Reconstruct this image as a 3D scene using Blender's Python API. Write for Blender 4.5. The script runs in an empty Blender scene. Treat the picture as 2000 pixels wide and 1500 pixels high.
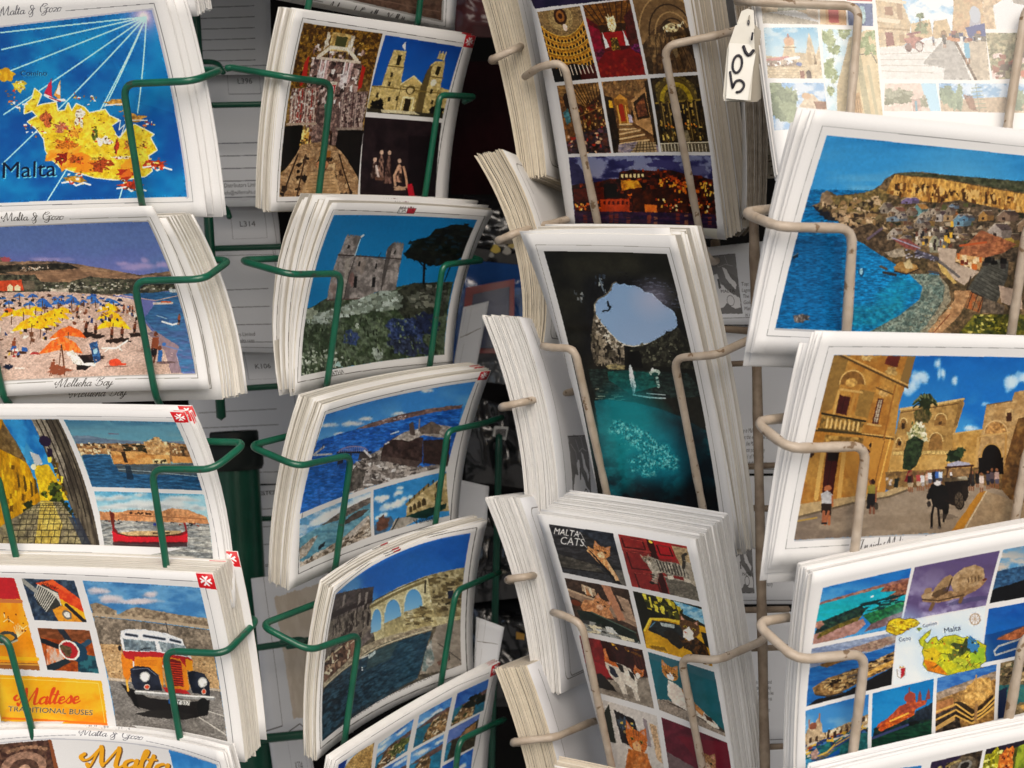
import bpy, bmesh, math, random, json
import numpy as np
from mathutils import Vector, Matrix
DATA = {
'cam': {
  'loc': [0, 0, 1.35],
  'R': [0.9994, -0.0036, -0.0347],
  'D': [-0.0349, -0.1045, -0.9939],
  'F': [0, 0.9945, -0.1045],
  'f': 3200},
'stacks': {
  '1z': {'P': [[-0.3045, 0.8452, 1.5601], [-0.1661, 0.8132, 1.5515], [-0.1533, 0.8476, 1.4546], [-0.3043, 0.882, 1.4599]], 'q': [[-230, -370], [285, -385], [385, 30], [-150, 45]], 'T': [1.6, 1.6], 'n': 30, 'sh': [0.1, 0], 'b': [0, 0.5], 'paper': 0},
  '1a': {'P': [[-0.3052, 0.8602, 1.4678], [-0.161, 0.8004, 1.4619], [-0.1491, 0.8203, 1.3529], [-0.301, 0.8823, 1.3541]], 'q': [[-185, 5], [316, -22], [403, 423], [-110, 437]], 'loose': 0.4, 'T': [0.5, 0.4], 'n': 4, 'sh': [0.85, -0.1], 'b': [0.2, 0.5], 'paper': 0},
  '1b': {'P': [[-0.2976, 0.8502, 1.3593], [-0.1711, 0.808, 1.3601], [-0.1521, 0.8298, 1.2671], [-0.2918, 0.8746, 1.262]], 'q': [[-140, 418], [305, 397], [416, 754], [-62, 773]], 'lift': 0.45, 'fan': [[0.01, 1, 0.3, 0.7, 0, 0.1]], 'T': [1.6, 1.6], 'n': 34, 'sh': [0.6, 0.35], 'b': [0.2, 0.9], 'paper': 1},
  '1c': {'P': [[-0.2982, 0.8616, 1.2566], [-0.1618, 0.802, 1.2577], [-0.148, 0.8167, 1.1555], [-0.2888, 0.8772, 1.1477]], 'q': [[-100, 799], [360, 804], [446, 1185], [-20, 1178]], 'loose': 0.3, 'T': [0.5, 0.4], 'n': 7, 'sh': [0.2, 0], 'b': [0.2, 0.9], 'paper': 0},
  '1d': {'P': [[-0.296, 0.8578, 1.1735], [-0.1527, 0.8051, 1.1752], [-0.1449, 0.824, 1.0713], [-0.2855, 0.876, 1.0669]], 'q': [[-75, 1103], [416, 1121], [479, 1489], [10, 1460]], 'fan': [[0.99, 1, 0.45, -0.4, 0, 0]], 'T': [1.7, 1.5], 'n': 32, 'sh': [0.1, -0.1], 'b': [0.2, 0.35], 'paper': 1},
  '1e': {'P': [[-0.2974, 0.8652, 1.08], [-0.1526, 0.8059, 1.0832], [-0.1431, 0.8166, 0.9748], [-0.2891, 0.8754, 0.9676]], 'q': [[-48, 1428], [436, 1469], [500, 1850], [20, 1800]], 'T': [0.8, 0.7], 'n': 12, 'sh': [0.1, -0.1], 'b': [1.2, 0.4], 'paper': 0},
  '2z': {'P': [[-0.0954, 0.8571, 1.5735], [-0.0005, 0.9921, 1.5773], [-0.0272, 1.0072, 1.4602], [-0.1145, 0.8749, 1.467]], 'q': [[590, -440], [960, -345], [888, 59], [546, -10]], 'T': [1.4, 1.4], 'n': 24, 'sh': [-0.3, 0.2], 'b': [0.2, 0.5], 'paper': 0},
  '2a': {'P': [[-0.1051, 0.8647, 1.4576], [-0.014, 0.9833, 1.4536], [-0.0353, 0.9963, 1.3527], [-0.1253, 0.879, 1.3546]], 'q': [[578, 20], [930, 71], [874, 409], [529, 413]], 'T': [1.1, 1], 'n': 22, 'sh': [-0.1, 0], 'b': [0.3, 0.45], 'paper': 1},
  '2b': {'P': [[-0.0905, 0.8608, 1.3579], [-0.0071, 0.9835, 1.3511], [-0.036, 0.9989, 1.2564], [-0.1172, 0.8786, 1.2568]], 'q': [[649, 396], [965, 411], [884, 718], [576, 768]], 'loose': 0.5, 'fan': [[0.8, 1, -0.2, 0, 0, 0.4], [0.5, 0.8, -0.1, -0.1, -0.012, 0.1]], 'T': [1.9, 0.7], 'n': 15, 'sh': [-0.25, 0], 'b': [0.4, 0.75], 'paper': 1},
  '2c': {'P': [[-0.0993, 0.857, 1.2523], [-0.0123, 0.9812, 1.2554], [-0.0369, 1.003, 1.1537], [-0.1256, 0.8775, 1.1489]], 'q': [[633, 791], [959, 724], [894, 1038], [564, 1153]], 'T': [1.7, 1.4], 'n': 36, 'sh': [-0.1, 0], 'b': [0.5, 0.55], 'paper': 1},
  '2d': {'P': [[-0.0991, 0.8612, 1.1535], [-0.0178, 0.9804, 1.1641], [-0.0303, 0.9997, 1.0631], [-0.1149, 0.8781, 1.0527]], 'q': [[652, 1147], [952, 1017], [925, 1318], [619, 1485]], 'T': [1, 0.9], 'n': 20, 'sh': [0, 0], 'b': [0.9, 0.45], 'paper': 1},
  '2e': {'P': [[-0.1025, 0.855, 1.0608], [-0.0132, 0.9828, 1.0754], [-0.0259, 1.0059, 0.9671], [-0.1177, 0.8761, 0.952]], 'q': [[653, 1483], [977, 1293], [950, 1600], [625, 1830]], 'T': [0.5, 0.5], 'n': 10, 'sh': [0, 0], 'b': [0.3, 0.3], 'paper': 0},
  '4a': {'P': [[0.0094, 0.8649, 1.4978], [0.0878, 0.8275, 1.4924], [0.1222, 0.9196, 1.3306], [0.0357, 0.9546, 1.3372]], 'q': [[1004, -150], [1316, -165], [1417, 467], [1110, 453]], 'loose': 0.3, 'T': [2.6, 2], 'n': 30, 'sh': [1.1, 0.2], 'b': [0.1, 0.35], 'paper': 2},
  '4b': {'P': [[0.0088, 0.8763, 1.338], [0.0839, 0.8214, 1.3354], [0.1201, 0.8827, 1.1587], [0.0518, 0.9403, 1.1599]], 'q': [[1022, 457], [1318, 460], [1440, 1084], [1184, 1048]], 'loose': 0.4, 'fan': [[0.04, 0.2, 0.25, -0.1, -0.03, 0]], 'T': [1.5, 1.1], 'n': 16, 'sh': [0.6, 0.15], 'b': [0.1, 0.6], 'paper': 1},
  '4c': {'P': [[0.0109, 0.8771, 1.1861], [0.0895, 0.8116, 1.1827], [0.1188, 0.858, 0.9895], [0.0575, 0.9296, 0.9823]], 'q': [[1048, 1005], [1358, 1054], [1460, 1700], [1222, 1635]], 'T': [2.9, 2.7], 'n': 60, 'sh': [0, 0], 'b': [0.1, 0.3], 'paper': 0},
  '5a': {'P': [[0.123, 0.8179, 1.4786], [0.2879, 0.8117, 1.467], [0.2633, 0.7549, 1.3569], [0.1265, 0.7606, 1.3641]], 'q': [[1462, -120], [2130, -100], [2110, 345], [1522, 335]], 'T': [0.7, 0.7], 'n': 14, 'sh': [-0.1, 0], 'b': [0.1, 0.2], 'paper': 0},
  '5b': {'P': [[0.1252, 0.663, 1.3862], [0.2524, 0.7205, 1.3732], [0.2366, 0.7378, 1.2725], [0.1006, 0.6777, 1.2887]], 'q': [[1593, 215], [2115, 270], [2020, 714], [1471, 687]], 'loose': 0.45, 'fan': [[0.7, 1, 0.3, 0.7, 0, 0]], 'T': [1.7, 0.6], 'n': 10, 'sh': [-0.1, 0.1], 'b': [0.1, 0.3], 'paper': 0},
  '5c': {'P': [[0.126, 0.658, 1.2976], [0.2536, 0.7234, 1.2852], [0.2358, 0.7393, 1.1845], [0.1059, 0.6733, 1.1988]], 'q': [[1608, 648], [2115, 662], [2015, 1086], [1507, 1106]], 'loose': 0.45, 'fan': [[0.6, 1, 0.2, 0.5, 0, 0]], 'T': [1.2, 0.4], 'n': 8, 'sh': [-0.15, 0.5], 'b': [0.1, 0.25], 'paper': 0},
  '5d': {'P': [[0.1212, 0.6636, 1.1971], [0.2532, 0.7124, 1.206], [0.2508, 0.7349, 1.107], [0.117, 0.686, 1.1005]], 'q': [[1587, 1121], [2130, 1015], [2085, 1410], [1556, 1528]], 'T': [1.3, 1.2], 'n': 28, 'sh': [0, 0.1], 'b': [0.2, 0.3], 'paper': 0},
  '5e': {'P': [[0.1233, 0.6674, 1.1105], [0.2549, 0.7166, 1.1162], [0.2499, 0.7321, 1.0148], [0.1183, 0.6838, 1.0154]], 'q': [[1600, 1512], [2130, 1395], [2085, 1790], [1570, 1900]], 'T': [0.8, 0.8], 'n': 14, 'sh': [0, 0], 'b': [0.2, 0.3], 'paper': 0},
  '3a': {'P': [[0.0356, 1.0644, 1.4688], [-0.015, 0.9245, 1.4881], [0.0087, 0.937, 1.3676], [0.0593, 1.0768, 1.3483]], 'q': None, 'T': [2, 1.5], 'n': 34, 'sh': [-0.1, 0], 'b': [0.1, 0.3], 'paper': 2},
  '3b': {'P': [[0.0341, 1.0582, 1.3623], [-0.0166, 0.9183, 1.3817], [0.0053, 0.9317, 1.2695], [0.0559, 1.0716, 1.2502]], 'q': None, 'T': [1.6, 1.3], 'n': 28, 'sh': [-0.1, 0], 'b': [0.1, 1.1], 'paper': 2},
  '3c': {'P': [[0.0351, 1.0538, 1.2729], [-0.0155, 0.914, 1.2922], [0.005, 0.9268, 1.175], [0.0556, 1.0666, 1.1557]], 'q': None, 'T': [2.1, 1.9], 'n': 38, 'sh': [-0.1, 0.3], 'b': [0.1, 0.6], 'paper': 0},
  '3d': {'P': [[0.0332, 1.0481, 1.171], [-0.0175, 0.9083, 1.1904], [0.0062, 0.9212, 1.0741], [0.0569, 1.0611, 1.0548]], 'q': None, 'T': [2, 1.6], 'n': 34, 'sh': [0, 0.2], 'b': [0.1, 0.5], 'paper': 0},
  '3e': {'P': [[0.0352, 1.043, 1.0743], [-0.0154, 0.9032, 1.0936], [0.008, 0.9153, 0.9698], [0.0586, 1.0551, 0.9505]], 'q': None, 'T': [1.9, 1.8], 'n': 34, 'sh': [0, 0], 'b': [0.1, 0.5], 'paper': 2},
  '5y': {'P': [[0.1298, 1.0163, 1.4548], [0.1215, 0.8776, 1.4725], [0.1277, 0.8746, 1.348], [0.136, 1.0132, 1.3303]], 'q': None, 'T': [1.3, 1], 'n': 24, 'sh': [0, 0], 'b': [0.1, 0.3], 'paper': 3},
  '4d': {'P': [[0.0124, 0.795, 1.0696], [0.0723, 0.7739, 1.0599], [0.0883, 0.801, 0.9352], [0.0236, 0.8212, 0.9357]], 'q': None, 'T': [1.6, 1.6], 'n': 30, 'sh': [0, 0], 'b': [0.1, 0.2], 'paper': 2}},
'wires': [
  ['green', 0.185, [[-0.1674, 0.839, 1.4262], [-0.1374, 0.8235, 1.4249], [-0.1484, 0.8003, 1.4179], [-0.1857, 0.8156, 1.4189], [-0.1824, 0.8267, 1.3619], [-0.1842, 0.8409, 1.3535]]],
  ['green', 0.185, [[-0.1611, 0.8464, 1.3312], [-0.1417, 0.8404, 1.3304], [-0.1498, 0.8077, 1.3223], [-0.1868, 0.8196, 1.3221], [-0.1828, 0.8355, 1.262], [-0.183, 0.8491, 1.2546]]],
  ['green', 0.185, [[-0.2982, 0.8555, 1.3216], [-0.2734, 0.8474, 1.3221], [-0.2693, 0.8636, 1.2605], [-0.2682, 0.8751, 1.2553]]],
  ['green', 0.185, [[-0.1652, 0.8274, 1.2395], [-0.1338, 0.8139, 1.2397], [-0.1484, 0.7973, 1.2291], [-0.1818, 0.8117, 1.2283], [-0.1792, 0.8196, 1.1811], [-0.1792, 0.8276, 1.154]]],
  ['green', 0.185, [[-0.3015, 0.8641, 1.2217], [-0.2717, 0.851, 1.2236], [-0.2669, 0.8575, 1.1789], [-0.2657, 0.8654, 1.1492]]],
  ['green', 0.185, [[-0.1493, 0.8431, 1.1436], [-0.1361, 0.8361, 1.1438], [-0.1492, 0.8077, 1.1335], [-0.1825, 0.82, 1.1329], [-0.1788, 0.8293, 1.0814], [-0.1787, 0.837, 1.0678]]],
  ['green', 0.185, [[-0.3004, 0.8628, 1.1333], [-0.2727, 0.8524, 1.1348], [-0.2653, 0.8609, 1.0812], [-0.2673, 0.8704, 1.0623]]],
  ['green', 0.185, [[-0.1381, 0.8391, 1.0348], [-0.1301, 0.8305, 1.0351], [-0.144, 0.8051, 1.0264], [-0.1841, 0.8217, 1.0225], [-0.1793, 0.8255, 0.9775]]],
  ['green', 0.185, [[-0.1204, 0.8912, 1.5358], [-0.1274, 0.8828, 1.5318], [-0.1058, 0.8569, 1.5195], [-0.0878, 0.8834, 1.5188], [-0.1017, 0.8889, 1.4609], [-0.104, 0.8999, 1.4596]]],
  ['green', 0.185, [[-0.0021, 1.0252, 1.5409], [-0.026, 0.9717, 1.5231], [-0.038, 0.9566, 1.518], [-0.0474, 0.9685, 1.4605], [-0.0492, 0.9797, 1.4601]]],
  ['green', 0.185, [[-0.1449, 0.8777, 1.4303], [-0.1421, 0.8777, 1.4307], [-0.109, 0.8654, 1.4232], [-0.0908, 0.8895, 1.4219], [-0.1023, 0.8994, 1.3596], [-0.1053, 0.91, 1.3505]]],
  ['green', 0.185, [[-0.0235, 1.0059, 1.4172], [-0.0168, 1.0033, 1.4199], [-0.03, 0.9692, 1.4188], [-0.036, 0.9616, 1.4185], [-0.0477, 0.9699, 1.3594], [-0.05, 0.9806, 1.3523]]],
  ['green', 0.185, [[-0.1204, 0.8961, 1.3291], [-0.1408, 0.8623, 1.3297], [-0.1118, 0.8412, 1.322], [-0.0886, 0.8759, 1.3204], [-0.1007, 0.8922, 1.262], [-0.1038, 0.9042, 1.2543]]],
  ['green', 0.185, [[-0.0236, 0.9948, 1.3242], [-0.0155, 1.0011, 1.321], [-0.0304, 0.9598, 1.3212], [-0.0378, 0.9494, 1.3206], [-0.0477, 0.9676, 1.2646], [-0.0504, 0.9824, 1.2532]]],
  ['green', 0.185, [[-0.1221, 0.8946, 1.2319], [-0.1411, 0.864, 1.231], [-0.1131, 0.846, 1.2218], [-0.0886, 0.8814, 1.2219], [-0.1017, 0.8986, 1.158], [-0.1053, 0.9116, 1.147]]],
  ['green', 0.185, [[-0.0072, 1.0264, 1.2212], [-0.0195, 0.9875, 1.2225], [-0.0312, 0.9634, 1.2236], [-0.0388, 0.9526, 1.2234], [-0.0491, 0.9708, 1.1648], [-0.0515, 0.9866, 1.152]]],
  ['green', 0.185, [[-0.1127, 0.896, 1.1369], [-0.1384, 0.8539, 1.136], [-0.1119, 0.8461, 1.1233], [-0.0886, 0.8815, 1.1223], [-0.0998, 0.8879, 1.0627], [-0.1027, 0.9002, 1.0507]]],
  ['green', 0.185, [[-0.0122, 1.0147, 1.1243], [-0.0274, 0.9712, 1.1279], [-0.0377, 0.9559, 1.1271], [-0.0487, 0.9614, 1.071], [-0.0508, 0.974, 1.061]]],
  ['green', 0.185, [[-0.0123, 1.0128, 1.0297], [-0.0262, 0.9751, 1.0356], [-0.0389, 0.9509, 1.0373], [-0.047, 0.9593, 0.9857]]],
  ['green', 0.185, [[-0.1299, 0.8603, 1.0379], [-0.1367, 0.8498, 1.0392], [-0.1164, 0.8379, 1.0317], [-0.0927, 0.8744, 1.0285], [-0.1017, 0.8832, 0.9721]]],
  ['beige', 0.215, [[0.013, 0.9204, 1.424], [0.0213, 0.9009, 1.4279], [0.034, 0.8905, 1.4285], [0.0528, 0.9405, 1.3382], [0.0552, 0.9554, 1.3315]]],
  ['beige', 0.215, [[0.1386, 0.8807, 1.4445], [0.1134, 0.8604, 1.4371], [0.0847, 0.8631, 1.4326], [0.1103, 0.9225, 1.323], [0.1169, 0.9372, 1.3174], [0.125, 0.9773, 1.3171]]],
  ['beige', 0.215, [[0.0177, 0.9014, 1.2757], [0.0225, 0.8935, 1.2753], [0.0345, 0.8839, 1.2754], [0.0523, 0.9177, 1.185], [0.0563, 0.9341, 1.1664]]],
  ['beige', 0.215, [[0.1349, 0.8552, 1.2829], [0.1235, 0.8511, 1.279], [0.1045, 0.8287, 1.2741], [0.0843, 0.8461, 1.2717], [0.1023, 0.88, 1.1809], [0.1062, 0.8933, 1.1682]]],
  ['beige', 0.215, [[0.0185, 0.8989, 1.1262], [0.0233, 0.8879, 1.1274], [0.0336, 0.8793, 1.1243], [0.0478, 0.9012, 1.0419], [0.0547, 0.9129, 0.9997]]],
  ['beige', 0.215, [[0.1308, 0.8485, 1.1225], [0.126, 0.8458, 1.1196], [0.1002, 0.8173, 1.1185], [0.0831, 0.835, 1.1158], [0.0952, 0.8526, 1.0483], [0.1003, 0.8609, 1.0179]]],
  ['beige', 0.215, [[0.1157, 0.8095, 1.4478], [0.1208, 0.7973, 1.4458], [0.1429, 0.7948, 1.4436], [0.1714, 0.7935, 1.4415], [0.1608, 0.7673, 1.3897], [0.1586, 0.7635, 1.3713]]],
  ['beige', 0.215, [[0.2685, 0.7911, 1.4383], [0.2502, 0.7916, 1.439], [0.2335, 0.7643, 1.3852], [0.2307, 0.7616, 1.3687]]],
  ['beige', 0.215, [[0.1153, 0.6979, 1.3473], [0.0988, 0.6889, 1.3465], [0.1094, 0.6626, 1.3402], [0.1425, 0.677, 1.3383], [0.1414, 0.6874, 1.2945], [0.1428, 0.6981, 1.2848]]],
  ['beige', 0.215, [[0.2494, 0.7214, 1.34], [0.2257, 0.7118, 1.3386], [0.2216, 0.7221, 1.2902], [0.2237, 0.7335, 1.279]]],
  ['beige', 0.215, [[0.1142, 0.6871, 1.2592], [0.1007, 0.6782, 1.2595], [0.111, 0.6569, 1.2508], [0.1464, 0.6748, 1.248], [0.1429, 0.6851, 1.1996], [0.1441, 0.6956, 1.1917]]],
  ['beige', 0.215, [[0.249, 0.7266, 1.2395], [0.2268, 0.7157, 1.24], [0.222, 0.7241, 1.1966], [0.2247, 0.7361, 1.1858]]],
  ['beige', 0.215, [[0.1157, 0.6921, 1.1719], [0.0999, 0.6837, 1.1723], [0.1142, 0.6645, 1.1608], [0.1454, 0.6768, 1.1591], [0.141, 0.6882, 1.1053], [0.1422, 0.699, 1.0945]]],
  ['beige', 0.215, [[0.2453, 0.7155, 1.1569], [0.2219, 0.7066, 1.1565], [0.2166, 0.7163, 1.1082], [0.2189, 0.7272, 1.0985]]],
  ['beige', 0.215, [[0.0168, 1.0052, 1.4424], [-0.0053, 0.9502, 1.436], [-0.0045, 0.9168, 1.4338], [0.0064, 0.9122, 1.438], [0.0247, 0.9617, 1.4497], [0.0384, 1.0076, 1.4565]]],
  ['beige', 0.215, [[0.0167, 0.9937, 1.3337], [-0.0054, 0.9454, 1.3332], [-0.0046, 0.9124, 1.3346], [0.0057, 0.9078, 1.3385], [0.0384, 0.9567, 1.3451], [0.0528, 1.0022, 1.3469]]],
  ['beige', 0.215, [[0.0153, 0.9832, 1.2337], [-0.0067, 0.9414, 1.2373], [-0.0059, 0.9087, 1.242], [0.0053, 0.9039, 1.2445], [0.0333, 0.9521, 1.2439], [0.0475, 0.9971, 1.241]]],
  ['beige', 0.215, [[0.0154, 0.9723, 1.1299], [-0.0067, 0.9358, 1.1368], [-0.0058, 0.9035, 1.145], [0.0048, 0.8987, 1.1472], [0.0232, 0.9461, 1.1389], [0.037, 0.9906, 1.1311]]],
  ['beige', 0.215, [[0.0154, 0.962, 1.032], [-0.0067, 0.9308, 1.041], [-0.0059, 0.8988, 1.0525], [0.0175, 0.8942, 1.0558], [0.0399, 0.9417, 1.0488], [0.0545, 0.9857, 1.0368]]]],
'tubes': [
  ['green', 'center_pole', 1.62, [[-0.1911, 1.1101, 1.1971], [-0.1865, 1.0798, 0.9085]]],
  ['green', 'upright_wire', 0.3, [[-0.1898, 1.0421, 1.5069], [-0.1817, 1.0129, 1.2291]]],
  ['green', 'upright_wire', 0.25, [[-0.0105, 1.1697, 1.1903], [-0.0288, 1.137, 0.879]]],
  ['green', 'cross_wire', 0.19, [[-0.2094, 1.0434, 1.4235], [-0.1354, 1.0433, 1.4223]]],
  ['green', 'cross_wire', 0.19, [[-0.2126, 1.0339, 1.3336], [-0.1192, 1.0339, 1.333]]],
  ['green', 'cross_wire', 0.19, [[-0.2157, 1.0245, 1.2441], [-0.1158, 1.0249, 1.247]]],
  ['green', 'cross_wire', 0.19, [[-0.2179, 1.1296, 1.1432], [-0.132, 1.1295, 1.1423]]],
  ['green', 'cross_wire', 0.22, [[-0.1815, 1.0368, 1.0741], [-0.1249, 1.0375, 1.0804]]],
  ['green', 'cross_wire', 0.3, [[-0.1802, 1.0307, 1.016], [-0.1204, 1.0311, 1.0199]]],
  ['green', 'hook_wire', 0.17, [[-0.201, 1.0412, 1.4506], [-0.177, 1.0411, 1.4495], [-0.1721, 1.0302, 1.4418]]],
  ['green', 'hook_wire', 0.17, [[-0.2042, 1.0319, 1.3615], [-0.1747, 1.0317, 1.3599], [-0.1714, 1.0209, 1.3527]]],
  ['green', 'hook_wire', 0.17, [[-0.2072, 1.0227, 1.274], [-0.172, 1.0226, 1.2731], [-0.1693, 1.012, 1.2681]]],
  ['green', 'hook_wire', 0.15, [[-0.154, 1.0275, 1.081], [-0.1401, 1.0277, 1.0832], [-0.135, 1.0175, 1.0817], [-0.1487, 1.0174, 1.0802]]],
  ['beige', 'upright_wire', 0.27, [[0.1348, 0.898, 1.475], [0.1282, 0.8503, 1.021]]],
  ['beige', 'upright_wire', 0.3, [[0.1283, 1.0132, 1.3279], [0.1278, 1.007, 1.2683], [0.1294, 0.9759, 0.973]]],
  ['beige', 'cross_wire', 0.2, [[0.1103, 0.9179, 1.2815], [0.1375, 0.9176, 1.2785]]],
  ['beige', 'cross_wire', 0.17, [[0.1153, 0.9157, 1.2607], [0.1441, 0.9157, 1.2609]]],
  ['beige', 'cross_wire', 0.17, [[0.1248, 0.9096, 1.2031], [0.1507, 0.9097, 1.2034]]],
  ['beige', 'cross_wire', 0.17, [[0.124, 0.9072, 1.1803], [0.1527, 0.9071, 1.1787]]],
  ['beige', 'cross_wire', 0.17, [[0.1193, 0.8816, 1.1281], [0.1475, 0.8816, 1.1277]]],
  ['beige', 'cross_wire', 0.17, [[0.1186, 0.8794, 1.1068], [0.1467, 0.8794, 1.107]]],
  ['beige', 'cross_wire', 0.17, [[0.1167, 0.8737, 1.0526], [0.1505, 0.8738, 1.0531]]]],
'flats': {
  'g1': {'q': [[352, -90], [524, -95], [530, 145], [362, 146]], 'pt': 'lines_a', 'P': [[-0.2029, 1.0738, 1.5216], [-0.1464, 1.0738, 1.5212], [-0.1472, 1.0655, 1.4429], [-0.2023, 1.0657, 1.4445]]},
  'g2': {'q': [[378, 144], [540, 142], [560, 402], [395, 404]], 'pt': 'lines_b', 'P': [[-0.1989, 1.0759, 1.4459], [-0.1452, 1.0758, 1.4447], [-0.1416, 1.0668, 1.3588], [-0.1963, 1.0669, 1.3601]]},
  'g3': {'q': [[366, 404], [540, 402], [548, 478], [374, 486]], 'pt': 'code_l314', 'P': [[-0.2088, 1.082, 1.3605], [-0.1504, 1.0819, 1.3592], [-0.1486, 1.0792, 1.3337], [-0.2071, 1.0791, 1.3331]]},
  'g4': {'q': [[385, 489], [560, 484], [580, 690], [398, 686]], 'pt': 'lines_c', 'P': [[-0.2006, 1.064, 1.3322], [-0.1426, 1.0639, 1.3318], [-0.1384, 1.0568, 1.2638], [-0.1986, 1.0571, 1.2672]]},
  'g5': {'q': [[396, 690], [566, 684], [584, 750], [402, 760]], 'pt': 'code_k106', 'P': [[-0.2021, 1.072, 1.2647], [-0.1449, 1.072, 1.2647], [-0.1397, 1.0696, 1.2425], [-0.2009, 1.0695, 1.2413]]},
  'g6': {'q': [[366, 762], [620, 752], [640, 945], [380, 945]], 'pt': 'lines_d', 'P': [[-0.2318, 1.164, 1.2314], [-0.1389, 1.164, 1.2318], [-0.134, 1.1566, 1.1614], [-0.229, 1.157, 1.1647]]},
  'g7': {'q': [[470, 950], [620, 945], [640, 1130], [480, 1130]], 'pt': 'lines_e', 'P': [[-0.1962, 1.1567, 1.1618], [-0.1413, 1.1566, 1.1617], [-0.1364, 1.1496, 1.0942], [-0.1949, 1.1498, 1.0962]]},
  'g8': {'q': [[490, 1130], [640, 1110], [690, 1430], [520, 1450]], 'pt': 'frame_a', 'P': [[-0.1765, 1.0613, 1.1156], [-0.1257, 1.0618, 1.1206], [-0.1126, 1.0505, 1.0126], [-0.1701, 1.05, 1.0079]]},
  'g9': {'q': [[525, 1448], [600, 1440], [625, 1570], [540, 1575]], 'pt': 'code_k334', 'P': [[-0.1684, 1.0501, 1.0085], [-0.143, 1.0502, 1.0103], [-0.1361, 1.0456, 0.9664], [-0.1649, 1.0456, 0.9657]]},
  'b1': {'q': [[1330, 488], [1500, 470], [1520, 634], [1350, 634]], 'pt': 'map_a', 'P': [[0.1017, 0.9626, 1.3243], [0.1528, 0.963, 1.3279], [0.1571, 0.9578, 1.2788], [0.1061, 0.958, 1.2806]]},
  'b2': {'q': [[1400, 636], [1580, 636], [1590, 925], [1410, 925]], 'pt': 'text_b', 'P': [[0.1224, 0.9678, 1.2788], [0.1769, 0.9677, 1.2769], [0.1769, 0.9585, 1.1897], [0.1224, 0.9587, 1.1916]]},
  'b3': {'q': [[1410, 930], [1580, 930], [1600, 1180], [1420, 1180]], 'pt': 'map_c', 'P': [[0.1223, 0.9585, 1.1901], [0.1738, 0.9584, 1.1883], [0.1772, 0.9504, 1.1127], [0.1227, 0.9506, 1.1146]]},
  'b4': {'q': [[1430, 1195], [1580, 1195], [1600, 1450], [1450, 1455]], 'pt': 'text_d', 'P': [[0.1256, 0.9501, 1.11], [0.171, 0.9499, 1.1084], [0.1744, 0.9419, 1.0314], [0.1289, 0.9419, 1.0315]]},
  'b5': {'q': [[1440, 1462], [1580, 1460], [1600, 1650], [1450, 1650]], 'pt': 'plain', 'P': [[0.1258, 0.9416, 1.0295], [0.1682, 0.9416, 1.0286], [0.1722, 0.9355, 0.9711], [0.1268, 0.9357, 0.9727]]},
  'b6': {'q': [[1440, 60], [1508, 40], [1516, 348], [1450, 350]], 'pt': 'text_e', 'P': [[0.1377, 0.9657, 1.4498], [0.1498, 0.9154, 1.4494], [0.149, 0.9063, 1.3633], [0.1377, 0.9567, 1.3641]]},
  'k1': {'q': [[905, 600], [955, 588], [930, 720], [880, 745]], 'pt': 'frame_b', 'P': [[-0.0314, 1.1195, 1.2863], [-0.0138, 1.1199, 1.2898], [-0.0241, 1.1151, 1.2442], [-0.0419, 1.1142, 1.2361]]},
  'k2': {'q': [[890, 935], [955, 950], [950, 1030], [880, 1030]], 'pt': 'plain', 'P': [[-0.0393, 1.0677, 1.1763], [-0.0175, 1.0671, 1.1705], [-0.0202, 1.0643, 1.1438], [-0.0438, 1.0644, 1.1446]]},
  'k3': {'q': [[930, 1205], [985, 1225], [968, 1320], [925, 1320]], 'pt': 'frame_b', 'P': [[-0.0276, 1.0091, 1.0976], [-0.0102, 1.0084, 1.0905], [-0.0167, 1.0052, 1.0603], [-0.0305, 1.0053, 1.0608]]},
  's0': {'q': [[-560, -330], [-330, -330], [-330, 50], [-560, 50]], 'pt': 'plain', 'P': [[-0.4374, 0.949, 1.578], [-0.452, 1.155, 1.6248], [-0.4567, 1.1412, 1.4926], [-0.4412, 0.9376, 1.4694]]},
  't0': {'q': [[-280, -330], [180, -330], [200, 50], [-260, 50]], 'pt': 'plain', 'P': [[-0.4423, 1.1756, 1.6291], [-0.2785, 1.175, 1.6234], [-0.2761, 1.1608, 1.4886], [-0.4399, 1.1614, 1.4943]]},
  'u0': {'q': [[2160, -330], [2140, -330], [2140, 50], [2160, 50]], 'pt': 'plain', 'P': [[0.2918, 0.8022, 1.5203], [0.3531, 0.9873, 1.5598], [0.3491, 0.9754, 1.4465], [0.2885, 0.7925, 1.4282]]},
  'v0': {'q': [[1640, -330], [2120, -330], [2120, 50], [1640, 50]], 'pt': 'plain', 'P': [[0.2117, 1.0291, 1.574], [0.3616, 1.0285, 1.5688], [0.3574, 1.0161, 1.4507], [0.2075, 1.0166, 1.456]]},
  's1': {'q': [[-560, 60], [-330, 60], [-330, 440], [-560, 440]], 'pt': 'plain', 'P': [[-0.4413, 0.9373, 1.4666], [-0.4568, 1.1408, 1.4891], [-0.4614, 1.1269, 1.3569], [-0.4451, 0.9259, 1.358]]},
  't1': {'q': [[-280, 60], [180, 60], [200, 440], [-260, 440]], 'pt': 'plain', 'P': [[-0.4471, 1.1611, 1.491], [-0.2834, 1.1605, 1.4853], [-0.281, 1.1463, 1.3505], [-0.4447, 1.1469, 1.3562]]},
  'u1': {'q': [[2160, 60], [2140, 60], [2140, 440], [2160, 440]], 'pt': 'plain', 'P': [[0.2884, 0.7923, 1.4258], [0.349, 0.9751, 1.4435], [0.345, 0.9632, 1.3302], [0.2852, 0.7826, 1.3338]]},
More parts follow.
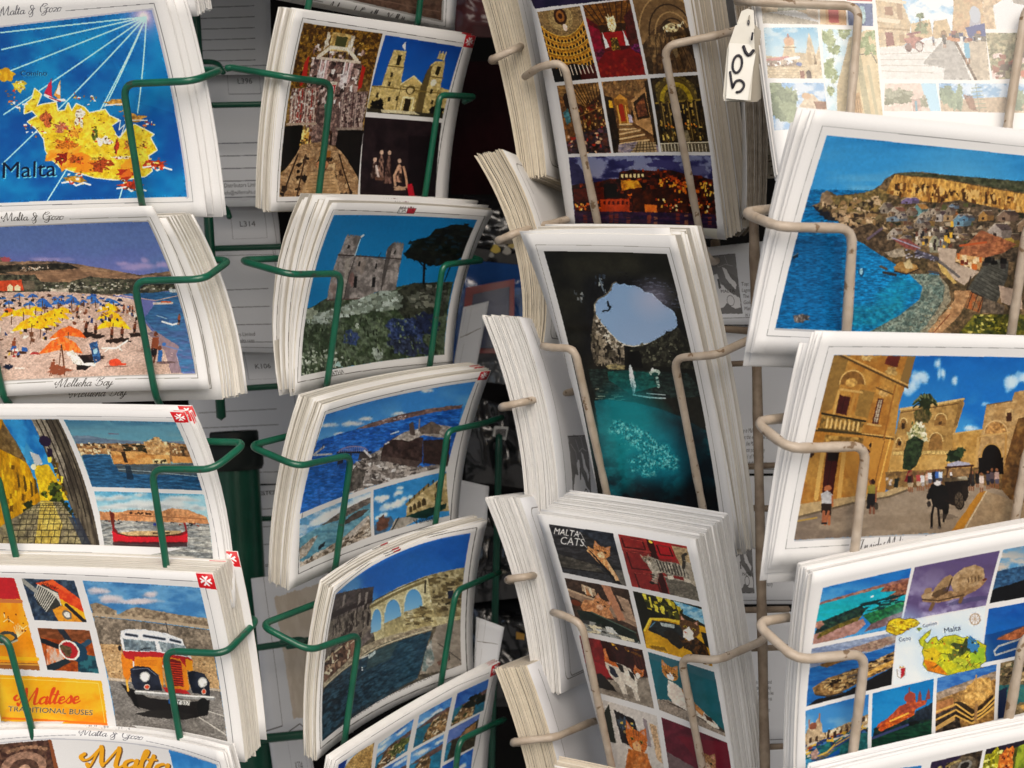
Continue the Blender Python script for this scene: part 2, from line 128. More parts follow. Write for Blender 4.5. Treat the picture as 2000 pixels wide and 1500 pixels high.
  'v1': {'q': [[1640, 60], [2120, 60], [2120, 440], [1640, 440]], 'pt': 'plain', 'P': [[0.2074, 1.0163, 1.4528], [0.3573, 1.0158, 1.4476], [0.3532, 1.0034, 1.3296], [0.2033, 1.0039, 1.3348]]},
  's2': {'q': [[-560, 450], [-330, 450], [-330, 830], [-560, 830]], 'pt': 'plain', 'P': [[-0.4452, 0.9256, 1.3551], [-0.4616, 1.1265, 1.3535], [-0.4662, 1.1126, 1.2213], [-0.449, 0.9142, 1.2465]]},
  't2': {'q': [[-280, 450], [180, 450], [200, 830], [-260, 830]], 'pt': 'plain', 'P': [[-0.452, 1.1466, 1.3529], [-0.2882, 1.146, 1.3472], [-0.2858, 1.1318, 1.2124], [-0.4496, 1.1324, 1.2181]]},
  'u2': {'q': [[2160, 450], [2140, 450], [2140, 830], [2160, 830]], 'pt': 'plain', 'P': [[0.2851, 0.7823, 1.3313], [0.3449, 0.9629, 1.3272], [0.3409, 0.951, 1.2139], [0.2819, 0.7727, 1.2393]]},
  'v2': {'q': [[1640, 450], [2120, 450], [2120, 830], [1640, 830]], 'pt': 'plain', 'P': [[0.2031, 1.0036, 1.3317], [0.3531, 1.003, 1.3265], [0.3489, 0.9906, 1.2085], [0.199, 0.9912, 1.2137]]},
  's3': {'q': [[-560, 840], [-330, 840], [-330, 1220], [-560, 1220]], 'pt': 'plain', 'P': [[-0.4491, 0.9139, 1.2437], [-0.4663, 1.1123, 1.2178], [-0.471, 1.0984, 1.0856], [-0.4529, 0.9025, 1.1351]]},
  't3': {'q': [[-280, 840], [180, 840], [200, 1220], [-260, 1220]], 'pt': 'plain', 'P': [[-0.4568, 1.1321, 1.2148], [-0.2931, 1.1315, 1.2091], [-0.2907, 1.1173, 1.0743], [-0.4545, 1.1179, 1.08]]},
  'u3': {'q': [[2160, 840], [2140, 840], [2140, 1220], [2160, 1220]], 'pt': 'plain', 'P': [[0.2818, 0.7724, 1.2369], [0.3408, 0.9507, 1.2109], [0.3369, 0.9388, 1.0976], [0.2786, 0.7627, 1.1448]]},
  'v3': {'q': [[1640, 840], [2120, 840], [2120, 1220], [1640, 1220]], 'pt': 'plain', 'P': [[0.1989, 0.9909, 1.2106], [0.3488, 0.9903, 1.2054], [0.3447, 0.9779, 1.0873], [0.1948, 0.9785, 1.0925]]},
  's4': {'q': [[-560, 1230], [-330, 1230], [-330, 1610], [-560, 1610]], 'pt': 'plain', 'P': [[-0.453, 0.9022, 1.1322], [-0.4711, 1.098, 1.0821], [-0.4757, 1.0841, 0.9499], [-0.4569, 0.8908, 1.0236]]},
  't4': {'q': [[-280, 1230], [180, 1230], [200, 1610], [-260, 1610]], 'pt': 'plain', 'P': [[-0.4617, 1.1176, 1.0767], [-0.2979, 1.117, 1.071], [-0.2955, 1.1028, 0.9362], [-0.4593, 1.1034, 0.9419]]},
  'u4': {'q': [[2160, 1230], [2140, 1230], [2140, 1610], [2160, 1610]], 'pt': 'plain', 'P': [[0.2785, 0.7625, 1.1424], [0.3368, 0.9385, 1.0947], [0.3328, 0.9265, 0.9813], [0.2753, 0.7528, 1.0503]]},
  'v4': {'q': [[1640, 1230], [2120, 1230], [2120, 1610], [1640, 1610]], 'pt': 'plain', 'P': [[0.1946, 0.9781, 1.0894], [0.3446, 0.9776, 1.0842], [0.3404, 0.9652, 0.9662], [0.1905, 0.9657, 0.9714]]},
  'w0': {'q': [[-260, -420], [140, -420], [150, -60], [-250, -60]], 'pt': 'plain', 'P': [[-0.3617, 0.9825, 1.6089], [-0.243, 0.982, 1.6048], [-0.2438, 0.9708, 1.4985], [-0.3625, 0.9713, 1.5026]]},
  'w1': {'q': [[170, -420], [570, -420], [580, -60], [180, -60]], 'pt': 'plain', 'P': [[-0.2341, 0.982, 1.6045], [-0.1155, 0.9816, 1.6004], [-0.1162, 0.9704, 1.494], [-0.2349, 0.9708, 1.4982]]},
  'x0': {'q': [[540, -560], [980, -480], [900, -120], [500, -180]], 'pt': 'plain', 'P': [[-0.1164, 0.934, 1.6266], [0.0075, 1.0761, 1.6388], [-0.0226, 1.064, 1.5234], [-0.1314, 0.9229, 1.5208]]}}}
S = bpy.context.scene
COL = S.collection
# ---------------------------------------------------------------- camera
cd = bpy.data.cameras.new('camera'); cam = bpy.data.objects.new('camera', cd); COL.objects.link(cam)
K = DATA['cam']; R, Dn, Fw = (Vector(K[k]) for k in ('R', 'D', 'F'))
cam.matrix_world = Matrix.Translation(K['loc']) @ Matrix((R, -Dn, -Fw)).transposed().to_4x4()
cd.sensor_width = 36; cd.lens = K['f'] / 2000 * 36; cd.clip_start = .02; cd.clip_end = 200
cd.dof.use_dof = True; cd.dof.focus_distance = .82; cd.dof.aperture_fstop = 20
S.camera = cam
# ---------------------------------------------------------------- daylight
SUN_EL, SUN_AZ = math.radians(40), math.radians(7)      # azimuth: from straight behind the camera towards the right
w = bpy.data.worlds.new('World'); S.world = w; w.use_nodes = True
nt = w.node_tree; bg = nt.nodes['Background']
sky = nt.nodes.new('ShaderNodeTexSky'); sky.sky_type = 'NISHITA'; sky.sun_disc = False
sky.sun_elevation = SUN_EL; sky.sun_rotation = math.pi - SUN_AZ
nt.links.new(sky.outputs[0], bg.inputs[0]); sky.dust_density = 3; sky.ozone_density = .8; bg.inputs[1].default_value = .09
sd = bpy.data.lights.new('sun', 'SUN'); sun = bpy.data.objects.new('sun', sd); COL.objects.link(sun)
sd.energy = 1.5; sd.angle = math.radians(55); sd.color = (1, .91, .79)
sdir = Vector((math.sin(SUN_AZ)*math.cos(SUN_EL), -math.cos(SUN_AZ)*math.cos(SUN_EL), math.sin(SUN_EL)))
sun.rotation_euler = sdir.to_track_quat('Z', 'Y').to_euler()
S.view_settings.view_transform = 'Standard'; S.view_settings.look = 'None'
S.view_settings.exposure = .46; S.view_settings.gamma = 1
random.seed(7); rng = np.random.RandomState(7)
# ---------------------------------------------------------------- helpers
def tag(o, label=None, cat=None, group=None, kind=None):
    for k, v in (('label', label), ('category', cat), ('group', group), ('kind', kind)):
        if v: o[k] = v
    return o
def mesh_obj(name, verts, faces, mats, parent=None, uvs=None, mi=None, smooth=False, loc=None):
    """one mesh object; verts in world space, moved to a local origin"""
    verts = np.asarray(verts, float)
    if parent is not None: c = np.array(parent.location)
    else: c = verts.mean(0) if loc is None else np.array(loc)
    me = bpy.data.meshes.new(name)
    me.from_pydata((verts - c).tolist(), [], faces)
    for m in (mats if isinstance(mats, (list, tuple)) else [mats]): me.materials.append(m)
    if mi is not None: me.polygons.foreach_set('material_index', mi)
    if smooth is True: me.polygons.foreach_set('use_smooth', [True]*len(faces))
    elif smooth: me.polygons.foreach_set('use_smooth', smooth)
    if uvs is not None:
        ul = me.uv_layers.new(name='UVMap'); ul.data.foreach_set('uv', np.asarray(uvs, np.float32).ravel())
    me.update()
    o = bpy.data.objects.new(name, me); COL.objects.link(o)
    if parent is not None: o.parent = parent
    else: o.location = c
    return o
def fillet(pts, rad, n=6):
    pts = [np.array(p, float) for p in pts]; out = [pts[0]]
    for a, b, c in zip(pts, pts[1:], pts[2:]):
        la, lc = np.linalg.norm(a-b), np.linalg.norm(c-b)
        d = min(rad, la*.45, lc*.45); p0 = b+(a-b)/la*d; p1 = b+(c-b)/lc*d
        for t in np.linspace(0, 1, n): out.append((1-t)**2*p0+2*t*(1-t)*b+t*t*p1)
    out.append(pts[-1]); return np.array(out)
def tube(path, rad, ns=12, wob=0.0, ends=True):
    path = np.asarray(path); n = len(path)
    t = np.gradient(path, axis=0); t /= np.linalg.norm(t, axis=1)[:, None]
    u = np.cross(t[0], [.3, .2, .93]); u /= np.linalg.norm(u)
    V = []; F = []
    for i in range(n):
        u = u - t[i]*np.dot(u, t[i]); u /= np.linalg.norm(u); v = np.cross(t[i], u)
        rr = rad*(1+wob*rng.randn())
        for k in range(ns):
            a = 2*math.pi*k/ns; V.append(path[i]+rr*(math.cos(a)*u+math.sin(a)*v))
    for i in range(n-1):
        for k in range(ns):
            k2 = (k+1) % ns; F.append((i*ns+k, i*ns+k2, (i+1)*ns+k2, (i+1)*ns+k))
    if ends:
        # rounded ends
        for i, sgn in ((0, -1), (n-1, 1)):
            V.append(path[i]+t[i]*sgn*rad*.7); c = len(V)-1
            for k in range(ns):
                k2 = (k+1) % ns; F.append((i*ns+k2, i*ns+k, c) if sgn < 0 else (i*ns+k, i*ns+k2, c))
    return np.array(V), F
def densify(path, step):
    out = [path[0]]
    for a, b in zip(path, path[1:]):
        m = max(1, int(np.linalg.norm(b-a)/step))
        for j in range(1, m+1): out.append(a+(b-a)*j/m)
    return np.array(out)
# ---------------------------------------------------------------- materials
def mat(name, col, rough=.5, spec=.5, var=None, scale=40, bump=0, bscale=300, coat=0, metal=0, aniso=None, chips=None):
    m = bpy.data.materials.new(name); m.use_nodes = True; t = m.node_tree; b = t.nodes['Principled BSDF']
    b.inputs['Roughness'].default_value = rough; b.inputs['Specular IOR Level'].default_value = spec
    b.inputs['Coat Weight'].default_value = coat; b.inputs['Coat Roughness'].default_value = .12; b.inputs['Metallic'].default_value = metal
    tc = t.nodes.new('ShaderNodeTexCoord')
    if var:
        nz = t.nodes.new('ShaderNodeTexNoise'); nz.inputs['Scale'].default_value = scale; nz.inputs['Detail'].default_value = 6
        mp = t.nodes.new('ShaderNodeMapping'); mp.inputs['Scale'].default_value = aniso or (1, 1, 1)
        t.links.new(tc.outputs['Object'], mp.inputs[0]); t.links.new(mp.outputs[0], nz.inputs['Vector'])
        rp = t.nodes.new('ShaderNodeValToRGB'); rp.color_ramp.elements[0].position = .36; rp.color_ramp.elements[1].position = .66
        rp.color_ramp.elements[0].color = (*var, 1); rp.color_ramp.elements[1].color = (*col, 1)
        t.links.new(nz.outputs['Fac'], rp.inputs[0]); t.links.new(rp.outputs[0], b.inputs['Base Color'])
        if chips:                                                       # flaked spots showing the metal or rust underneath
            n3 = t.nodes.new('ShaderNodeTexNoise'); n3.inputs['Scale'].default_value = chips[1]; n3.inputs['Detail'].default_value = 3; t.links.new(tc.outputs['Object'], n3.inputs['Vector'])
            r3 = t.nodes.new('ShaderNodeValToRGB'); r3.color_ramp.elements[0].position = chips[2]; r3.color_ramp.elements[1].position = chips[2]+.03
            mx = t.nodes.new('ShaderNodeMix'); mx.data_type = 'RGBA'; mx.inputs[7].default_value = (*chips[0], 1)
            t.links.new(n3.outputs['Fac'], r3.inputs[0]); t.links.new(r3.outputs[0], mx.inputs[0]); t.links.new(rp.outputs[0], mx.inputs[6]); t.links.new(mx.outputs[2], b.inputs['Base Color'])
    else: b.inputs['Base Color'].default_value = (*col, 1)
    if bump:
        n2 = t.nodes.new('ShaderNodeTexNoise'); n2.inputs['Scale'].default_value = bscale; n2.inputs['Detail'].default_value = 4
        t.links.new(tc.outputs['Object'], n2.inputs['Vector'])
        bp = t.nodes.new('ShaderNodeBump'); bp.inputs['Strength'].default_value = bump; bp.inputs['Distance'].default_value = .001
        t.links.new(n2.outputs['Fac'], bp.inputs['Height']); t.links.new(bp.outputs[0], b.inputs['Normal'])
    return m
M_GREEN = mat('green_enamel', (.006, .115, .062), .3, .5, (.004, .08, .044), 60, .3, 400, coat=.25, chips=((.03, .06, .04), 130, .66))
M_DKGREEN = mat('dark_green_enamel', (.007, .085, .05), .32, .45, (.005, .062, .037), 40, .15, 300)
M_BLACKCAP = mat('black_rubber', (.008, .012, .011), .5, .3, (.012, .018, .016), 60, .2, 300)
M_BEIGE = mat('cream_enamel', (.52, .44, .355), .42, .4, (.41, .33, .25), 110, .6, 220, coat=.1, chips=((.2, .13, .075), 170, .64))
M_BEIGEOLD = mat('worn_cream_enamel', (.3, .235, .17), .55, .3, (.18, .13, .09), 120, .6, 220)
M_PAPER = [mat('white_paper_edge', (.82, .81, .79), .75, .2, (.76, .75, .735), 300, 0),
           mat('cream_paper_edge', (.81, .78, .71), .75, .2, (.75, .72, .645), 300, 0),
           mat('yellowed_paper_edge', (.76, .685, .545), .8, .2, (.69, .61, .475), 300, 0),
           mat('grey_aged_paper_edge', (.33, .28, .22), .85, .2, (.2, .165, .125), 300, 0)]
M_BACK = [mat('white_card_back', (.74, .735, .72), .6, .3, (.7, .69, .675), 30), mat('cream_card_back', (.70, .67, .62), .6, .3, (.66, .63, .57), 30),
          mat('yellowed_card_back', (.58, .53, .46), .65, .3, (.53, .48, .41), 30), mat('grey_card_back', (.36, .31, .25), .7, .3, (.3, .26, .2), 30)]
# ---------------------------------------------------------------- flat print: painted procedurally, card by card
_perm = np.random.RandomState(3).rand(256, 256).astype(np.float32)
def vnoise(x, y, seed=0):
    x = x+seed*17.31; y = y+seed*9.77
    xi = np.floor(x).astype(int); yi = np.floor(y).astype(int); fx = x-xi; fy = y-yi
    fx = fx*fx*(3-2*fx); fy = fy*fy*(3-2*fy); a = xi & 255; b = yi & 255; a1 = (a+1) & 255; b1 = (b+1) & 255
    return (_perm[a, b]*(1-fx)+_perm[a1, b]*fx)*(1-fy)+(_perm[a, b1]*(1-fx)+_perm[a1, b1]*fx)*fy
def fbm(x, y, seed=0, o=4):
    r = 0; amp = .5; tot = 0
    for i in range(o):
        r = r+amp*vnoise(x, y, seed+i*3); tot += amp; amp *= .55; x = x*2.03; y = y*2.03
    return r/tot
def hexc(c):
    if not isinstance(c, str): return np.array(c, np.float32)
    if len(c) == 3: c = ''.join(k*2 for k in c)
    return np.array([int(c[i:i+2], 16)/255 for i in (0, 2, 4)], np.float32)
def lin(c): return np.where(c <= .04045, c/12.92, ((c+.055)/1.055)**2.4)
def square_map(q):
    """homography of the unit square onto four corners"""
    A = []; b = []
    for (u, v), (x, y) in zip(((0, 0), (1, 0), (1, 1), (0, 1)), q):
        A += [[u, v, 1, 0, 0, 0, -u*x, -v*x], [0, 0, 0, u, v, 1, -u*y, -v*y]]; b += [x, y]
    return np.append(np.linalg.solve(np.array(A, float), np.array(b, float)), 1).reshape(3, 3)
_tris = {}
def text_tris(s):
    if s not in _tris:
        cu = bpy.data.curves.new('print', 'FONT'); cu.body = s; cu.resolution_u = 3
        ob = bpy.data.objects.new('print', cu); COL.objects.link(ob); bpy.context.view_layer.update()
        e = ob.evaluated_get(bpy.context.evaluated_depsgraph_get()); me = e.to_mesh(); me.calc_loop_triangles()
        v = np.array([w.co[:2] for w in me.vertices]).reshape(-1, 2)
        t = np.array([list(l.vertices) for l in me.loop_triangles]).reshape(-1, 3); e.to_mesh_clear()
        bpy.data.objects.remove(ob); bpy.data.curves.remove(cu)
        _tris[s] = v[t]
    return _tris[s]
# single-stroke copperplate letters: advance, strokes
PEN = {
'M': (1.0, [[(-.12, .55), (-.2, .4), (-.1, .25), (.05, .35), (.2, .7), (.3, .95)], [(.0, .05), (.1, 0), (.3, .95), (.42, .05), (.8, .95), (.78, .1), (.9, 0), (1.0, .12)]]),
'a': (.42, [[(.34, .34), (.22, .42), (.06, .28), (.04, .08), (.16, 0), (.3, .16), (.36, .4), (.33, .08), (.4, 0), (.5, .12)]]),
'l': (.24, [[(.0, .1), (.18, .6), (.24, .95), (.14, .9), (.08, .3), (.12, .02), (.26, .12)]]),
't': (.26, [[(.0, .12), (.16, .75), (.08, .2), (.12, .02), (.28, .12)], [(.0, .55), (.26, .58)]]),
'G': (.85, [[(.7, .78), (.55, .95), (.25, .85), (.05, .5), (.12, .1), (.4, .05), (.62, .3), (.68, .48)], [(.4, .42), (.85, .5), (.66, .4), (.6, -.15), (.35, -.32), (.2, -.2), (.5, -.02), (.9, .1)], [(.3, .95), (.2, .75), (.4, .66), (.6, .8)]]),
'o': (.4, [[(.2, .42), (.05, .26), (.06, .04), (.2, 0), (.33, .14), (.32, .36), (.2, .42), (.42, .36)]]),
'z': (.36, [[(.02, .34), (.1, .42), (.34, .36), (.02, .02), (.2, .06), (.36, .0)]]),
'x': (.36, [[(.02, .36), (.12, .4), (.24, .02), (.38, .1)], [(.36, .4), (.02, 0)]]),
'&': (.7, [[(.6, .45), (.5, .55), (.42, .3), (.2, -.1), (.04, .02), (.1, .25), (.4, .55), (.4, .82), (.24, .88), (.16, .66), (.4, .2), (.42, -.25), (.2, -.38), (.1, -.22)]]),
'e': (.34, [[(.02, .16), (.26, .26), (.22, .42), (.08, .34), (.04, .1), (.16, 0), (.36, .14)]]),
'i': (.22, [[(.02, .14), (.14, .4), (.08, .08), (.14, 0), (.26, .12)], [(.17, .6), (.19, .63)]]),
'h': (.44, [[(.0, .1), (.2, .7), (.22, .95), (.12, .85), (.04, 0), (.14, .3), (.28, .42), (.3, .06), (.38, 0), (.48, .12)]]),
'c': (.34, [[(.3, .34), (.2, .42), (.06, .28), (.06, .06), (.18, 0), (.36, .14)]]),
'B': (.78, [[(.2, .0), (.3, .9)], [(.0, .55), (.1, .85), (.45, .98), (.6, .8), (.3, .52), (.62, .42), (.6, .1), (.35, -.02), (.1, .08), (.02, .2)]]),
'y': (.44, [[(.04, .4), (.08, .1), (.2, .04), (.32, .4), (.26, -.1), (.12, -.35), (.02, -.25), (.3, .02), (.5, .14)]]),
'A': (.85, [[(-.1, .2), (.05, .0), (.3, .45), (.62, .95), (.6, .1), (.75, .02)], [(.1, .38), (.7, .34)]]),
'u': (.44, [[(.02, .3), (.1, .42), (.08, .06), (.2, .02), (.32, .4), (.3, .06), (.36, 0), (.48, .12)]]),
'b': (.4, [[(.0, .1), (.2, .7), (.2, .95), (.1, .8), (.06, .1), (.16, 0), (.3, .16), (.26, .38), (.42, .34)]]),
'r': (.32, [[(.02, .14), (.1, .42), (.2, .34), (.3, .38), (.24, .06), (.34, .06)]]),
'g': (.42, [[(.34, .34), (.22, .42), (.06, .28), (.06, .06), (.2, .02), (.34, .4), (.3, -.2), (.16, -.36), (.04, -.24), (.46, .12)]]),
'd': (.44, [[(.3, .34), (.2, .42), (.06, .28), (.06, .04), (.18, .02), (.32, .3), (.4, .95), (.34, .06), (.46, .12)]]),
'C': (.75, [[(.62, .75), (.5, .95), (.2, .8), (.05, .4), (.15, .04), (.4, .02), (.65, .25)], [(.2, .9), (.3, .7), (.5, .8)]]),
's': (.34, [[(.0, .1), (.22, .44), (.26, .12), (.14, 0), (.04, .08)], [(.2, .04), (.36, .12)]]),
'V': (.8, [[(-.05, .7), (.1, .92), (.22, .6), (.24, 0), (.5, .6), (.75, .95)]]),
'I': (.6, [[(.05, .6), (.2, .9), (.55, .95)], [(.42, .9), (.25, .1), (.05, .02), (-.02, .2)]]),
'n': (.46, [[(.02, .2), (.1, .42), (.06, 0), (.2, .34), (.3, .4), (.3, .06), (.38, 0), (.48, .12)]]),
' ': (.35, []), '-': (.4, [[(.05, .25), (.35, .25)]])}
class Art:
    rough = True
    def __init__(s, q, W, H, paper='e4e2dd', white='e4e2dd'):
        s.q = np.array(q, float); s.W, s.H = W, H; s.h = square_map(q); s.hi = np.linalg.inv(s.h)
        u, v = np.meshgrid((np.arange(W)+.5)/W, (np.arange(H)+.5)/H)
        d = s.h[2, 0]*u+s.h[2, 1]*v+1
        s.X = ((s.h[0, 0]*u+s.h[0, 1]*v+s.h[0, 2])/d).astype(np.float32); s.Y = ((s.h[1, 0]*u+s.h[1, 1]*v+s.h[1, 2])/d).astype(np.float32)
        s.a = np.ones((H, W, 3), np.float32)*hexc(paper); s.white = hexc(white); s.cm = None; s.px(); s.pm = np.zeros((H, W), bool)
        s.U = s.X+2.0*(fbm(s.X/7, s.Y/7, 1, 3)-.5)+1.1*(vnoise(s.X/2, s.Y/2, 5)-.5); s.V = s.Y+2.0*(fbm(s.X/7, s.Y/7, 9, 3)-.5)+1.1*(vnoise(s.X/2, s.Y/2, 11)-.5)
        s.k = 0
    def px(s): s.fn = lambda p: p; s.sc = 1.; return s
    def z(s, ox, oy, sc): s.fn = lambda p: p/sc+np.array([ox, oy]); s.sc = 1/sc; return s
    def sub(s, q, clip=True):
        """a small picture with its own 0..100 coordinates"""
        s.z0 = (s.fn, s.sc); Q = s.fn(np.array(q, float)); h = square_map(Q)
        def f(p):
            p = np.asarray(p, float)/100; d = h[2, 0]*p[:, 0]+h[2, 1]*p[:, 1]+1
            return np.stack([(h[0, 0]*p[:, 0]+h[0, 1]*p[:, 1]+h[0, 2])/d, (h[1, 0]*p[:, 0]+h[1, 1]*p[:, 1]+h[1, 2])/d], 1)
        s.fn = f; s.sc = float(np.mean(np.linalg.norm(Q-np.roll(Q, 1, 0), axis=1)))/100
        if clip: s.cm = None; s.cm = s.inside(Q, (slice(0, s.H), slice(0, s.W)), False); s.pm |= s.cm
        return s
    def end(s): s.fn, s.sc = s.z0; s.cm = None
    def box(s, P, pad=1.):
        x0, y0 = P.min(0)-pad; x1, y1 = P.max(0)+pad
        c = np.array([[x0, y0, 1], [x1, y0, 1], [x1, y1, 1], [x0, y1, 1]])@s.hi.T; c = c[:, :2]/c[:, 2:]
        i0, j0 = np.floor(c.min(0)*[s.W, s.H]).astype(int)-1; i1, j1 = np.ceil(c.max(0)*[s.W, s.H]).astype(int)+1
        i0, i1 = np.clip([i0, i1], 0, s.W); j0, j1 = np.clip([j0, j1], 0, s.H)
        if i1 <= i0 or j1 <= j0: return None
        return slice(j0, j1), slice(i0, i1)
    def pic(s, q):
        """limits what follows to one picture"""
        s.cm = s.inside(s.fn(np.array(q, float)), (slice(0, s.H), slice(0, s.W)), False); s.pm |= s.cm
    def inside(s, P, sl, rough=True):
        X, Y = (s.U[sl], s.V[sl]) if rough else (s.X[sl], s.Y[sl]); m = np.zeros(X.shape, bool)
        for (x0, y0), (x1, y1) in zip(P, np.roll(P, -1, 0)):
            if y0 == y1: continue
            m ^= ((y0 > Y) != (y1 > Y)) & (X < (x1-x0)*(Y-y0)/(y1-y0)+x0)
        return m
    def put(s, sl, m, c, c2=None, sc=(20, 20), th=.5, sf=.34, a=0, asc=(5, 5), g=None, al=1., ang=0., o=4, f=0):
        if f:
            wt = m.astype(np.float32); r = max(1, int(f*s.W/500))
            for _ in range(2):
                for ax in (0, 1):
                    cs = np.cumsum(np.pad(wt, [(r+1, r) if k == ax else (0, 0) for k in (0, 1)], mode='edge'), axis=ax)
                    wt = (cs[2*r+1:]-cs[:-2*r-1])/(2*r+1) if ax == 0 else (cs[:, 2*r+1:]-cs[:, :-2*r-1])/(2*r+1)
            m = wt > .02
        if s.cm is not None: m = m & s.cm[sl]
        if not m.any(): return
        s.k += 1; X = s.X[sl][m]; Y = s.Y[sl][m]
        if ang: cx, sx = math.cos(ang), math.sin(ang); X, Y = X*cx+Y*sx, -X*sx+Y*cx
        col = np.ones((len(X), 3), np.float32)*hexc(c)
        if g is not None:
            p0, p1, cb = g; p0, p1 = s.fn(np.array([p0, p1], float)); d = p1-p0
            t = np.clip(((s.X[sl][m]-p0[0])*d[0]+(s.Y[sl][m]-p0[1])*d[1])/(d@d), 0, 1)[:, None]
            col = col*(1-t)+hexc(cb)*t
        if c2 is not None:
            q = fbm(X/sc[0], Y/sc[1], s.k, o); t = np.clip((q-th)/max(sf, 1e-3)+.5, 0, 1)[:, None]; t = t*t*(3-2*t)
            col = col*(1-t)+hexc(c2)*t
        if a:
            q = fbm(X/asc[0], Y/asc[1], s.k+50, 3)[:, None]; col = col*(1+a*1.9*(q-.5))
        if f: al = al*wt[m][:, None]
        t = s.a[sl]; t[m] = t[m]*(1-al)+np.clip(col, 0, 1)*al
    def fill(s, pts, c, *r, **k):
        P = s.fn(np.array(pts, float)); sl = s.box(P, 2+3*k.get('f', 0))
        if sl: s.put(sl, s.inside(P, sl, k.pop('rough', s.rough)), c, *r, **k)
    def line(s, pts, w, c, **k):
        P = s.fn(np.array(pts, float)); r = max(w*s.sc/2, .35)
        for p, q in zip(P, P[1:]):
            sl = s.box(np.array([p, q]), r+1)
            if not sl: continue
            d = q-p; L = d@d+1e-9; X = s.X[sl]-p[0]; Y = s.Y[sl]-p[1]; t = np.clip((X*d[0]+Y*d[1])/L, 0, 1)
            s.put(sl, (X-t*d[0])**2+(Y-t*d[1])**2 < r*r, c, **k)
    def ell(s, x, y, rx, ry, c, rot=0, n=22, **k):
        t = np.linspace(0, 2*math.pi, n, endpoint=False); ca, sa = math.cos(rot), math.sin(rot)
        s.fill(np.stack([x+rx*np.cos(t)*ca-ry*np.sin(t)*sa, y+rx*np.cos(t)*sa+ry*np.sin(t)*ca], 1), c, **k)
    def blob(s, x, y, rx, ry, c, j=.25, n=18, **k):
        t = np.linspace(0, 2*math.pi, n, endpoint=False); r = 1+j*(rng.rand(n)-.5)*2
        s.fill(np.stack([x+rx*np.cos(t)*r, y+ry*np.sin(t)*r], 1), c, **k)
    def glow(s, x, y, r, c, al=1, p=1.):
        P = s.fn(np.array([[x, y]], float))[0]; R = r*s.sc; sl = s.box(np.array([P]), R)
        if not sl: return
        d = np.sqrt((s.X[sl]-P[0])**2+(s.Y[sl]-P[1])**2)/R; t = (np.clip(1-d, 0, 1)**p*al)
        if s.cm is not None: t = t*s.cm[sl]
        s.a[sl] = s.a[sl]*(1-t[..., None])+hexc(c)*t[..., None]
    def specks(s, pts, n, cols, w=(3, 6), h=(3, 6), j=0, al=1.):
        P = np.array(pts, float); x0, y0 = P.min(0); x1, y1 = P.max(0); got = 0
        for _ in range(n*6):
            if got >= n: break
            x = x0+(x1-x0)*rng.rand(); y = y0+(y1-y0)*rng.rand(); c = False
            for (a, b), (a1, b1) in zip(P, np.roll(P, -1, 0)):
                if (b > y) != (b1 > y) and x < (a1-a)*(y-b)/(b1-b)+a: c = not c
            if not c: continue
            got += 1; ww = w[0]+(w[1]-w[0])*rng.rand(); hh = h[0]+(h[1]-h[0])*rng.rand(); r = (rng.rand(8)-.5)*j
            q = [(x-ww/2+r[0]*ww, y-hh/2+r[1]*hh), (x+ww/2+r[2]*ww, y-hh/2+r[3]*hh), (x+ww/2+r[4]*ww, y+hh/2+r[5]*hh), (x-ww/2+r[6]*ww, y+hh/2+r[7]*hh)]
            s.fill(q, cols[rng.randint(len(cols))], al=al)
    def txt(s, t, p0, p1, h, c, slant=0, outline=None):
        T = text_tris(t).copy(); w = T[..., 0].max(); x0 = T[..., 0].min(); P = s.fn(np.array([p0, p1], float)); d = P[1]-P[0]; L = np.linalg.norm(d); d = d/L
        up = np.array([d[1], -d[0]]); hh = h*s.sc/.73
        X = (T[..., 0]-x0)/(w-x0)*L+slant*T[..., 1]*hh; Y = T[..., 1]*hh
        Q = P[0]+X[..., None]*d+Y[..., None]*up
        fn, sc = s.fn, s.sc; s.px()
        if outline:
            for q in Q: s.line(np.vstack([q, q[:1]]), outline[1], outline[0])
        for q in Q:
            sl = s.box(q, .6)
            if sl: s.put(sl, s.inside(q, sl, False), c)
        s.fn, s.sc = fn, sc
    def script(s, t, p0, p1, h, c, w=2, slant=.35, thick=2.):
        x = 0; S_ = []
        for ch in t:
            adv, st = PEN[ch]
            for k in st: S_.append(np.array(k)+[x, 0])
            x += adv
        P = s.fn(np.array([p0, p1], float)); d = P[1]-P[0]; L = np.linalg.norm(d); d = d/L; up = np.array([d[1], -d[0]]); hh = h*s.sc; kx = L/x
        fn, sc = s.fn, s.sc; s.px()
        for k in S_:
            # smooth through the points
            m = len(k); tt = np.linspace(0, m-1, (m-1)*4+1); i = np.clip(tt.astype(int), 0, m-2); f = (tt-i)[:, None]
            g = lambda j: k[np.clip(j, 0, m-1)]
            a, b, e, q = g(i-1), g(i), g(i+1), g(i+2)
            k2 = .5*(2*b+(e-a)*f+(2*a-5*b+4*e-q)*f*f+(3*b-a-3*e+q)*f**3)
            Q = P[0]+(k2[:, :1]*kx+slant*k2[:, 1:]*hh)*d+k2[:, 1:]*hh*up
            for u, v in zip(Q, Q[1:]):
                dn = v-u; fall = max(0, -(dn@up))/(np.linalg.norm(dn)+1e-6)
                s.line([u, v], w*(.55+.45*thick*fall)*sc, c)
        s.fn, s.sc = fn, sc
    def cross(s, q):
        """white eight-pointed cross on a red square"""
        s.sub(q, False); s.rough = False; s.fill([(0, 0), (100, 0), (100, 100), (0, 100)], 'b8141e')
        for k in range(4):
            a = k*math.pi/2; ca, sa = math.cos(a), math.sin(a)
            s.fill([(50+x*ca-y*sa, 50+x*sa+y*ca) for x, y in ((0, 0), (-20, -32), (-10, -34), (0, -24), (10, -34), (20, -32))], 'f0e6e2')
        s.end(); s.rough = True
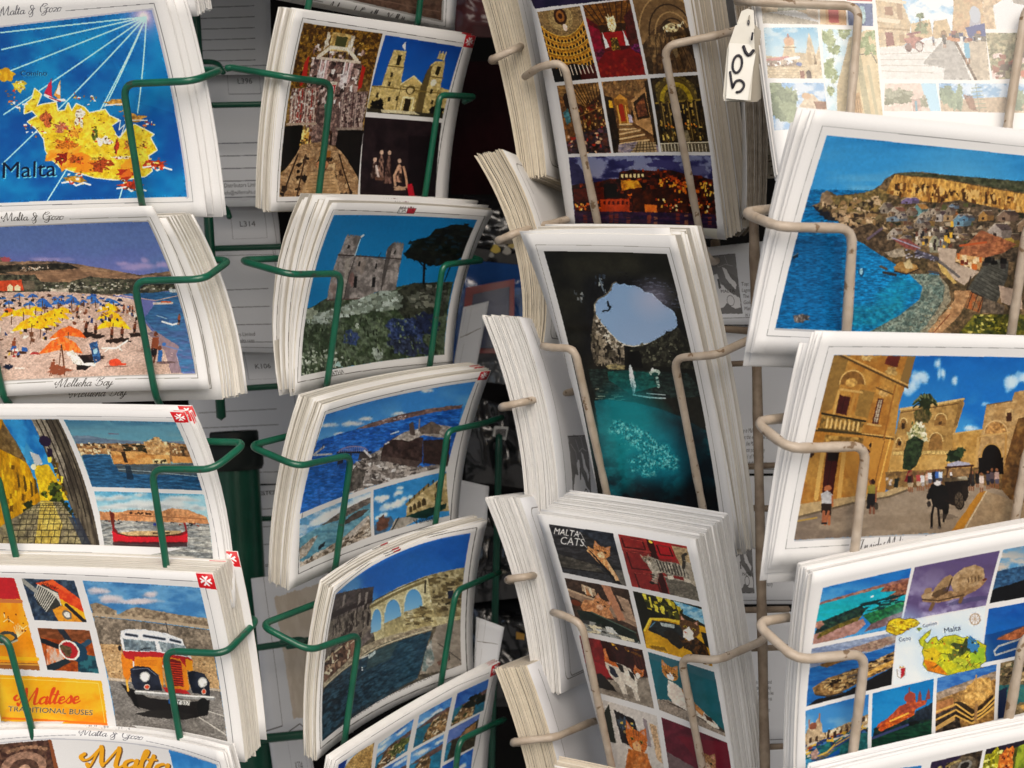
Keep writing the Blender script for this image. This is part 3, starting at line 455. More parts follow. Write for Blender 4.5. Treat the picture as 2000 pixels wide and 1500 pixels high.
    def image(s, name, grain=.035):
        a = s.a; m = s.pm[..., None]; y = a.mean(2)
        def soft(x, r):
            for ax in (0, 1):
                cs = np.cumsum(np.pad(x, [(r+1, r) if k == ax else (0, 0) for k in (0, 1)], mode='edge'), axis=ax)
                x = (cs[2*r+1:]-cs[:-2*r-1])/(2*r+1) if ax == 0 else (cs[:, 2*r+1:]-cs[:, :-2*r-1])/(2*r+1)
            return x
        busy = np.clip(np.sqrt(np.maximum(soft(y*y, 5)-soft(y, 5)**2, 0))*14-.25, 0, 1)[..., None]      # fine detail only where the picture has some
        n = (fbm(s.X/1.7, s.Y/1.7, 18, 2)-.5)[..., None]; n2 = (fbm(s.X/5, s.Y/5, 7, 3)-.5)[..., None]
        a = np.where(m, a*(1+busy*(.42*n+.2*n2)), a)
        b = a.copy(); b[1:-1, 1:-1] = (a[1:-1, 1:-1]*4+a[:-2, 1:-1]+a[2:, 1:-1]+a[1:-1, :-2]+a[1:-1, 2:])/8; a = np.where(m, b, a)
        c = np.clip(a, 0, 1); c = c*.88+c.mean(2, keepdims=True)*.12; a = np.where(m, .62*c+.38*c*c*(3-2*c), a)
        a = a*(1+np.where(m, grain*(.35+.65*busy), .008)*rng.randn(s.H, s.W, 1)); L = lin(np.clip(a, 0, 1))/lin(s.white)*.79
        L = np.clip(L, .004, .86)
        e = np.where(L <= .0031308, L*12.92, 1.055*L**(1/2.4)-.055)
        im = bpy.data.images.new(name, s.W, s.H); o = np.ones((s.H, s.W, 4), np.float32); o[..., :3] = e[::-1]
        im.pixels.foreach_set(o.ravel()); im.update(); im.pack(); return im
    # ---- things that recur in the pictures
    def sea(s, pts, c, c2, sc=(30, 4), a=.18, **k): s.fill(pts, c, c2, sc=sc, sf=.3, a=a, asc=(7, 2), **k)
    def cloud(s, x, y, rx, ry, c='f2f2f2', al=.85):
        for i in range(7):
            s.blob(x+rx*(rng.rand()-.5)*1.3, y+ry*(rng.rand()-.3)*.7, rx*(.25+.3*rng.rand()), ry*(.3+.35*rng.rand()), c, .2, al=al*.7, f=2)
    def town(s, pts, n, base='8a6a48', cols=('c9a678', 'b08a5c', 'd8bd94', '6b4f35', '4a3a2c', 'e0c9a2'), w=(4, 9), h=(4, 10)):
        s.fill(pts, base, a=.4, asc=(4, 4)); s.specks(pts, n, cols, w, h, .15)
    def tree(s, x, y, rx, ry, c='3a4a26', c2='1e2a16'):
        for i in range(14): s.blob(x+rx*(rng.rand()-.5)*1.5, y+ry*(rng.rand()-.5)*1.5, rx*.4, ry*.4, c if i % 2 else c2, .4, a=.3, asc=(3, 3))
    def person(s, x, y, h, shirt, trousers, skin='8a5a3c'):
        w = h*.135; s.ell(x, y-h*.92, w*.5, h*.08, skin)
        s.fill([(x-w*.8, y-h*.82), (x+w*.8, y-h*.82), (x+w*.9, y-h*.42), (x-w*.9, y-h*.42)], shirt)
        s.fill([(x-w*.8, y-h*.45), (x+w*.8, y-h*.45), (x+w*.7, y-h*.18), (x-w*.6, y-h*.18)], trousers)
        s.line([(x-w*.4, y-h*.2), (x-w*.5, y)], w*.5, skin); s.line([(x+w*.4, y-h*.2), (x+w*.3, y)], w*.5, skin)
ALL = [(-8, -8), (108, -8), (108, 108), (-8, 108)]
def art_1a(A):
    A.z(0, 0, 3.572)
    A.line([(-1200, 190), (-20, 108)], 4, '6a6a70'); A.line([(448, 73), (1065, 20), (1337, 1408), (-500, 1450)], 4, '66666c')
    A.script('Malta & Gozo', (-20, 108), (416, 75), 62, '2c2c38', 3.2, .3)
    b = [(-1000, 300), (1045, 64), (1292, 1371), (-700, 1440)]
    A.line(b[1:3], 26, 'b4b4c4'); A.line(b[0:2], 22, 'b4b4c4')
    A.pic(b); A.fill(b, '08509c', rough=False, c2='1080bc', sc=(90, 70), th=.48, sf=.5, a=.02, asc=(30, 30))
    A.fill([(600, 140), (1045, 64), (1180, 780), (900, 700)], '0f7fc4', al=.3)
    for r, c, al in ((330, '3a8ad0', .5), (190, '8a84c8', .8), (110, 'c8a6c4', .9), (50, 'f4ecf4', 1)): A.glow(985, 110, r, c, al)
    for p in ((-20, 222), (-20, 338), (-20, 505), (-20, 790), (-20, 1140), (318, 1400), (690, 735), (918, 780)): A.line([(1003, 112), p], 9, 'a8e4f4')
    A.line([(850, 1235), (822, 1390)], 9, 'a8e4f4')
    isl = [(200, 612), (242, 650), (205, 738), (250, 722), (345, 705), (358, 770), (410, 762), (432, 712), (455, 770), (490, 718), (545, 742), (580, 782), (690, 757), (720, 800), (785, 828), (742, 868), (770, 900), (762, 930), (800, 962), (852, 880), (900, 862), (1032, 930), (1008, 952), (1058, 1040), (1000, 1082), (1032, 1190), (990, 1226), (900, 1242), (780, 1252), (640, 1236), (480, 1192), (390, 1162), (310, 1092), (280, 1040), (265, 960), (215, 892), (150, 842), (215, 800), (180, 762), (125, 782), (130, 720), (180, 680)]
    A.line(isl+isl[:1], 15, 'fbf0c0'); A.fill(isl, 'd8b01a', 'e8c83a', sc=(14, 10), sf=.2, a=.25, asc=(5, 5))
    A.fill(isl, 'b89a20', al=.25, c2='f0cf40', sc=(9, 9))
    A.blob(430, 1080, 120, 90, 'e8861c', .4, c2='f0a030', sc=(12, 8)); A.blob(560, 1140, 110, 60, 'e07a1a', .4, al=.8); A.blob(880, 1170, 70, 60, 'e08a20', .3, al=.8)
    for x, y, rx, ry, c in ((285, 820, 40, 45, 'b05a30'), (385, 880, 60, 30, 'b06a50'), (480, 915, 50, 40, 'd08a28'), (515, 815, 30, 55, 'd8d0c0'), (430, 1000, 70, 40, 'b86a1c'), (390, 1100, 40, 45, '8a2418'), (500, 1110, 45, 30, 'a8501c'), (670, 1150, 70, 40, 'a0441c'), (680, 975, 60, 30, 'e8e0d0'), (620, 920, 18, 40, '5a6a2a'), (860, 1000, 30, 35, 'b87a30'), (975, 1010, 35, 25, 'd8a830'), (780, 1010, 16, 60, 'a83a20'), (820, 1095, 60, 12, 'e8d8d0'), (640, 1105, 50, 12, 'a89030')):
        A.blob(x, y, rx, ry, c, .5, a=.5, asc=(2, 2)); A.specks([(x-rx, y-ry), (x+rx, y-ry), (x+rx, y+ry), (x-rx, y+ry)], 9, ['4a2a10', '6a3a18', 'e8c060', 'c83a20'], (6, 16), (5, 12), .6)
    A.specks(isl, 60, ['3a2c10', '6a5418', '8a3a18'], (6, 22), (3, 6))
    for pts in ([(742, 868), (800, 830), (790, 900), (830, 860), (806, 940), (785, 950)],): A.fill(pts, '1450a0'); A.line(pts, 6, 'e8e4d0')
    A.blob(0, 510, 55, 45, 'd8a81e', .3, c2='c08a1a', sc=(6, 6)); A.blob(92, 590, 45, 40, 'd8b83a', .4, a=.5); A.specks([(60, 560), (130, 560), (130, 620), (60, 620)], 12, ['8a5a20', 'e8e0d0'], (6, 14), (4, 10))
    A.fill([(318, 535), (265, 640), (318, 672)], 'c02848'); A.fill([(380, 548), (330, 655), (376, 690)], 'd89040'); A.fill([(372, 570), (345, 640), (376, 655)], 'f0e8d8')
    A.line([(270, 655), (340, 690), (405, 690)], 18, 'f0ece6'); A.line([(300, 670), (380, 700)], 8, 'a02838')
    for (x, y) in ((510, 665), (600, 690), (160, 890), (240, 930), (1000, 860), (830, 780), (25, 650), (40, 720), (110, 735)):
        A.specks([(x-35, y-30), (x+35, y-30), (x+35, y+30), (x-35, y+30)], 9, ['d87030', 'b83a28', 'f0e8e0', '8a5a30', 'e8b040'], (6, 22), (5, 14), .7)
    A.blob(765, 705, 70, 22, 'b8843a', .4, a=.5); A.blob(905, 815, 70, 25, 'b8843a', .4, a=.5); A.line([(690, 725), (840, 715)], 9, 'f0eee8'); A.line([(830, 830), (985, 830)], 7, 'e8e4da')
    for x, y in ((500, 1250), (890, 1290), (1060, 1140)):
        A.blob(x, y, 75, 26, 'b8862a' if x < 600 else 'b03c20', .4, a=.5); A.line([(x-90, y+25), (x-30, y+15), (x+10, y+45), (x+60, y+25), (x+110, y+40)], 12, 'f0f0f0')
        A.specks([(x-60, y-50), (x+50, y-50), (x+60, y+40), (x-60, y+30)], 14, ['c83a20', '6a3a18', 'e8c060', 'f0e8d8'], (8, 24), (6, 14), .6)
    A.blob(850, 1215, 60, 40, 'a83418', .4); A.fill([(800, 1240), (870, 1170), (905, 1225)], 'd86a20')
    A.txt('Comino', (105, 522), (290, 522), 36, '62b8e0'); A.txt('Comino', (103, 519), (287, 519), 36, '16284e')
    A.txt('Malta', (-5, 1246), (372, 1232), 118, '6ac0e8'); A.txt('Malta', (-12, 1240), (364, 1226), 118, '0c1a36')
def umbrella(A, x, y, rx, ry, c, d):
    A.fill([(x-rx, y+ry), (x-rx*.5, y-ry*.4), (x, y-ry), (x+rx*.6, y-ry*.3), (x+rx, y+ry*.9), (x, y+ry*.5)], c, d, sc=(5, 8), sf=.2, a=.12); A.line([(x, y), (x+3, y+ry*2.6)], 6, '5a3a28')
def art_1b(A):
    A.z(0, 370, 3.41)
    A.line([(-1000, 270), (16, 210)], 4, '77756f'); A.line([(482, 187), (1012, 167), (1332, 1238), (785, 1252)], 4, '77756f'); A.line([(370, 1268), (-300, 1300)], 4, '77756f')
    A.script('Malta & Gozo', (40, 200), (440, 190), 55, '33302e', 3.6, .3); A.script('Mellieha Bay', (395, 1306), (770, 1292), 60, '33302e', 3.6, .3)
    b = [(-900, 280), (992, 198), (1308, 1207), (-500, 1280)]
    A.line(b[:2], 14, 'a8a4a4'); A.line(b[1:3], 20, 'a8a4a4'); A.line(b[2:], 20, 'a8a4a4')
    A.pic(b); A.fill(b, '46629f', rough=False, c2='5a70a8', sc=(140, 60), g=((500, 200), (500, 560), '6a70ae'), a=.06)
    A.specks(b[:2]+[(1150, 500), (-900, 500)], 0, ['fff'])
    for x, y, rx, ry in ((945, 455, 40, 34), (900, 500, 190, 34), (1050, 480, 60, 34), (300, 455, 160, 20), (780, 480, 60, 20)): A.cloud(x, y, rx, ry, '9a8cbc', .55)
    A.fill([(-900, 420), (0, 440), (45, 470), (330, 470), (500, 490), (700, 525), (900, 560), (1100, 530), (1170, 640), (600, 720), (-900, 740)], '5e5048', '8a6e58', sc=(30, 7), a=.35, asc=(6, 3))
    A.fill([(-900, 520), (160, 490), (420, 485), (500, 515), (300, 540), (-900, 580)], '2c2a26', '4a443a', sc=(10, 5), a=.4); A.fill([(0, 540), (520, 520), (950, 575), (330, 620)], 'a07c60', '7a5e4a', sc=(24, 5), a=.2, al=.8)
    A.fill([(-900, 560), (200, 560), (240, 610), (430, 610), (560, 570), (690, 585), (920, 590), (1140, 590), (1170, 650), (920, 690), (600, 690), (-900, 720)], '3a3a32', '565446', sc=(8, 5), sf=.2, a=.5)
    A.specks([(250, 610), (1150, 610), (1150, 660), (250, 670)], 170, ['c8c4b8', 'a8a498', '6a665e', '2c2c28', '8a8474', '44503a'], (8, 22), (4, 12)); A.specks([(90, 500), (300, 500), (300, 540), (90, 540)], 30, ['d8c8b8', 'a88a74'], (6, 14), (4, 9))
    A.fill([(-300, 600), (110, 595), (122, 665), (-300, 670)], 'c04a2c', a=.2); A.fill([(10, 640), (30, 620), (50, 640), (50, 668), (10, 668)], 'e8c8a0'); A.fill([(60, 640), (80, 625), (98, 640), (98, 668), (60, 668)], 'e8c8a0'); A.blob(15, 455, 30, 18, 'a0505a'); A.fill([(120, 600), (190, 600), (200, 655), (122, 660)], '6a6052', a=.3)
    A.fill([(300, 660), (420, 650), (420, 690), (300, 690)], 'b0a496', a=.4)
    A.fill([(-900, 690), (300, 672), (620, 690), (850, 720), (905, 800), (940, 880), (1010, 960), (1150, 1060), (1230, 1215), (-500, 1290)], 'bfa398', 'b09488', sc=(60, 16), sf=.3, a=.22, asc=(3, 2))
    A.fill([(780, 690), (1170, 665), (1310, 1200), (1215, 1205), (1170, 1090), (1180, 1040), (1000, 930), (930, 850), (1010, 730)], '2c5a88', '3e6e9a', sc=(30, 6), g=((1100, 690), (1230, 1200), '5c6494'), a=.2, asc=(8, 2))
    A.fill([(1000, 930), (1180, 1035), (1165, 1090), (1215, 1205), (1150, 1210), (1080, 1060), (960, 950)], '8a7680', a=.12); A.line([(1050, 870), (1120, 890), (1160, 880)], 12, 'c8d0d8'); A.line([(1010, 830), (1080, 850)], 6, '8aa8c0'); A.line([(1080, 1030), (1200, 1060)], 8, '6a7aa8'); A.line([(780, 700), (1000, 730), (1170, 690)], 5, 'c8a090')
    A.line([(990, 750), (1110, 745)], 16, 'c8b8b0'); A.line([(1040, 738), (1100, 738)], 10, 'c85a30'); A.fill([(1090, 650), (1170, 650), (1170, 675), (1095, 675)], 'a8b0b4', a=.3)
    A.specks([(-700, 690), (760, 690), (880, 780), (-700, 790)], 150, ['2a4a8a', '3a6aa8', '1e2c4a', '5a3c30', '2c2420', 'd8b8a8'], (10, 40), (6, 18), .5)
    for x, y, r in ((20, 745, 40), (90, 695, 40), (180, 700, 40), (160, 755, 45), (260, 760, 60), (330, 715, 25), (370, 712, 25), (440, 735, 60), (350, 745, 50), (575, 712, 45), (600, 740, 40), (720, 742, 40), (520, 740, 30), (245, 735, 50), (-100, 740, 60), (450, 715, 30)): umbrella(A, x, y, r, r*.4, '2a5aa4', '3c72b8')
    for x, y, r in ((200, 790, 50), (380, 800, 60), (120, 810, 80), (40, 815, 70), (690, 780, 75), (330, 825, 90), (280, 850, 90), (700, 830, 80), (240, 870, 100), (180, 890, 120), (725, 885, 105), (-120, 830, 90), (-230, 900, 120)): umbrella(A, x, y, r*1.15, r*.42, 'f0be18', 'd8a010')
    A.blob(20, 795, 30, 12, 'd8682c')
    A.specks([(-500, 900), (360, 900), (360, 1000), (-500, 1040)], 60, ['2a1e1a', '4a3024', '6a4430', '24386a', 'd8d0c8', 'c8a020'], (10, 40), (8, 26), .7)
    A.specks([(-300, 760), (900, 740), (930, 860), (-300, 900)], 60, ['3a2a28', '5a3828', '8a5c48', '2c3c68', 'd8ccc4', 'c8a048', '6a4438'], (6, 18), (5, 16), .6)
    A.specks([(420, 780), (620, 760), (900, 800), (900, 860), (830, 880), (440, 890)], 44, ['2a1e1a', '6a3c28', '8a5a40', '24386a', 'd8d0c8'], (8, 26), (8, 24), .6)
    for x, y in ((545, 950), (610, 960), (870, 950), (790, 985), (720, 990)): A.person(x, y+10, 90, '6a3a26', '30201a', '5a3424'); A.blob(x+10, y+10, 50, 16, '30221e', .4)
    umbrella(A, 430, 945, 125, 44, 'd85a1c', 'e87830'); umbrella(A, 390, 1030, 150, 62, 'dc5e1e', 'e88038')
    A.line([(392, 1030), (440, 1225)], 9, '5a3420'); A.blob(600, 1110, 100, 22, '3a2c2c', .3); A.blob(560, 1150, 70, 40, '241c1c', .3)
    A.fill([(430, 1080), (470, 1060), (560, 1150), (640, 1140), (640, 1170), (500, 1160)], 'd8d4cc', a=.3); A.fill([(575, 1020), (630, 1005), (668, 1130), (630, 1150)], '24406a', '3a6aa0', sc=(5, 5)); A.ell(625, 1070, 16, 20, '8ab0c8')
    A.line([(665, 1050), (760, 1050), (830, 1000)], 12, 'e0dcd4'); A.line([(690, 1070), (720, 1045)], 8, 'e0dcd4'); A.line([(800, 1065), (770, 1040)], 8, 'e0dcd4')
    A.ell(765, 1145, 42, 26, 'd84a2c', a=.2); A.line([(800, 1155), (835, 1155)], 14, 'd84a2c'); A.line([(700, 1170), (850, 1170)], 8, '8a6a60')
    for x, y, s in ((350, 1230, 110), (70, 1090, 110), (1015, 1140, 200), (1160, 890, 75), (830, 810, 50), (850, 815, 50), (790, 815, 60), (480, 835, 70)): A.person(x, y, s, '8a4a30', '2a2226', '6e3e28')
    A.blob(400, 1195, 70, 30, '8a4c34', .4); A.fill([(1045, 1060), (1070, 1060), (1075, 1140), (1045, 1140)], '2c62a4'); A.ell(1050, 1045, 13, 15, '6e3e28'); A.ell(1075, 1020, 12, 12, '3a6ab0'); A.blob(1100, 1140, 60, 10, '6a5658')
    A.specks([(-400, 1060), (200, 1040), (240, 1100), (-400, 1130)], 40, ['2c5aa0', 'd8d4cc', 'a83a3a', '4a2c20', 'e0b020'], (14, 46), (12, 34), .7); A.blob(50, 1170, 35, 18, '1e2840'); A.line([(100, 1180), (160, 1180)], 8, 'd8ccc4')
    A.specks([(300, 1000), (1100, 950), (1200, 1200), (-300, 1240)], 90, ['a88478', 'd8b4a8', '8a6a60'], (5, 16), (3, 5)); A.cm = None
def art_1c(A):
    A.z(0, 790, 3.846)
    A.line([(-700, 92), (1285, 107)], 4, '8a8890'); A.line([(1338, 146), (1600, 1200), (1650, 1420), (-300, 1430)], 4, '8a8890')
    A.cross([(1277, 58), (1392, 58), (1400, 143), (1300, 143)])
    # narrow street
    q = [(-640, 120), (432, 126), (712, 1120), (-420, 1110)]; q = [q[0], q[1], (760, 1330), (-380, 1330)]
    A.pic(q); A.fill(q, '1466ac', rough=False, c2='2c8acc', sc=(30, 40), a=.05); A.blob(140, 400, 60, 70, '4aa4d8', .3, al=.6)
    A.fill([(-640, 120), (0, 120), (60, 280), (110, 400), (160, 520), (235, 760), (120, 840), (-100, 1000), (-600, 1200)], 'c8980c', 'a87808', sc=(12, 30), a=.25, asc=(4, 8)); A.fill([(0, 150), (90, 330), (140, 470), (60, 420), (-100, 330)], '6a5a48', '4a3c34', sc=(8, 14), a=.4, al=.8)
    A.fill([(180, 470), (240, 490), (300, 480), (440, 760), (230, 765)], 'd8b41c', 'c09a14', sc=(10, 14), a=.2); A.fill([(150, 300), (250, 470), (200, 500), (120, 420)], '3a86b8', al=.7); A.fill([(170, 380), (240, 410), (260, 480), (200, 490)], 'c8b8b0', al=.8)
    A.fill([(225, 126), (432, 126), (720, 1150), (640, 1150), (520, 960), (440, 760), (360, 560), (300, 420)], '5e564a', '463e36', sc=(6, 50), sf=.3, a=.35, asc=(3, 16), ang=-.25); A.fill([(225, 126), (330, 126), (420, 420), (440, 620), (380, 560), (300, 380)], '8a8078', 'b0a898', sc=(6, 26), a=.3, al=.6)
    for k in range(5): A.line([(260+38*k, 126), (420+52*k, 700+60*k)], 9, '2c2620')
    A.ell(297, 298, 45, 42, '2a1a3a'); A.blob(322, 392, 22, 38, '2a1a34', .3); A.ell(185, 500, 22, 22, 'e0d8b0')
    for p in ((50, 590), (100, 620), (150, 660), (180, 640)): A.fill([(p[0], p[1]-60), (p[0]+18, p[1]-40), (p[0]+26, p[1]+60), (p[0]+8, p[1]+70)], '5a4410')
    A.specks([(300, 420), (380, 480), (440, 720), (300, 700)], 30, ['7a5a10', 'e8cc40', '4a3a18', 'd0a010'], (10, 26), (16, 50)); A.specks([(-300, 400), (60, 440), (140, 760), (-200, 900)], 30, ['6a4a08', 'e0b018', '8a6408'], (10, 26), (16, 60))
    for x, y, r in ((340, 680, 55), (350, 740, 50), (255, 715, 25), (150, 790, 30), (130, 810, 35), (410, 790, 35), (440, 850, 35)): A.tree(x, y, r, r, '5a6420' if x < 400 and x > 200 else '262e18', '2a3414')
    A.fill([(120, 830), (235, 760), (385, 770), (470, 880), (640, 1150), (700, 1330), (-300, 1330), (-100, 960)], '6e6654', '8a8060', sc=(16, 10), a=.35, asc=(5, 3)); A.fill([(225, 765), (320, 768), (400, 940), (340, 1330), (180, 1330), (215, 900)], 'b89a38', 'd0b850', sc=(10, 12), a=.3, al=.7)
    for r in range(13):
        y = 780+r*r*2.6+r*10; w = 20+r*5.2; x0 = 225-r*34; x1 = 390+r*27
        A.line([(x0, y), (x1, y+4)], 3+r*.35, '2c2820'); x = x0+(r % 2)*w*.5
        while x < x1: A.line([(x, y), (x-6, y+r*5.2+12)], 3+r*.3, '2c2820'); x += w*(.8+.5*rng.rand())
    A.fill([(440, 880), (520, 890), (660, 1150), (600, 1150)], '2c3448', al=.7)
    # harbour fort
    h = [(470, 130), (1302, 142), (1446, 678), (622, 657)]
    A.pic(h); A.fill(h, '3a6f92', rough=False, c2='5a8ea6', sc=(60, 12), g=((800, 130), (800, 300), '7aa0a8'), a=.04); A.fill([(510, 258), (640, 255), (780, 285), (1060, 300), (1340, 290), (1350, 330), (530, 325)], '5c7088', '71849a', sc=(40, 6), a=.08); A.line([(790, 240), (860, 242)], 10, '6a6a80')
    A.town([(525, 322), (700, 318), (1040, 318), (1120, 270), (1165, 275), (1185, 300), (1370, 318), (1390, 440), (1200, 460), (800, 470), (770, 400), (560, 408)], 220, '8a6644', w=(10, 30), h=(10, 26)); A.specks([(890, 330), (1080, 330), (1080, 390), (890, 370)], 24, ['2c2818', '3a3420'], (12, 40), (8, 24))
    A.fill([(1040, 300), (1120, 300), (1120, 262), (1160, 262), (1170, 300), (1230, 330), (1220, 420), (1060, 400)], 'c8a274', 'a87c4c', sc=(6, 6), a=.35)
    A.fill([(780, 378), (860, 385), (890, 380), (1030, 380), (1060, 400), (1220, 405), (1225, 470), (990, 480), (800, 485)], 'b87c40', 'd09a5c', sc=(20, 8), a=.2); A.fill([(860, 385), (890, 380), (905, 470), (880, 470)], '3a2a20'); A.fill([(1240, 410), (1385, 415), (1400, 465), (1240, 465)], 'c88c50', a=.15); A.fill([(1090, 440), (1200, 440), (1200, 472), (1090, 472)], 'c8b080', a=.2); A.specks([(1090, 445), (1200, 445), (1200, 470), (1090, 470)], 8, ['3a3020'], (10, 14), (12, 18)); A.fill([(640, 460), (780, 455), (790, 478), (650, 470)], '3a2c24')
    A.sea([(560, 410), (780, 405), (790, 480), (1230, 480), (1395, 465), (1446, 678), (622, 657)], '1c4a70', '2c5f88', a=.35); A.fill([(810, 485), (1390, 465), (1420, 560), (1000, 560), (830, 540)], '6e5844', al=.5); A.line([(830, 520), (1100, 540), (1420, 570)], 6, '8a98a0'); A.fill([(880, 490), (920, 490), (940, 600), (890, 600)], '14283c', al=.7)
    # red boat
    b = [(636, 690), (1458, 708), (1538, 1130), (725, 1104), (740, 1230), (1560, 1240)]; b = [(636, 690), (1458, 708), (1565, 1260), (765, 1250)]
    A.pic(b); A.fill(b, '4a94c0', rough=False, c2='8ab8cc', sc=(40, 14), a=.06, g=((1000, 690), (1000, 860), '94b8c4'))
    for x, y, rx, ry in ((720, 745, 90, 26), (850, 735, 80, 26), (990, 712, 50, 14), (900, 790, 190, 40), (1150, 790, 260, 70), (1300, 740, 160, 30), (1420, 800, 80, 40), (760, 810, 120, 26)): A.cloud(x, y, rx, ry, 'c4c8cc', .8); A.cloud(x, y+ry*.3, rx*.8, ry*.4, '8e9aa4', .4)
    A.fill([(675, 845), (840, 850), (890, 835), (1000, 830), (1150, 840), (1220, 815), (1350, 830), (1480, 880), (1500, 935), (690, 915)], 'b07850', 'c48c62', sc=(16, 6), a=.3); A.specks([(900, 850), (1080, 850), (1080, 865), (900, 865)], 9, ['3a2418'], (14, 22), (10, 14)); A.line([(850, 870), (1480, 895)], 6, '8a5c3c')
    A.sea([(685, 908), (1500, 930), (1565, 1260), (765, 1250)], '9a9a98', '74787c', a=.4); A.specks([(690, 905), (1500, 925), (1500, 950), (690, 935)], 30, ['2c2c34', 'b0a8a0', '7a3c30'], (8, 22), (6, 12)); A.line([(1095, 940), (1155, 938)], 18, '243c8c')
    A.line([(690, 1000), (800, 945)], 4, '5a564e')
    A.fill([(752, 835), (790, 860), (795, 960), (830, 1005), (900, 1025), (1150, 1025), (1290, 1005), (1330, 985), (1308, 925), (1325, 925), (1345, 1000), (1350, 1060), (1330, 1078), (1000, 1085), (800, 1075), (785, 990)], '8a1420', '6a2a20', sc=(20, 30), sf=.2); A.fill([(780, 990), (830, 1015), (1000, 1035), (1300, 1020), (1345, 1005), (1350, 1065), (1100, 1070), (795, 1065)], 'c01c2c', a=.08); A.fill([(830, 1005), (960, 990), (1300, 985), (1290, 1005), (1100, 1030), (880, 1025)], 'b89a70', a=.3); A.fill([(790, 1075), (1350, 1068), (1350, 1100), (1000, 1120), (800, 1105)], '3a2228', al=.8); A.line([(830, 1008), (900, 1026), (1150, 1028), (1300, 1008)], 8, '4a2c1c'); A.line([(1090, 1005), (1210, 1000)], 10, '3a2c22'); A.cm = None
def art_1d(A):
    A.z(0, 1070, 3.489)
    A.line([(-400, 150), (0, 175), (1345, 238)], 4, '6a6a70'); A.line([(1395, 285), (1588, 1382), (1000, 1340), (-300, 1240)], 4, '6a6a70')
    A.cross([(1334, 175), (1447, 180), (1470, 293), (1352, 280)])
    # panels at the left
    A.fill([(-300, 200), (88, 218), (245, 868), (-150, 842)], 'd88414', 'e09a20', sc=(30, 40), a=.05); A.fill([(-300, 200), (88, 218), (122, 372), (-280, 352)], 'b02028', a=.08); A.line([(-280, 368), (124, 388)], 26, 'b86a3c'); A.line([(-170, 770), (228, 792)], 24, 'e0a81c'); A.fill([(-160, 800), (232, 820), (245, 868), (-150, 842)], '8a5428'); A.line([(-160, 812), (236, 832)], 10, 'c8923c')
    A.ell(20, 640, 75, 45, '3a3c3c'); A.ell(20, 640, 52, 26, 'c88a1c'); A.line([(-60, 680), (20, 688), (90, 660)], 12, 'a8a898')
    for k in range(7): A.line([(95, 640), (90+14*k-20, 545+10*abs(k-2))], 4, 'ecd09c')
    A.line([(0, 530), (30, 510), (70, 540)], 5, 'ecd09c'); A.line([(10, 500), (5, 470)], 6, 'ecd09c'); A.line([(105, 560), (130, 580), (160, 560)], 5, 'ecd09c'); A.line([(45, 700), (45, 760)], 10, 'ecd09c'); A.specks([(0, 470), (160, 470), (170, 620), (0, 520)], 10, ['6a2a10'], (6, 9), (8, 12))
    g = [(136, 222), (496, 240), (568, 541), (210, 522)]; A.sub(g)
    A.fill(ALL, '24344c', '3a4a5c', sc=(9, 9), a=.4); A.fill([(24, 10), (60, 0), (101, 45), (101, 78), (60, 45), (30, 18)], 'c83a1c', 'e05a28', sc=(10, 10)); A.fill([(60, 44), (80, 60), (101, 78), (101, 95), (75, 80), (58, 55)], 'e0a01c'); A.fill([(40, 72), (62, 62), (90, 90), (96, 101), (46, 101)], 'd88a24', a=.15)
    A.fill([(14, 40), (36, 12), (62, 30), (58, 62), (30, 80), (16, 62)], '3a3a3a')
    for k in range(10): A.line([(14+k*1.5, 42+k*4), (28+k*3.4, 14+k*2.4), (60, 34+k*3)], 2.2, 'b8b4ac')
    A.ell(66, 84, 9, 11, '6a6660'); A.ell(66, 84, 6, 7, 'd8d4cc'); A.line([(70, 60), (96, 98)], 7, '2c2a2c'); A.txt('Schaper', (34, 12), (62, 26), 9, '3a1410', .2); A.line([(0, 4), (20, 30)], 9, '8a8a88'); A.end()
    g = [(229, 577), (584, 597), (648, 893), (296, 866)]; A.sub(g)
    A.fill(ALL, 'a8541c', '8a3c14', sc=(14, 10), a=.2); A.fill([(0, 0), (101, 0), (101, 25), (60, 30), (30, 25), (0, 22)], '6a3c20', '8a5030', sc=(10, 6)); A.fill([(10, 40), (40, 45), (40, 80), (0, 95)], 'b8a094', 'c86a3c', sc=(6, 12)); A.fill([(0, 22), (45, 42), (45, 55), (0, 35)], '20242c'); A.fill([(38, 0), (52, 0), (62, 25), (52, 32)], '28303c'); A.fill([(95, 20), (101, 26), (75, 50), (70, 38)], '2c4c64'); A.fill([(0, 90), (42, 70), (50, 78), (14, 101), (0, 101)], '24323c'); A.fill([(66, 55), (101, 60), (101, 101), (60, 101), (64, 75)], '1c3c4c', '2c6470', sc=(8, 8)); A.ell(66, 52, 20, 24, '1c4058'); A.ell(52, 50, 20, 24, 'd0ccc4'); A.ell(52, 50, 16, 20, 'a8242c'); A.blob(48, 50, 10, 16, '5a4a34', .4, a=.5); A.end()
    y = [(-150, 880), (665, 943), (722, 1246), (-60, 1190)]; A.fill(y, 'e0a018', 'e8ac24', sc=(60, 30), g=((300, 900), (330, 1230), 'd88412'), a=.03); A.line([(-140, 905), (645, 960), (700, 1225), (-60, 1172)], 5, 'e8c45a'); A.line([(5, 1175), (712, 1228)], 14, 'd8701c')
    A.script('Maltese', (100, 1090), (520, 1090), 105, 'c8401c', 15, .15, 1.5); A.script('Maltese', (100, 1090), (520, 1090), 105, 'c8401c', 15, .15, 1.5)
    A.txt('TRADITIONAL BUSES', (38, 1132), (612, 1170), 34, '2c3444', outline=('d8b060', 1.6))
    # the bus
    q = [(552, 241), (1355, 281), (1542, 1333), (780, 1250)]; A.pic(q); A.fill(q, '3a74ac', rough=False, c2='5a90c0', sc=(40, 16), a=.05)
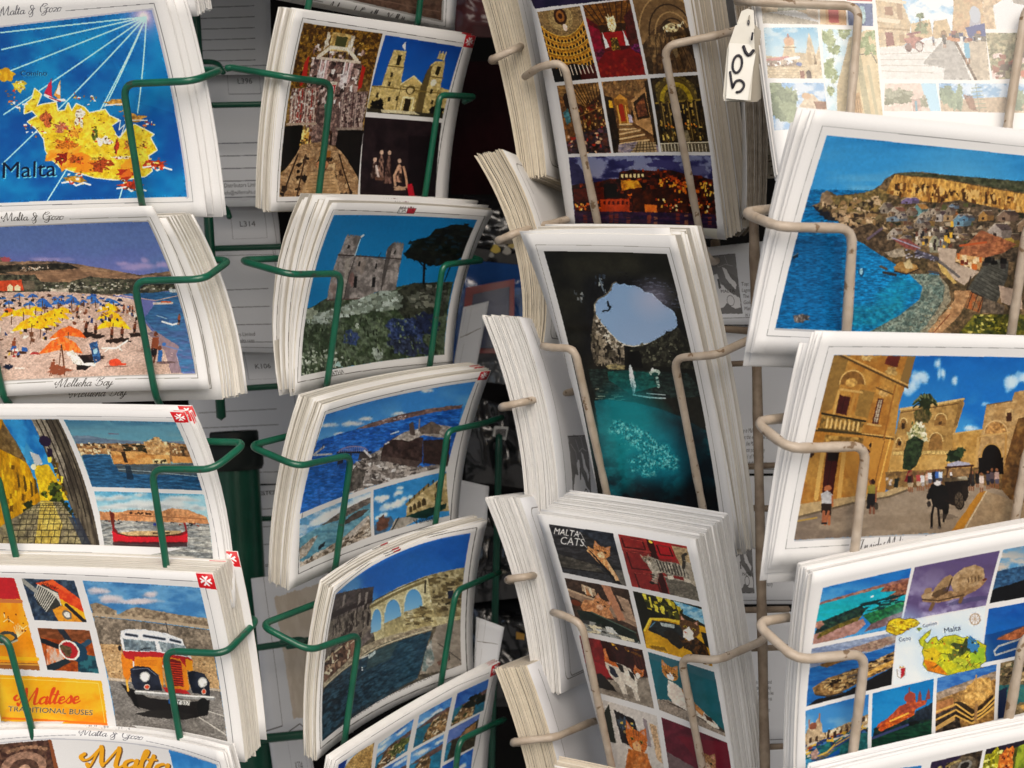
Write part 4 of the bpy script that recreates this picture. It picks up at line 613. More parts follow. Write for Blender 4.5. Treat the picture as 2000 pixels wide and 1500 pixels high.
    for x, y, rx, ry in ((660, 310, 90, 34), (720, 370, 130, 40), (1000, 330, 70, 34), (970, 380, 120, 26), (860, 390, 220, 20)): A.cloud(x, y, rx, ry, 'c2b8c0', .8); A.cloud(x-10, y+ry*.5, rx*.8, ry*.3, '8e8a9c', .4)
    A.fill([(596, 410), (640, 398), (690, 420), (775, 460), (780, 488), (810, 470), (870, 440), (910, 430), (1200, 480), (1395, 500), (1410, 575), (1100, 540), (615, 490)], '7a6a5a', '948470', sc=(10, 8), sf=.25, a=.4)
    A.line([(610, 485), (900, 512), (1410, 570)], 22, 'a4917c'); A.line([(612, 502), (1410, 590)], 10, '5c5248')
    A.fill([(615, 500), (900, 528), (1412, 590), (1440, 760), (1200, 740), (650, 700)], '6a6056', '82766a', sc=(16, 12), a=.4, asc=(4, 4)); A.line([(1110, 540), (1130, 640)], 6, '463e38')
    A.fill([(650, 690), (1430, 730), (1480, 1000), (720, 940)], 'b4936c', 'a07f5a', sc=(24, 14), a=.3, asc=(3, 3)); A.specks([(660, 720), (1430, 750), (1470, 960), (720, 920)], 120, ['8a6a4a', 'c8aa84', '7a5c40'], (8, 20), (5, 10), .5)
    A.fill([(718, 940), (1482, 1000), (1542, 1333), (780, 1250)], '6c6866', '7c7876', sc=(30, 12), a=.3, asc=(3, 2)); A.line([(718, 930), (850, 945)], 18, 'b8a898'); A.line([(1400, 990), (1484, 1000)], 16, 'a89c90')
    A.line([(1300, 1110), (1510, 1170)], 5, 'c0bcb8'); A.line([(1340, 1180), (1530, 1290)], 8, 'a8a4a0')
    A.fill([(800, 960), (900, 1110), (1230, 1200), (1400, 1165), (1410, 1060), (1300, 1080), (1000, 1060)], '1a181a', al=.9); A.blob(1100, 1165, 190, 26, '2a2828', .2)
    A.fill([(795, 650), (800, 600), (850, 588), (960, 588), (1120, 615), (1220, 655), (1235, 700), (1275, 740), (1290, 850), (820, 850), (812, 740)], 'c8ccd8', 'd8dce4', sc=(20, 20), a=.05)
    A.fill([(812, 655), (1032, 672), (1045, 742), (828, 735)], '5a6874', '7c8a94', sc=(10, 8), a=.3); A.fill([(1052, 672), (1180, 690), (1240, 700), (1258, 775), (1080, 742)], '6a7680', '8a969e', sc=(8, 8), a=.3); A.line([(918, 742), (960, 720), (1000, 718)], 5, '22242a')
    for a, b in (((835, 624), (910, 636)), ((958, 634), (1098, 656)), ((1140, 660), (1205, 675))): A.line([a, b], 22, '8a92a4'); A.line([a, b], 13, '2e3440')
    A.fill([(812, 742), (1050, 745), (1260, 780), (1292, 800), (1290, 850), (1200, 850), (820, 800)], 'b0242a', a=.06); A.fill([(805, 750), (830, 790), (880, 800), (880, 860), (845, 960), (815, 900), (800, 800)], 'd87a1c', a=.1)
    A.fill([(890, 780), (1080, 780), (1090, 1000), (1055, 900), (980, 850), (890, 845)], 'e08a1e', 'd87c18', sc=(14, 14)); A.fill([(1080, 775), (1200, 790), (1245, 850), (1270, 1000), (1240, 1010), (1110, 990)], 'd8801c', a=.05); A.fill([(1240, 790), (1290, 800), (1292, 875), (1245, 870)], 'e08a1e')
    for k in range(4): A.line([(905, 800+k*10), (1040, 806+k*10)], 3, 'a85c14')
    A.fill([(1085, 800), (1150, 792), (1210, 810), (1230, 980), (1118, 970)], '7a1c1c')
    for k in range(10): A.line([(1092+k*3, 815+k*16), (1214+k*2, 825+k*16)], 6, 'd8431f')
    A.fill([(862, 860), (900, 842), (990, 850), (1055, 905), (1085, 1010), (900, 1005), (875, 960)], '1e2230', '2c3244', sc=(20, 20)); A.fill([(1252, 880), (1300, 872), (1370, 890), (1408, 950), (1412, 1040), (1290, 1020), (1270, 960)], '1e2230', '2c3244', sc=(20, 20))
    A.line([(880, 866), (980, 858), (1040, 905)], 5, '6a7084'); A.ell(964, 915, 36, 36, 'a8a8a8'); A.ell(964, 915, 28, 28, 'e0e0dc', a=.2); A.ell(1358, 948, 32, 34, 'a8a8a8'); A.ell(1358, 948, 24, 26, 'e0e0dc', a=.2); A.ell(978, 984, 22, 20, 'b8a8a0'); A.ell(978, 984, 15, 13, 'c8482c'); A.ell(1368, 1010, 17, 20, 'b8a8a0'); A.ell(1368, 1010, 12, 13, 'c8482c')
    A.fill([(1090, 985), (1240, 1000), (1280, 1030), (1110, 1020)], 'b0242a'); A.line([(905, 1020), (1050, 1030), (1250, 1048), (1435, 1054)], 26, '8a8a8c'); A.line([(905, 1014), (1050, 1023), (1250, 1040), (1435, 1046)], 10, 'd8d8d6')
    A.fill([(1125, 1062), (1275, 1072), (1272, 1105), (1128, 1092)], 'd0d0cc'); A.fill([(1125, 1062), (1145, 1063), (1147, 1094), (1128, 1092)], '1c5ca0'); A.txt('EBY 537', (1150, 1092), (1270, 1100), 24, '1c1c1e')
    A.fill([(875, 990), (905, 1040), (930, 1130), (900, 1110), (865, 1030)], '161618'); A.ell(1365, 1110, 42, 58, '1a1a1c'); A.ell(790, 720, 12, 18, '22222a'); A.ell(1275, 750, 10, 18, '22222a')
    A.line([(838, 940), (850, 1010)], 14, 'e0a040'); A.cm = None
def art_1e(A):
    A.z(0, 1400, 4.255)
    A.line([(-400, 212), (0, 213), (538, 228)], 5, '80808a'); A.line([(1135, 280), (1500, 335), (1805, 392), (1960, 1400)], 5, '80808a')
    A.script('Malta & Gozo', (575, 230), (1100, 272), 66, '2c2c38', 4, .3)
    A.line([(-400, 238), (350, 250), (1330, 338), (1790, 424)], 10, 'b0b0bc')
    A.fill([(-400, 250), (345, 258), (500, 1200), (-300, 1200)], '3c2622', '5a4034', sc=(8, 8), a=.5); A.ell(130, 470, 170, 130, '8a6a5a', a=.4); A.ell(130, 490, 110, 90, '4a342c', a=.4); A.ell(130, 500, 50, 50, 'a88470', a=.4); A.fill([(320, 260), (345, 258), (420, 700), (380, 700)], '7a4428')
    for k in range(9): A.ell(20+k*34, 330-26*math.sin(k/8*math.pi), 20, 16, '80604c', a=.5)
    A.fill([(1328, 344), (1770, 424), (1900, 1200), (1480, 1200)], '2470b8', '3a88cc', sc=(40, 40), a=.04)
    A.script('Malta', (620, 500), (1320, 560), 175, '5c3c28', 40, .15, 1.2); A.script('Malta', (612, 494), (1312, 554), 175, 'e09a1c', 34, .15, 1.2)
def art_1z(A):
    A.px(); A.fill([(-200, -345), (265, -360), (350, 0), (-120, 10)], '3a78b0', 'a8b8c0', sc=(60, 30))
def art_2z(A):
    A.z(480, 0, 3.571)
    A.line([(-100, -110), (530, 12)], 4, '77736c'); A.line([(1118, 142), (1392, 187), (1600, -1200)], 4, '77736c')
    A.fill([(640, -1300), (1600, -1200), (1370, 150), (440, -60)], '4a3428', '5c4434', sc=(20, 8), a=.35); A.line([(440, -60), (1368, 152)], 12, '9a948a'); A.line([(1372, 150), (1392, 20)], 14, '9a948a'); A.line([(700, -40), (1360, 90)], 8, '6a5040')
    A.script('Auberge de Castille - Valletta', (545, 60), (1100, 168), 62, '2c2826', 4, .35)
def art_2a(A):
    A.z(480, 0, 3.571)
    A.line([(1530, 305), (408, 128), (228, 1413), (1330, 1413), (1535, 345)], 4, '55524c')
    A.cross([(1545, 243), (1606, 252), (1592, 340), (1532, 332)])
    A.sub([(420, 164), (998, 244), (825, 1378), (250, 1380)])
    A.fill(ALL, '8a6a34', '5a4420', sc=(6, 8), sf=.25, a=.5, asc=(3, 3))
    A.fill([(0, 0), (101, 0), (101, 30), (80, 26), (70, 10), (45, 6), (28, 12), (14, 40), (0, 40)], '86601c', '482c0c', sc=(5, 5), a=.55, asc=(2, 2)); A.specks([(0, 0), (101, 0), (101, 30), (0, 40)], 170, ['a8822c', '2c1c0c', 'c8a040', '5a3c14', '3a2410'], (.8, 2.4), (.6, 2), .6)
    A.fill([(20, 20), (84, 20), (80, 44), (70, 70), (30, 70), (20, 44)], '8a6e60', '5c4640', sc=(5, 6), sf=.3, a=.5, asc=(2, 3)); A.specks([(20, 12), (84, 12), (84, 46), (20, 46)], 190, ['c8b0a0', '4a3430', 'e0d0c0', '7a5a50', 'a88a7c', '30221e'], (1.5, 5), (1, 4), .5)
    A.fill([(38, 3), (62, 3), (64, 14), (38, 14)], 'a88444', 'c8a866', sc=(5, 4), a=.3); A.fill([(44, 5), (58, 5), (58, 11), (44, 11)], '4a4a24'); A.line([(28, 18), (40, 12), (62, 12), (76, 18)], 3, 'd8c8a8'); A.line([(26, 19), (80, 19)], 2, 'c8b49c')
    for x in (32, 38, 62, 68): A.fill([(x, 20), (x+4, 20), (x+4, 32), (x, 32)], 'b8948a', a=.3); A.line([(x, 20), (x, 32)], 1, 'e8d8cc')
    for x in (34, 64): A.blob(x, 9, 3, 5, 'd0c0a4', .4, a=.4); A.blob(x, 30, 4, 5, 'c0b0a8', .4, a=.4)
    A.fill([(12, 22), (16, 18), (18, 30), (14, 36), (11, 36)], 'b02418'); A.fill([(84, 20), (89, 22), (89, 34), (84, 36)], 'b02418')
    A.fill([(2, 38), (36, 36), (38, 57), (5, 60)], '7a5044', 'a88878', sc=(3, 3), a=.6, asc=(2, 2)); A.fill([(64, 38), (98, 36), (98, 60), (68, 60)], '5a4440', '8a7468', sc=(3, 3), a=.6, asc=(2, 2))
    for k in range(8): A.line([(4+4*k, 38), (7+4*k, 59)], .9, 'a02a20' if k in (2, 3, 6) else 'c8b4a0')
    for k in range(7): A.line([(67+4.5*k, 38), (70+4.5*k, 60)], .9, '4a2c28' if k % 2 else 'a08a7c')
    A.specks([(3, 38), (37, 37), (38, 58), (5, 59)], 90, ['e0d0bc', '5a3a34', 'c8a890'], (1, 2.4), (.8, 1.8)); A.specks([(65, 38), (98, 37), (98, 60), (68, 60)], 80, ['b8a490', '3a2826', '9a8474'], (1, 2.4), (.8, 1.8))
    A.fill([(48, 32), (57, 32), (56, 41), (47, 41)], 'c8b8a0', a=.3); A.fill([(49, 34), (56, 34), (55, 40), (48, 40)], 'a8242a'); A.ell(52.5, 37, 1.8, 2.4, 'e8dcd0'); A.fill([(46, 46), (52, 44), (56, 47), (56, 54), (48, 54)], '1c7a5a', '2c8a6c', sc=(4, 4)); A.line([(52, 46), (52, 54)], 1, '8ab8a0')
    A.fill([(48, 55), (56, 55), (56, 59), (48, 59)], 'd8c0a0'); A.ell(52, 58, 2.5, 2, 'c87a2c')
    A.fill([(0, 60), (22, 58), (24, 72), (20, 80), (0, 86)], '140f0c', a=.4); A.fill([(68, 60), (101, 60), (101, 90), (90, 84), (74, 74), (66, 70)], '171210', a=.4); A.specks([(20, 60), (36, 60), (36, 70), (20, 70)], 26, ['d8a040', '6a3a18', 'f0c870', '3a2414'], (1.5, 3), (1, 4))
    A.line([(3, 58.5), (38, 57.5)], 2, 'a89078'); A.line([(66, 60), (98, 59)], 2, '8a7868'); A.fill([(49, 61), (60, 61), (59, 64), (49, 64)], '4a2c1c'); A.fill([(49, 65), (57, 65), (56, 69), (48, 69)], 'c81c2c'); A.line([(59.5, 63), (60, 73)], 1.4, '2a1a10')
    A.fill([(22, 70), (46, 68), (68, 71), (78, 75), (98, 88), (101, 101), (0, 101), (0, 88), (18, 76)], 'a8865e', '8a6844', sc=(8, 6), a=.35, asc=(3, 2)); A.fill([(48, 73), (61, 73), (61, 78), (47, 78)], '9a6424'); A.fill([(47, 78), (61, 77), (60, 80), (46, 80)], '3a2414')
    for s in range(44):
        y = 76+24*rng.rand(); x = 50+(50*(rng.rand()*2-1))*(.45+(y-74)/44)
        if 34 < x < 66 and y > 84: continue
        A.blob(x, y, 1.5+3*rng.rand(), .7+1.4*rng.rand(), ['2a1c12', '4a3220', 'c8a474', '1e1410'][s % 4], .5, 8)
    A.fill([(36, 86), (68, 85), (78, 101), (26, 101)], 'bc9668', 'ac8658', sc=(10, 8), a=.15); A.ell(52, 81.5, 8, 2.6, 'b87a50', a=.4)
    for k in range(6): A.line([(38-k*1.2, 88+k*2), (66+k*1.2, 87.4+k*2)], .5, '8a6a44')
    A.line([(20, 76), (4, 100)], 1.2, '3a2618'); A.line([(30, 76), (22, 100)], 1.2, '4a3220'); A.line([(72, 75), (92, 100)], 1.2, '3a2618'); A.end()
    A.sub([(1018, 254), (1527, 333), (1420, 843), (913, 803)])
    A.fill(ALL, '08428c', '0a52a0', sc=(60, 60), g=((50, 0), (50, 60), '1c62a8')); st = dict(c2='c8ac6c', sc=(6, 8), a=.25, asc=(3, 3))
    A.fill([(16, 17), (32, 16), (35, 50), (37, 60), (62, 58), (64, 55), (66, 32), (72, 24), (84, 22), (86, 36), (88, 58), (101, 60), (101, 96), (0, 96), (0, 66), (12, 64), (14, 38)], 'b09656', **st)
    A.fill([(37, 60), (50, 47), (64, 58)], 'bc9e5c', a=.2); A.line([(36, 60), (50, 47), (65, 58)], 1.5, 'dcc488'); A.fill([(62, 58), (66, 32), (70, 30), (72, 96), (60, 96)], '4a3c20', al=.8); A.fill([(24, 10), (28, 4), (30, 16)], 'd8d4c8'); A.fill([(72, 20), (76, 12), (80, 12), (84, 22)], 'b09658')
    for x in (74, 78, 82): A.line([(x, 20), (x, 10)], 1.2, 'c8b078')
    A.fill([(23, 22), (28, 22), (28, 36), (23, 36)], '2c2412'); A.fill([(76, 30), (81, 30), (81, 42), (76, 42)], '2c2412'); A.ell(77, 53, 4, 5, 'e0d4b0'); A.line([(14, 38), (34, 38)], 1.4, '6a5628'); A.line([(66, 45), (88, 45)], 1.4, '6a5628'); A.line([(0, 66), (101, 66)], 1.6, '7a6430'); A.line([(40, 63), (62, 62)], 1.5, '7a6430')
    A.ell(50, 66, 6, 6, '5a481e'); A.ell(50, 67, 4, 4, 'c8ae72'); A.fill([(46, 78), (54, 78), (54, 96), (46, 96)], '2c2010'); A.fill([(43, 75), (57, 75), (57, 78), (43, 78)], 'e0cc94'); A.line([(43, 76), (43, 96)], 1.6, 'e0cc94'); A.line([(57, 76), (57, 96)], 1.6, 'e0cc94')
    for x, y in ((20, 46), (20, 58), (8, 74), (24, 78), (34, 76), (76, 62), (80, 76), (92, 76)): A.fill([(x, y), (x+3, y), (x+3, y+6), (x, y+6)], '3a2e16')
    for x in (37, 62, 86): A.line([(x, 62), (x, 95)], 1.2, '7e6a38')
    A.tree(12, 90, 8, 8, '16140c', '0a0a08'); A.tree(90, 90, 9, 8, '14140c', '0a0a08'); A.fill([(0, 95), (101, 94), (101, 101), (0, 101)], '3a3424', a=.3); A.fill([(18, 95), (60, 94), (70, 98), (20, 99)], 'c8b88c'); A.end()
    A.sub([(905, 837), (1415, 872), (1342, 1378), (840, 1375)])
    A.fill(ALL, '201418', '2c1e20', sc=(20, 20), a=.25, asc=(8, 8))
    A.fill([(60, 20), (101, 18), (101, 101), (64, 101)], '140c10', al=.6)
    for x, y, h, c in ((26, 80, 36, '8a6a58'), (36, 84, 40, '7a5a4c'), (50, 82, 28, 'b88a6c'), (18, 78, 24, 'a08878')): A.fill([(x-5, y), (x-3, y-h*.7), (x, y-h), (x+3, y-h*.7), (x+5, y)], c, '3a2620', sc=(4, 8), sf=.3, a=.4); A.ell(x, y-h, 2.4, 3, 'c09c80')
    A.line([(50, 60), (44, 74), (46, 86)], 3, 'c09472'); A.line([(56, 62), (60, 76), (62, 88)], 3, 'b88a68'); A.line([(20, 62), (24, 78)], 3, 'c8b4a4'); A.blob(52, 90, 9, 3, 'b08c6c', .3); A.blob(26, 78, 6, 2.4, '6a4a38', .3); A.fill([(62, 84), (68, 84), (72, 99), (80, 101), (64, 101)], 'b01828'); A.end()
def frame(A, c='55524c', w=4, *pts): A.line(list(pts), w, c)
def maltabox(A, q):
    A.line(q+q[:1], 4, '3a3834'); A.sub(q, False); A.fill([(52, 0), (100, 0), (100, 100), (52, 100)], 'a82430'); A.txt('MA', (8, 82), (47, 82), 62, '3a3834'); A.txt('LTA', (56, 82), (96, 82), 62, '5a1018'); A.end()
def art_2b(A):
    A.z(460, 370, 3.489)
    A.line([(1172, 180), (684, 148), (440, 1326), (1500, 1180), (1718, 192), (1290, 178)], 4, '5c564c'); maltabox(A, [(1180, 143), (1293, 148), (1283, 188), (1172, 183)])
    q = [(698, 188), (1678, 220), (1452, 1140), (475, 1287)]; A.pic(q); A.fill(q, '0a72a4', rough=False, c2='1078aa', sc=(160, 120), g=((900, 200), (700, 850), '1488b8'), a=.03)
    A.fill([(525, 885), (560, 860), (625, 842), (720, 790), (960, 790), (1210, 720), (1330, 690), (1560, 670), (1452, 1140), (475, 1287)], '39452e', '56604a', sc=(14, 9), sf=.3, a=.45, asc=(4, 5))
    A.fill([(1205, 750), (1320, 690), (1540, 675), (1490, 900), (1280, 960), (1200, 860)], '2a2c22', '3c3e30', sc=(8, 8), a=.5)
    wall = [(1080, 755), (1180, 740), (1240, 760), (1230, 860), (1050, 880), (900, 900), (760, 950), (640, 960), (530, 945), (600, 905), (760, 880), (860, 840), (960, 800)]
    A.fill(wall, '5a6050', a=.4); A.specks(wall, 190, ['96a090', '7c8674', 'aab2a2', '6a7262', '8a927e'], (20, 44), (16, 30), .5)
    w2 = [(1400, 700), (1530, 680), (1510, 830), (1330, 860), (1290, 800)]; A.specks(w2, 60, ['5c5e50', '7a7a68', '48483c'], (18, 40), (14, 28), .6); A.blob(580, 890, 60, 40, '8a9078', .3, a=.3)
    st = dict(c2='90867c', sc=(12, 14), sf=.3, a=.3, asc=(5, 5))
    A.fill([(835, 345), (850, 352), (870, 347), (890, 356), (910, 349), (940, 360), (942, 372), (918, 490), (912, 500), (1140, 525), (1134, 480), (1145, 445), (1180, 405), (1250, 412), (1250, 430), (1240, 520), (1230, 600), (1210, 740), (1080, 752), (960, 800), (720, 805), (735, 700), (785, 490), (800, 470), (822, 380)], '6e665e', **st)
    A.fill([(1145, 440), (1180, 405), (1165, 520), (1130, 700), (1110, 740), (1120, 640), (1138, 520)], '57504a', a=.25); A.fill([(915, 500), (940, 372), (944, 364), (920, 500), (880, 800), (845, 800)], '544d47', al=.6)
    A.fill([(840, 520), (885, 510), (880, 600), (860, 700), (850, 790), (825, 790), (850, 650)], 'a49a88', al=.55, a=.3); A.blob(905, 660, 22, 50, '7c5a50', .4, al=.7, a=.3); A.blob(780, 740, 50, 40, '8a6e60', .4, al=.45); A.blob(960, 560, 34, 60, '8a7a6a', .4, al=.5)
    A.line([(785, 490), (915, 500), (1240, 525)], 9, '473c36'); A.line([(720, 808), (960, 800)], 8, '5a443c'); A.line([(915, 520), (880, 640), (850, 800)], 5, '463e38'); A.line([(1135, 530), (1112, 740)], 5, '4c443e')
    for x, y, w, h in ((862, 425, 18, 22), (1198, 468, 12, 20), (932, 650, 22, 76), (1062, 655, 22, 66), (955, 545, 14, 30), (1076, 560, 12, 34)): A.fill([(x-w/2, y), (x, y-6), (x+w/2, y), (x+w/2-6, y+h), (x-w/2-6, y+h)], '1e1c1c')
    for k in range(6): A.fill([(838+k*19, 352+k*2), (848+k*19, 353+k*2), (847+k*19, 342+k*2), (840+k*19, 340+k*2)], '787068')
    for k in range(4): A.fill([(1182+k*18, 408+k*2), (1192+k*18, 409+k*2), (1191+k*18, 398+k*2), (1184+k*18, 397+k*2)], '787068')
    A.line([(945, 360), (958, 350)], 14, 'd0dcd8'); A.line([(940, 380), (915, 500)], 7, 'a8c8d0'); A.line([(1085, 510), (1098, 480)], 4, '2c2c2c')
    tr = [(1250, 490), (1290, 440), (1310, 390), (1400, 360), (1440, 300), (1500, 285), (1540, 262), (1620, 262), (1672, 290), (1668, 400), (1630, 480), (1570, 530), (1480, 560), (1420, 565), (1340, 530), (1280, 515)]
    A.fill(tr, '10130f', '1e2218', sc=(8, 8), a=.3); A.specks(tr+[(1230, 500)], 90, ['14170f', '20241a', '0c0e0a', '1a3038'], (14, 44), (8, 22), .9); A.line([(1390, 540), (1385, 690)], 14, '11120e'); A.line([(1340, 520), (1400, 590)], 9, '11120e'); A.line([(1520, 540), (1480, 680)], 7, '14150f'); A.line([(1560, 520), (1510, 670)], 6, '14150f')
    A.blob(880, 1055, 60, 50, '2c3c5a', .3, c2='3c4a6a', sc=(4, 4), a=.5); A.blob(1240, 1010, 110, 90, '26324c', .3, c2='3c4868', sc=(4, 4), a=.5); A.blob(1390, 950, 80, 70, '242c44', .3, a=.5); A.blob(1250, 1100, 120, 60, '2a3040', .3, c2='3c4458', sc=(4, 4), a=.5)
    A.specks([(500, 1150), (620, 1100), (900, 1200), (480, 1280)], 70, ['9aa08a', '7c826c', 'b0b4a0'], (10, 26), (6, 16), .7); A.blob(1050, 1150, 35, 40, '8c9484', .3, a=.4); A.fill([(730, 1230), (770, 1200), (800, 1235)], '98b0a4'); A.blob(935, 980, 16, 18, 'a0a894', .4)
    A.specks([(520, 950), (1450, 880), (1440, 1140), (480, 1280)], 260, ['2c3622', '4a5638', '6a7656', '1e2618', '5c6a50'], (5, 12), (8, 26), .9); A.cm = None; A.txt('AGATHA', (665, 1294), (800, 1272), 24, '33302c')
def art_2c(A):
    A.z(470, 690, 3.125)
    A.line([(1465, 158), (530, 360), (372, 1355), (1300, 1030), (1470, 190)], 4, '4c4a46'); A.cross([(1478, 110), (1526, 108), (1510, 165), (1462, 172)])
    q = [(540, 380), (1455, 180), (1320, 712), (410, 1000)]
    A.pic(q); A.fill(q, '2a72b4', rough=False, c2='3a84c4', sc=(60, 40), g=((900, 270), (960, 470), '6aa8d0'), a=.03)
    for x, y, rx, ry in ((580, 450, 70, 14), (740, 450, 90, 22), (830, 420, 60, 14), (1180, 245, 60, 14), (1030, 395, 60, 12), (640, 510, 60, 12)): A.cloud(x, y, rx, ry, 'd8d4d4', .8)
    A.sea([(490, 552), (780, 488), (1100, 420), (1400, 340), (1340, 700), (410, 1000)], '1c56a0', '2c6cb8', sc=(14, 5), a=.4, g=((700, 520), (560, 950), '0c5a9c'))
    A.fill([(770, 490), (860, 455), (1060, 400), (1200, 365), (1400, 330), (1395, 352), (1240, 385), (1000, 450), (850, 485)], '6a5048', '84685c', sc=(12, 5), a=.4); A.specks([(900, 440), (1080, 405), (1080, 430), (900, 470)], 20, ['a8948a', 'c0b0a8'], (8, 18), (4, 8))
    rk = [(760, 715), (880, 650), (950, 615), (960, 690), (1180, 725), (1330, 690), (1310, 735), (1200, 770), (940, 830), (720, 900), (725, 850)]
    A.fill(rk, '9a9084', '7a7066', sc=(10, 8), sf=.3, a=.4); A.specks(rk, 130, ['c0b6a8', '6a6056', 'd0c8bc', '4a423c', 'a89c8e'], (12, 40), (8, 22), .9); A.fill([(720, 900), (700, 880), (740, 750), (765, 735), (740, 850)], 'c0d0d8', a=.3, al=.8)
    A.fill([(715, 895), (745, 780), (790, 720), (850, 760), (830, 850)], '4c463e', '6a6258', sc=(8, 6), a=.4)
    A.fill([(960, 590), (1000, 560), (1050, 530), (1190, 545), (1185, 690), (1150, 728), (940, 690), (948, 640)], '3a2a26', '4c3a34', sc=(10, 8), a=.35); A.fill([(1190, 560), (1340, 545), (1325, 712), (1190, 700)], '40302a', a=.35); A.fill([(942, 660), (1180, 690), (1150, 728), (940, 690)], '5a4a42', a=.4)
    A.fill([(1010, 560), (1080, 510), (1200, 480), (1240, 455), (1345, 470), (1340, 545), (1190, 530), (1110, 570), (1060, 560)], '94897c', 'b4a898', sc=(8, 6), a=.35); A.fill([(1160, 490), (1235, 440), (1290, 470), (1280, 520), (1180, 520)], '6a5c50', a=.3); A.fill([(1105, 460), (1130, 445), (1145, 530), (1115, 530)], '5a4c44'); A.line([(1165, 430), (1165, 500)], 8, '8a7c70'); A.fill([(960, 588), (990, 570), (995, 580), (965, 592)], 'c8c0b4')
    A.line([(490, 638), (560, 590)], 14, 'a8a49c'); A.line([(500, 640), (620, 640)], 12, 'b0aca4'); A.line([(550, 600), (552, 575)], 5, '2c2c30'); A.ell(613, 573, 8, 3, '24385a'); A.line([(1000, 525), (1045, 508)], 8, 'c0d0e0')
    A.fill([(668, 632), (810, 628), (880, 660), (830, 680), (668, 700)], '2a2c38', al=.0); A.line([(660, 634), (880, 638)], 13, '2a2a32'); t = np.linspace(0, math.pi, 16); A.line([(765-95*math.cos(a), 632-34*math.sin(a)) for a in t], 7, '8c7c94')
    for k in range(12): A.line([(688+k*14, 632), (688+k*14, 634-34*math.sin(math.acos(max(-1, min(1, (77-k*14)/95)))))], 4, '8a7e96')
    A.fill([(668, 640), (704, 640), (700, 700), (664, 715)], '2c2c34', a=.2); A.line([(752, 640), (752, 690)], 12, '3a3438'); A.fill([(812, 640), (860, 645), (880, 668), (800, 685)], '4c4440', a=.2); A.line([(840, 628), (880, 665)], 14, 'd0c8bc'); A.fill([(680, 700), (770, 690), (760, 730), (670, 740)], '123a6c', al=.6); A.cm = None
    A.sub([(410, 1032), (880, 878), (858, 1142), (388, 1318)]); A.fill(ALL, '5a92b4', 'a8bcc4', sc=(20, 10), a=.08); A.cloud(70, 14, 60, 16, 'd8d8d4', .9); A.fill([(0, 40), (101, 24), (101, 90), (0, 95)], '4a7c8c', '6a98a0', sc=(26, 6), a=.15); A.fill([(30, 34), (60, 20), (101, 12), (101, 26), (60, 38)], '5a5048', '746a5e', sc=(8, 4), a=.4); A.fill([(62, 44), (82, 34), (98, 38), (88, 48), (64, 54)], '4a4038', a=.4); A.fill([(0, 62), (20, 50), (26, 52), (10, 82), (0, 84)], '8a7c6a', 'b4a896', sc=(5, 5), a=.4); A.fill([(0, 92), (30, 88), (60, 80), (98, 52), (101, 101), (0, 101)], '8a7a66', 'a89884', sc=(7, 5), a=.45); A.fill([(64, 80), (96, 52), (98, 60), (72, 88)], 'b0a494', a=.2); A.fill([(26, 76), (36, 70), (34, 80), (26, 84)], '1e2830'); A.specks([(0, 90), (60, 84), (101, 80), (101, 101), (0, 101)], 40, ['c0b4a0', '5a4c3c'], (4, 10), (2, 5), .7); A.end()
    A.sub([(897, 870), (1312, 742), (1300, 1000), (877, 1138)]); A.fill(ALL, '2a78ac', '3888bc', sc=(30, 20), a=.04)
    for x, y, r in ((12, 26, 14), (34, 22, 9), (38, 12, 6), (26, 46, 16), (46, 38, 9), (10, 62, 10), (8, 20, 8)): A.cloud(x, y, r, r*.8, 'd8dce0', .85)
    A.fill([(44, 80), (47, 54), (60, 40), (82, 22), (101, 2), (101, 90), (60, 80)], 'a8905c', 'c0a878', sc=(8, 8), a=.25); A.line([(46, 54), (76, 22)], 4, '8a7448')
    for k, (x, y, w, h) in enumerate(((51, 66, 4, 14), (56.5, 63, 4.5, 15), (62.5, 60, 5, 16), (69, 57, 6, 17), (88, 52, 9, 26), (88, 26, 5, 14))): A.fill([(x-w/2, y+h*.5), (x-w/2, y-h*.2), (x, y-h*.5), (x+w/2, y-h*.2), (x+w/2, y+h*.5)], '4a3c24', a=.2)
    for k in range(6): A.line([(50+k*6.4, 50-k*6), (50.5+k*6.4, 44-k*6)], 2, '3a3424')
    A.fill([(40, 80), (60, 76), (98, 72), (96, 84), (70, 94), (55, 88)], '1e4438', '16342c', sc=(8, 8)); A.fill([(0, 80), (14, 66), (24, 70), (28, 84), (14, 101), (0, 101)], '4a6478', a=.3); A.blob(12, 78, 10, 14, '6a4838', .4, a=.3); A.fill([(20, 101), (30, 78), (44, 80), (62, 92), (40, 101)], '9a9080', a=.25); A.line([(24, 100), (34, 78)], 2, '3a3630'); A.end()
    A.txt('Valletta', (1112, 1066), (1236, 1028), 30, '2a2826')
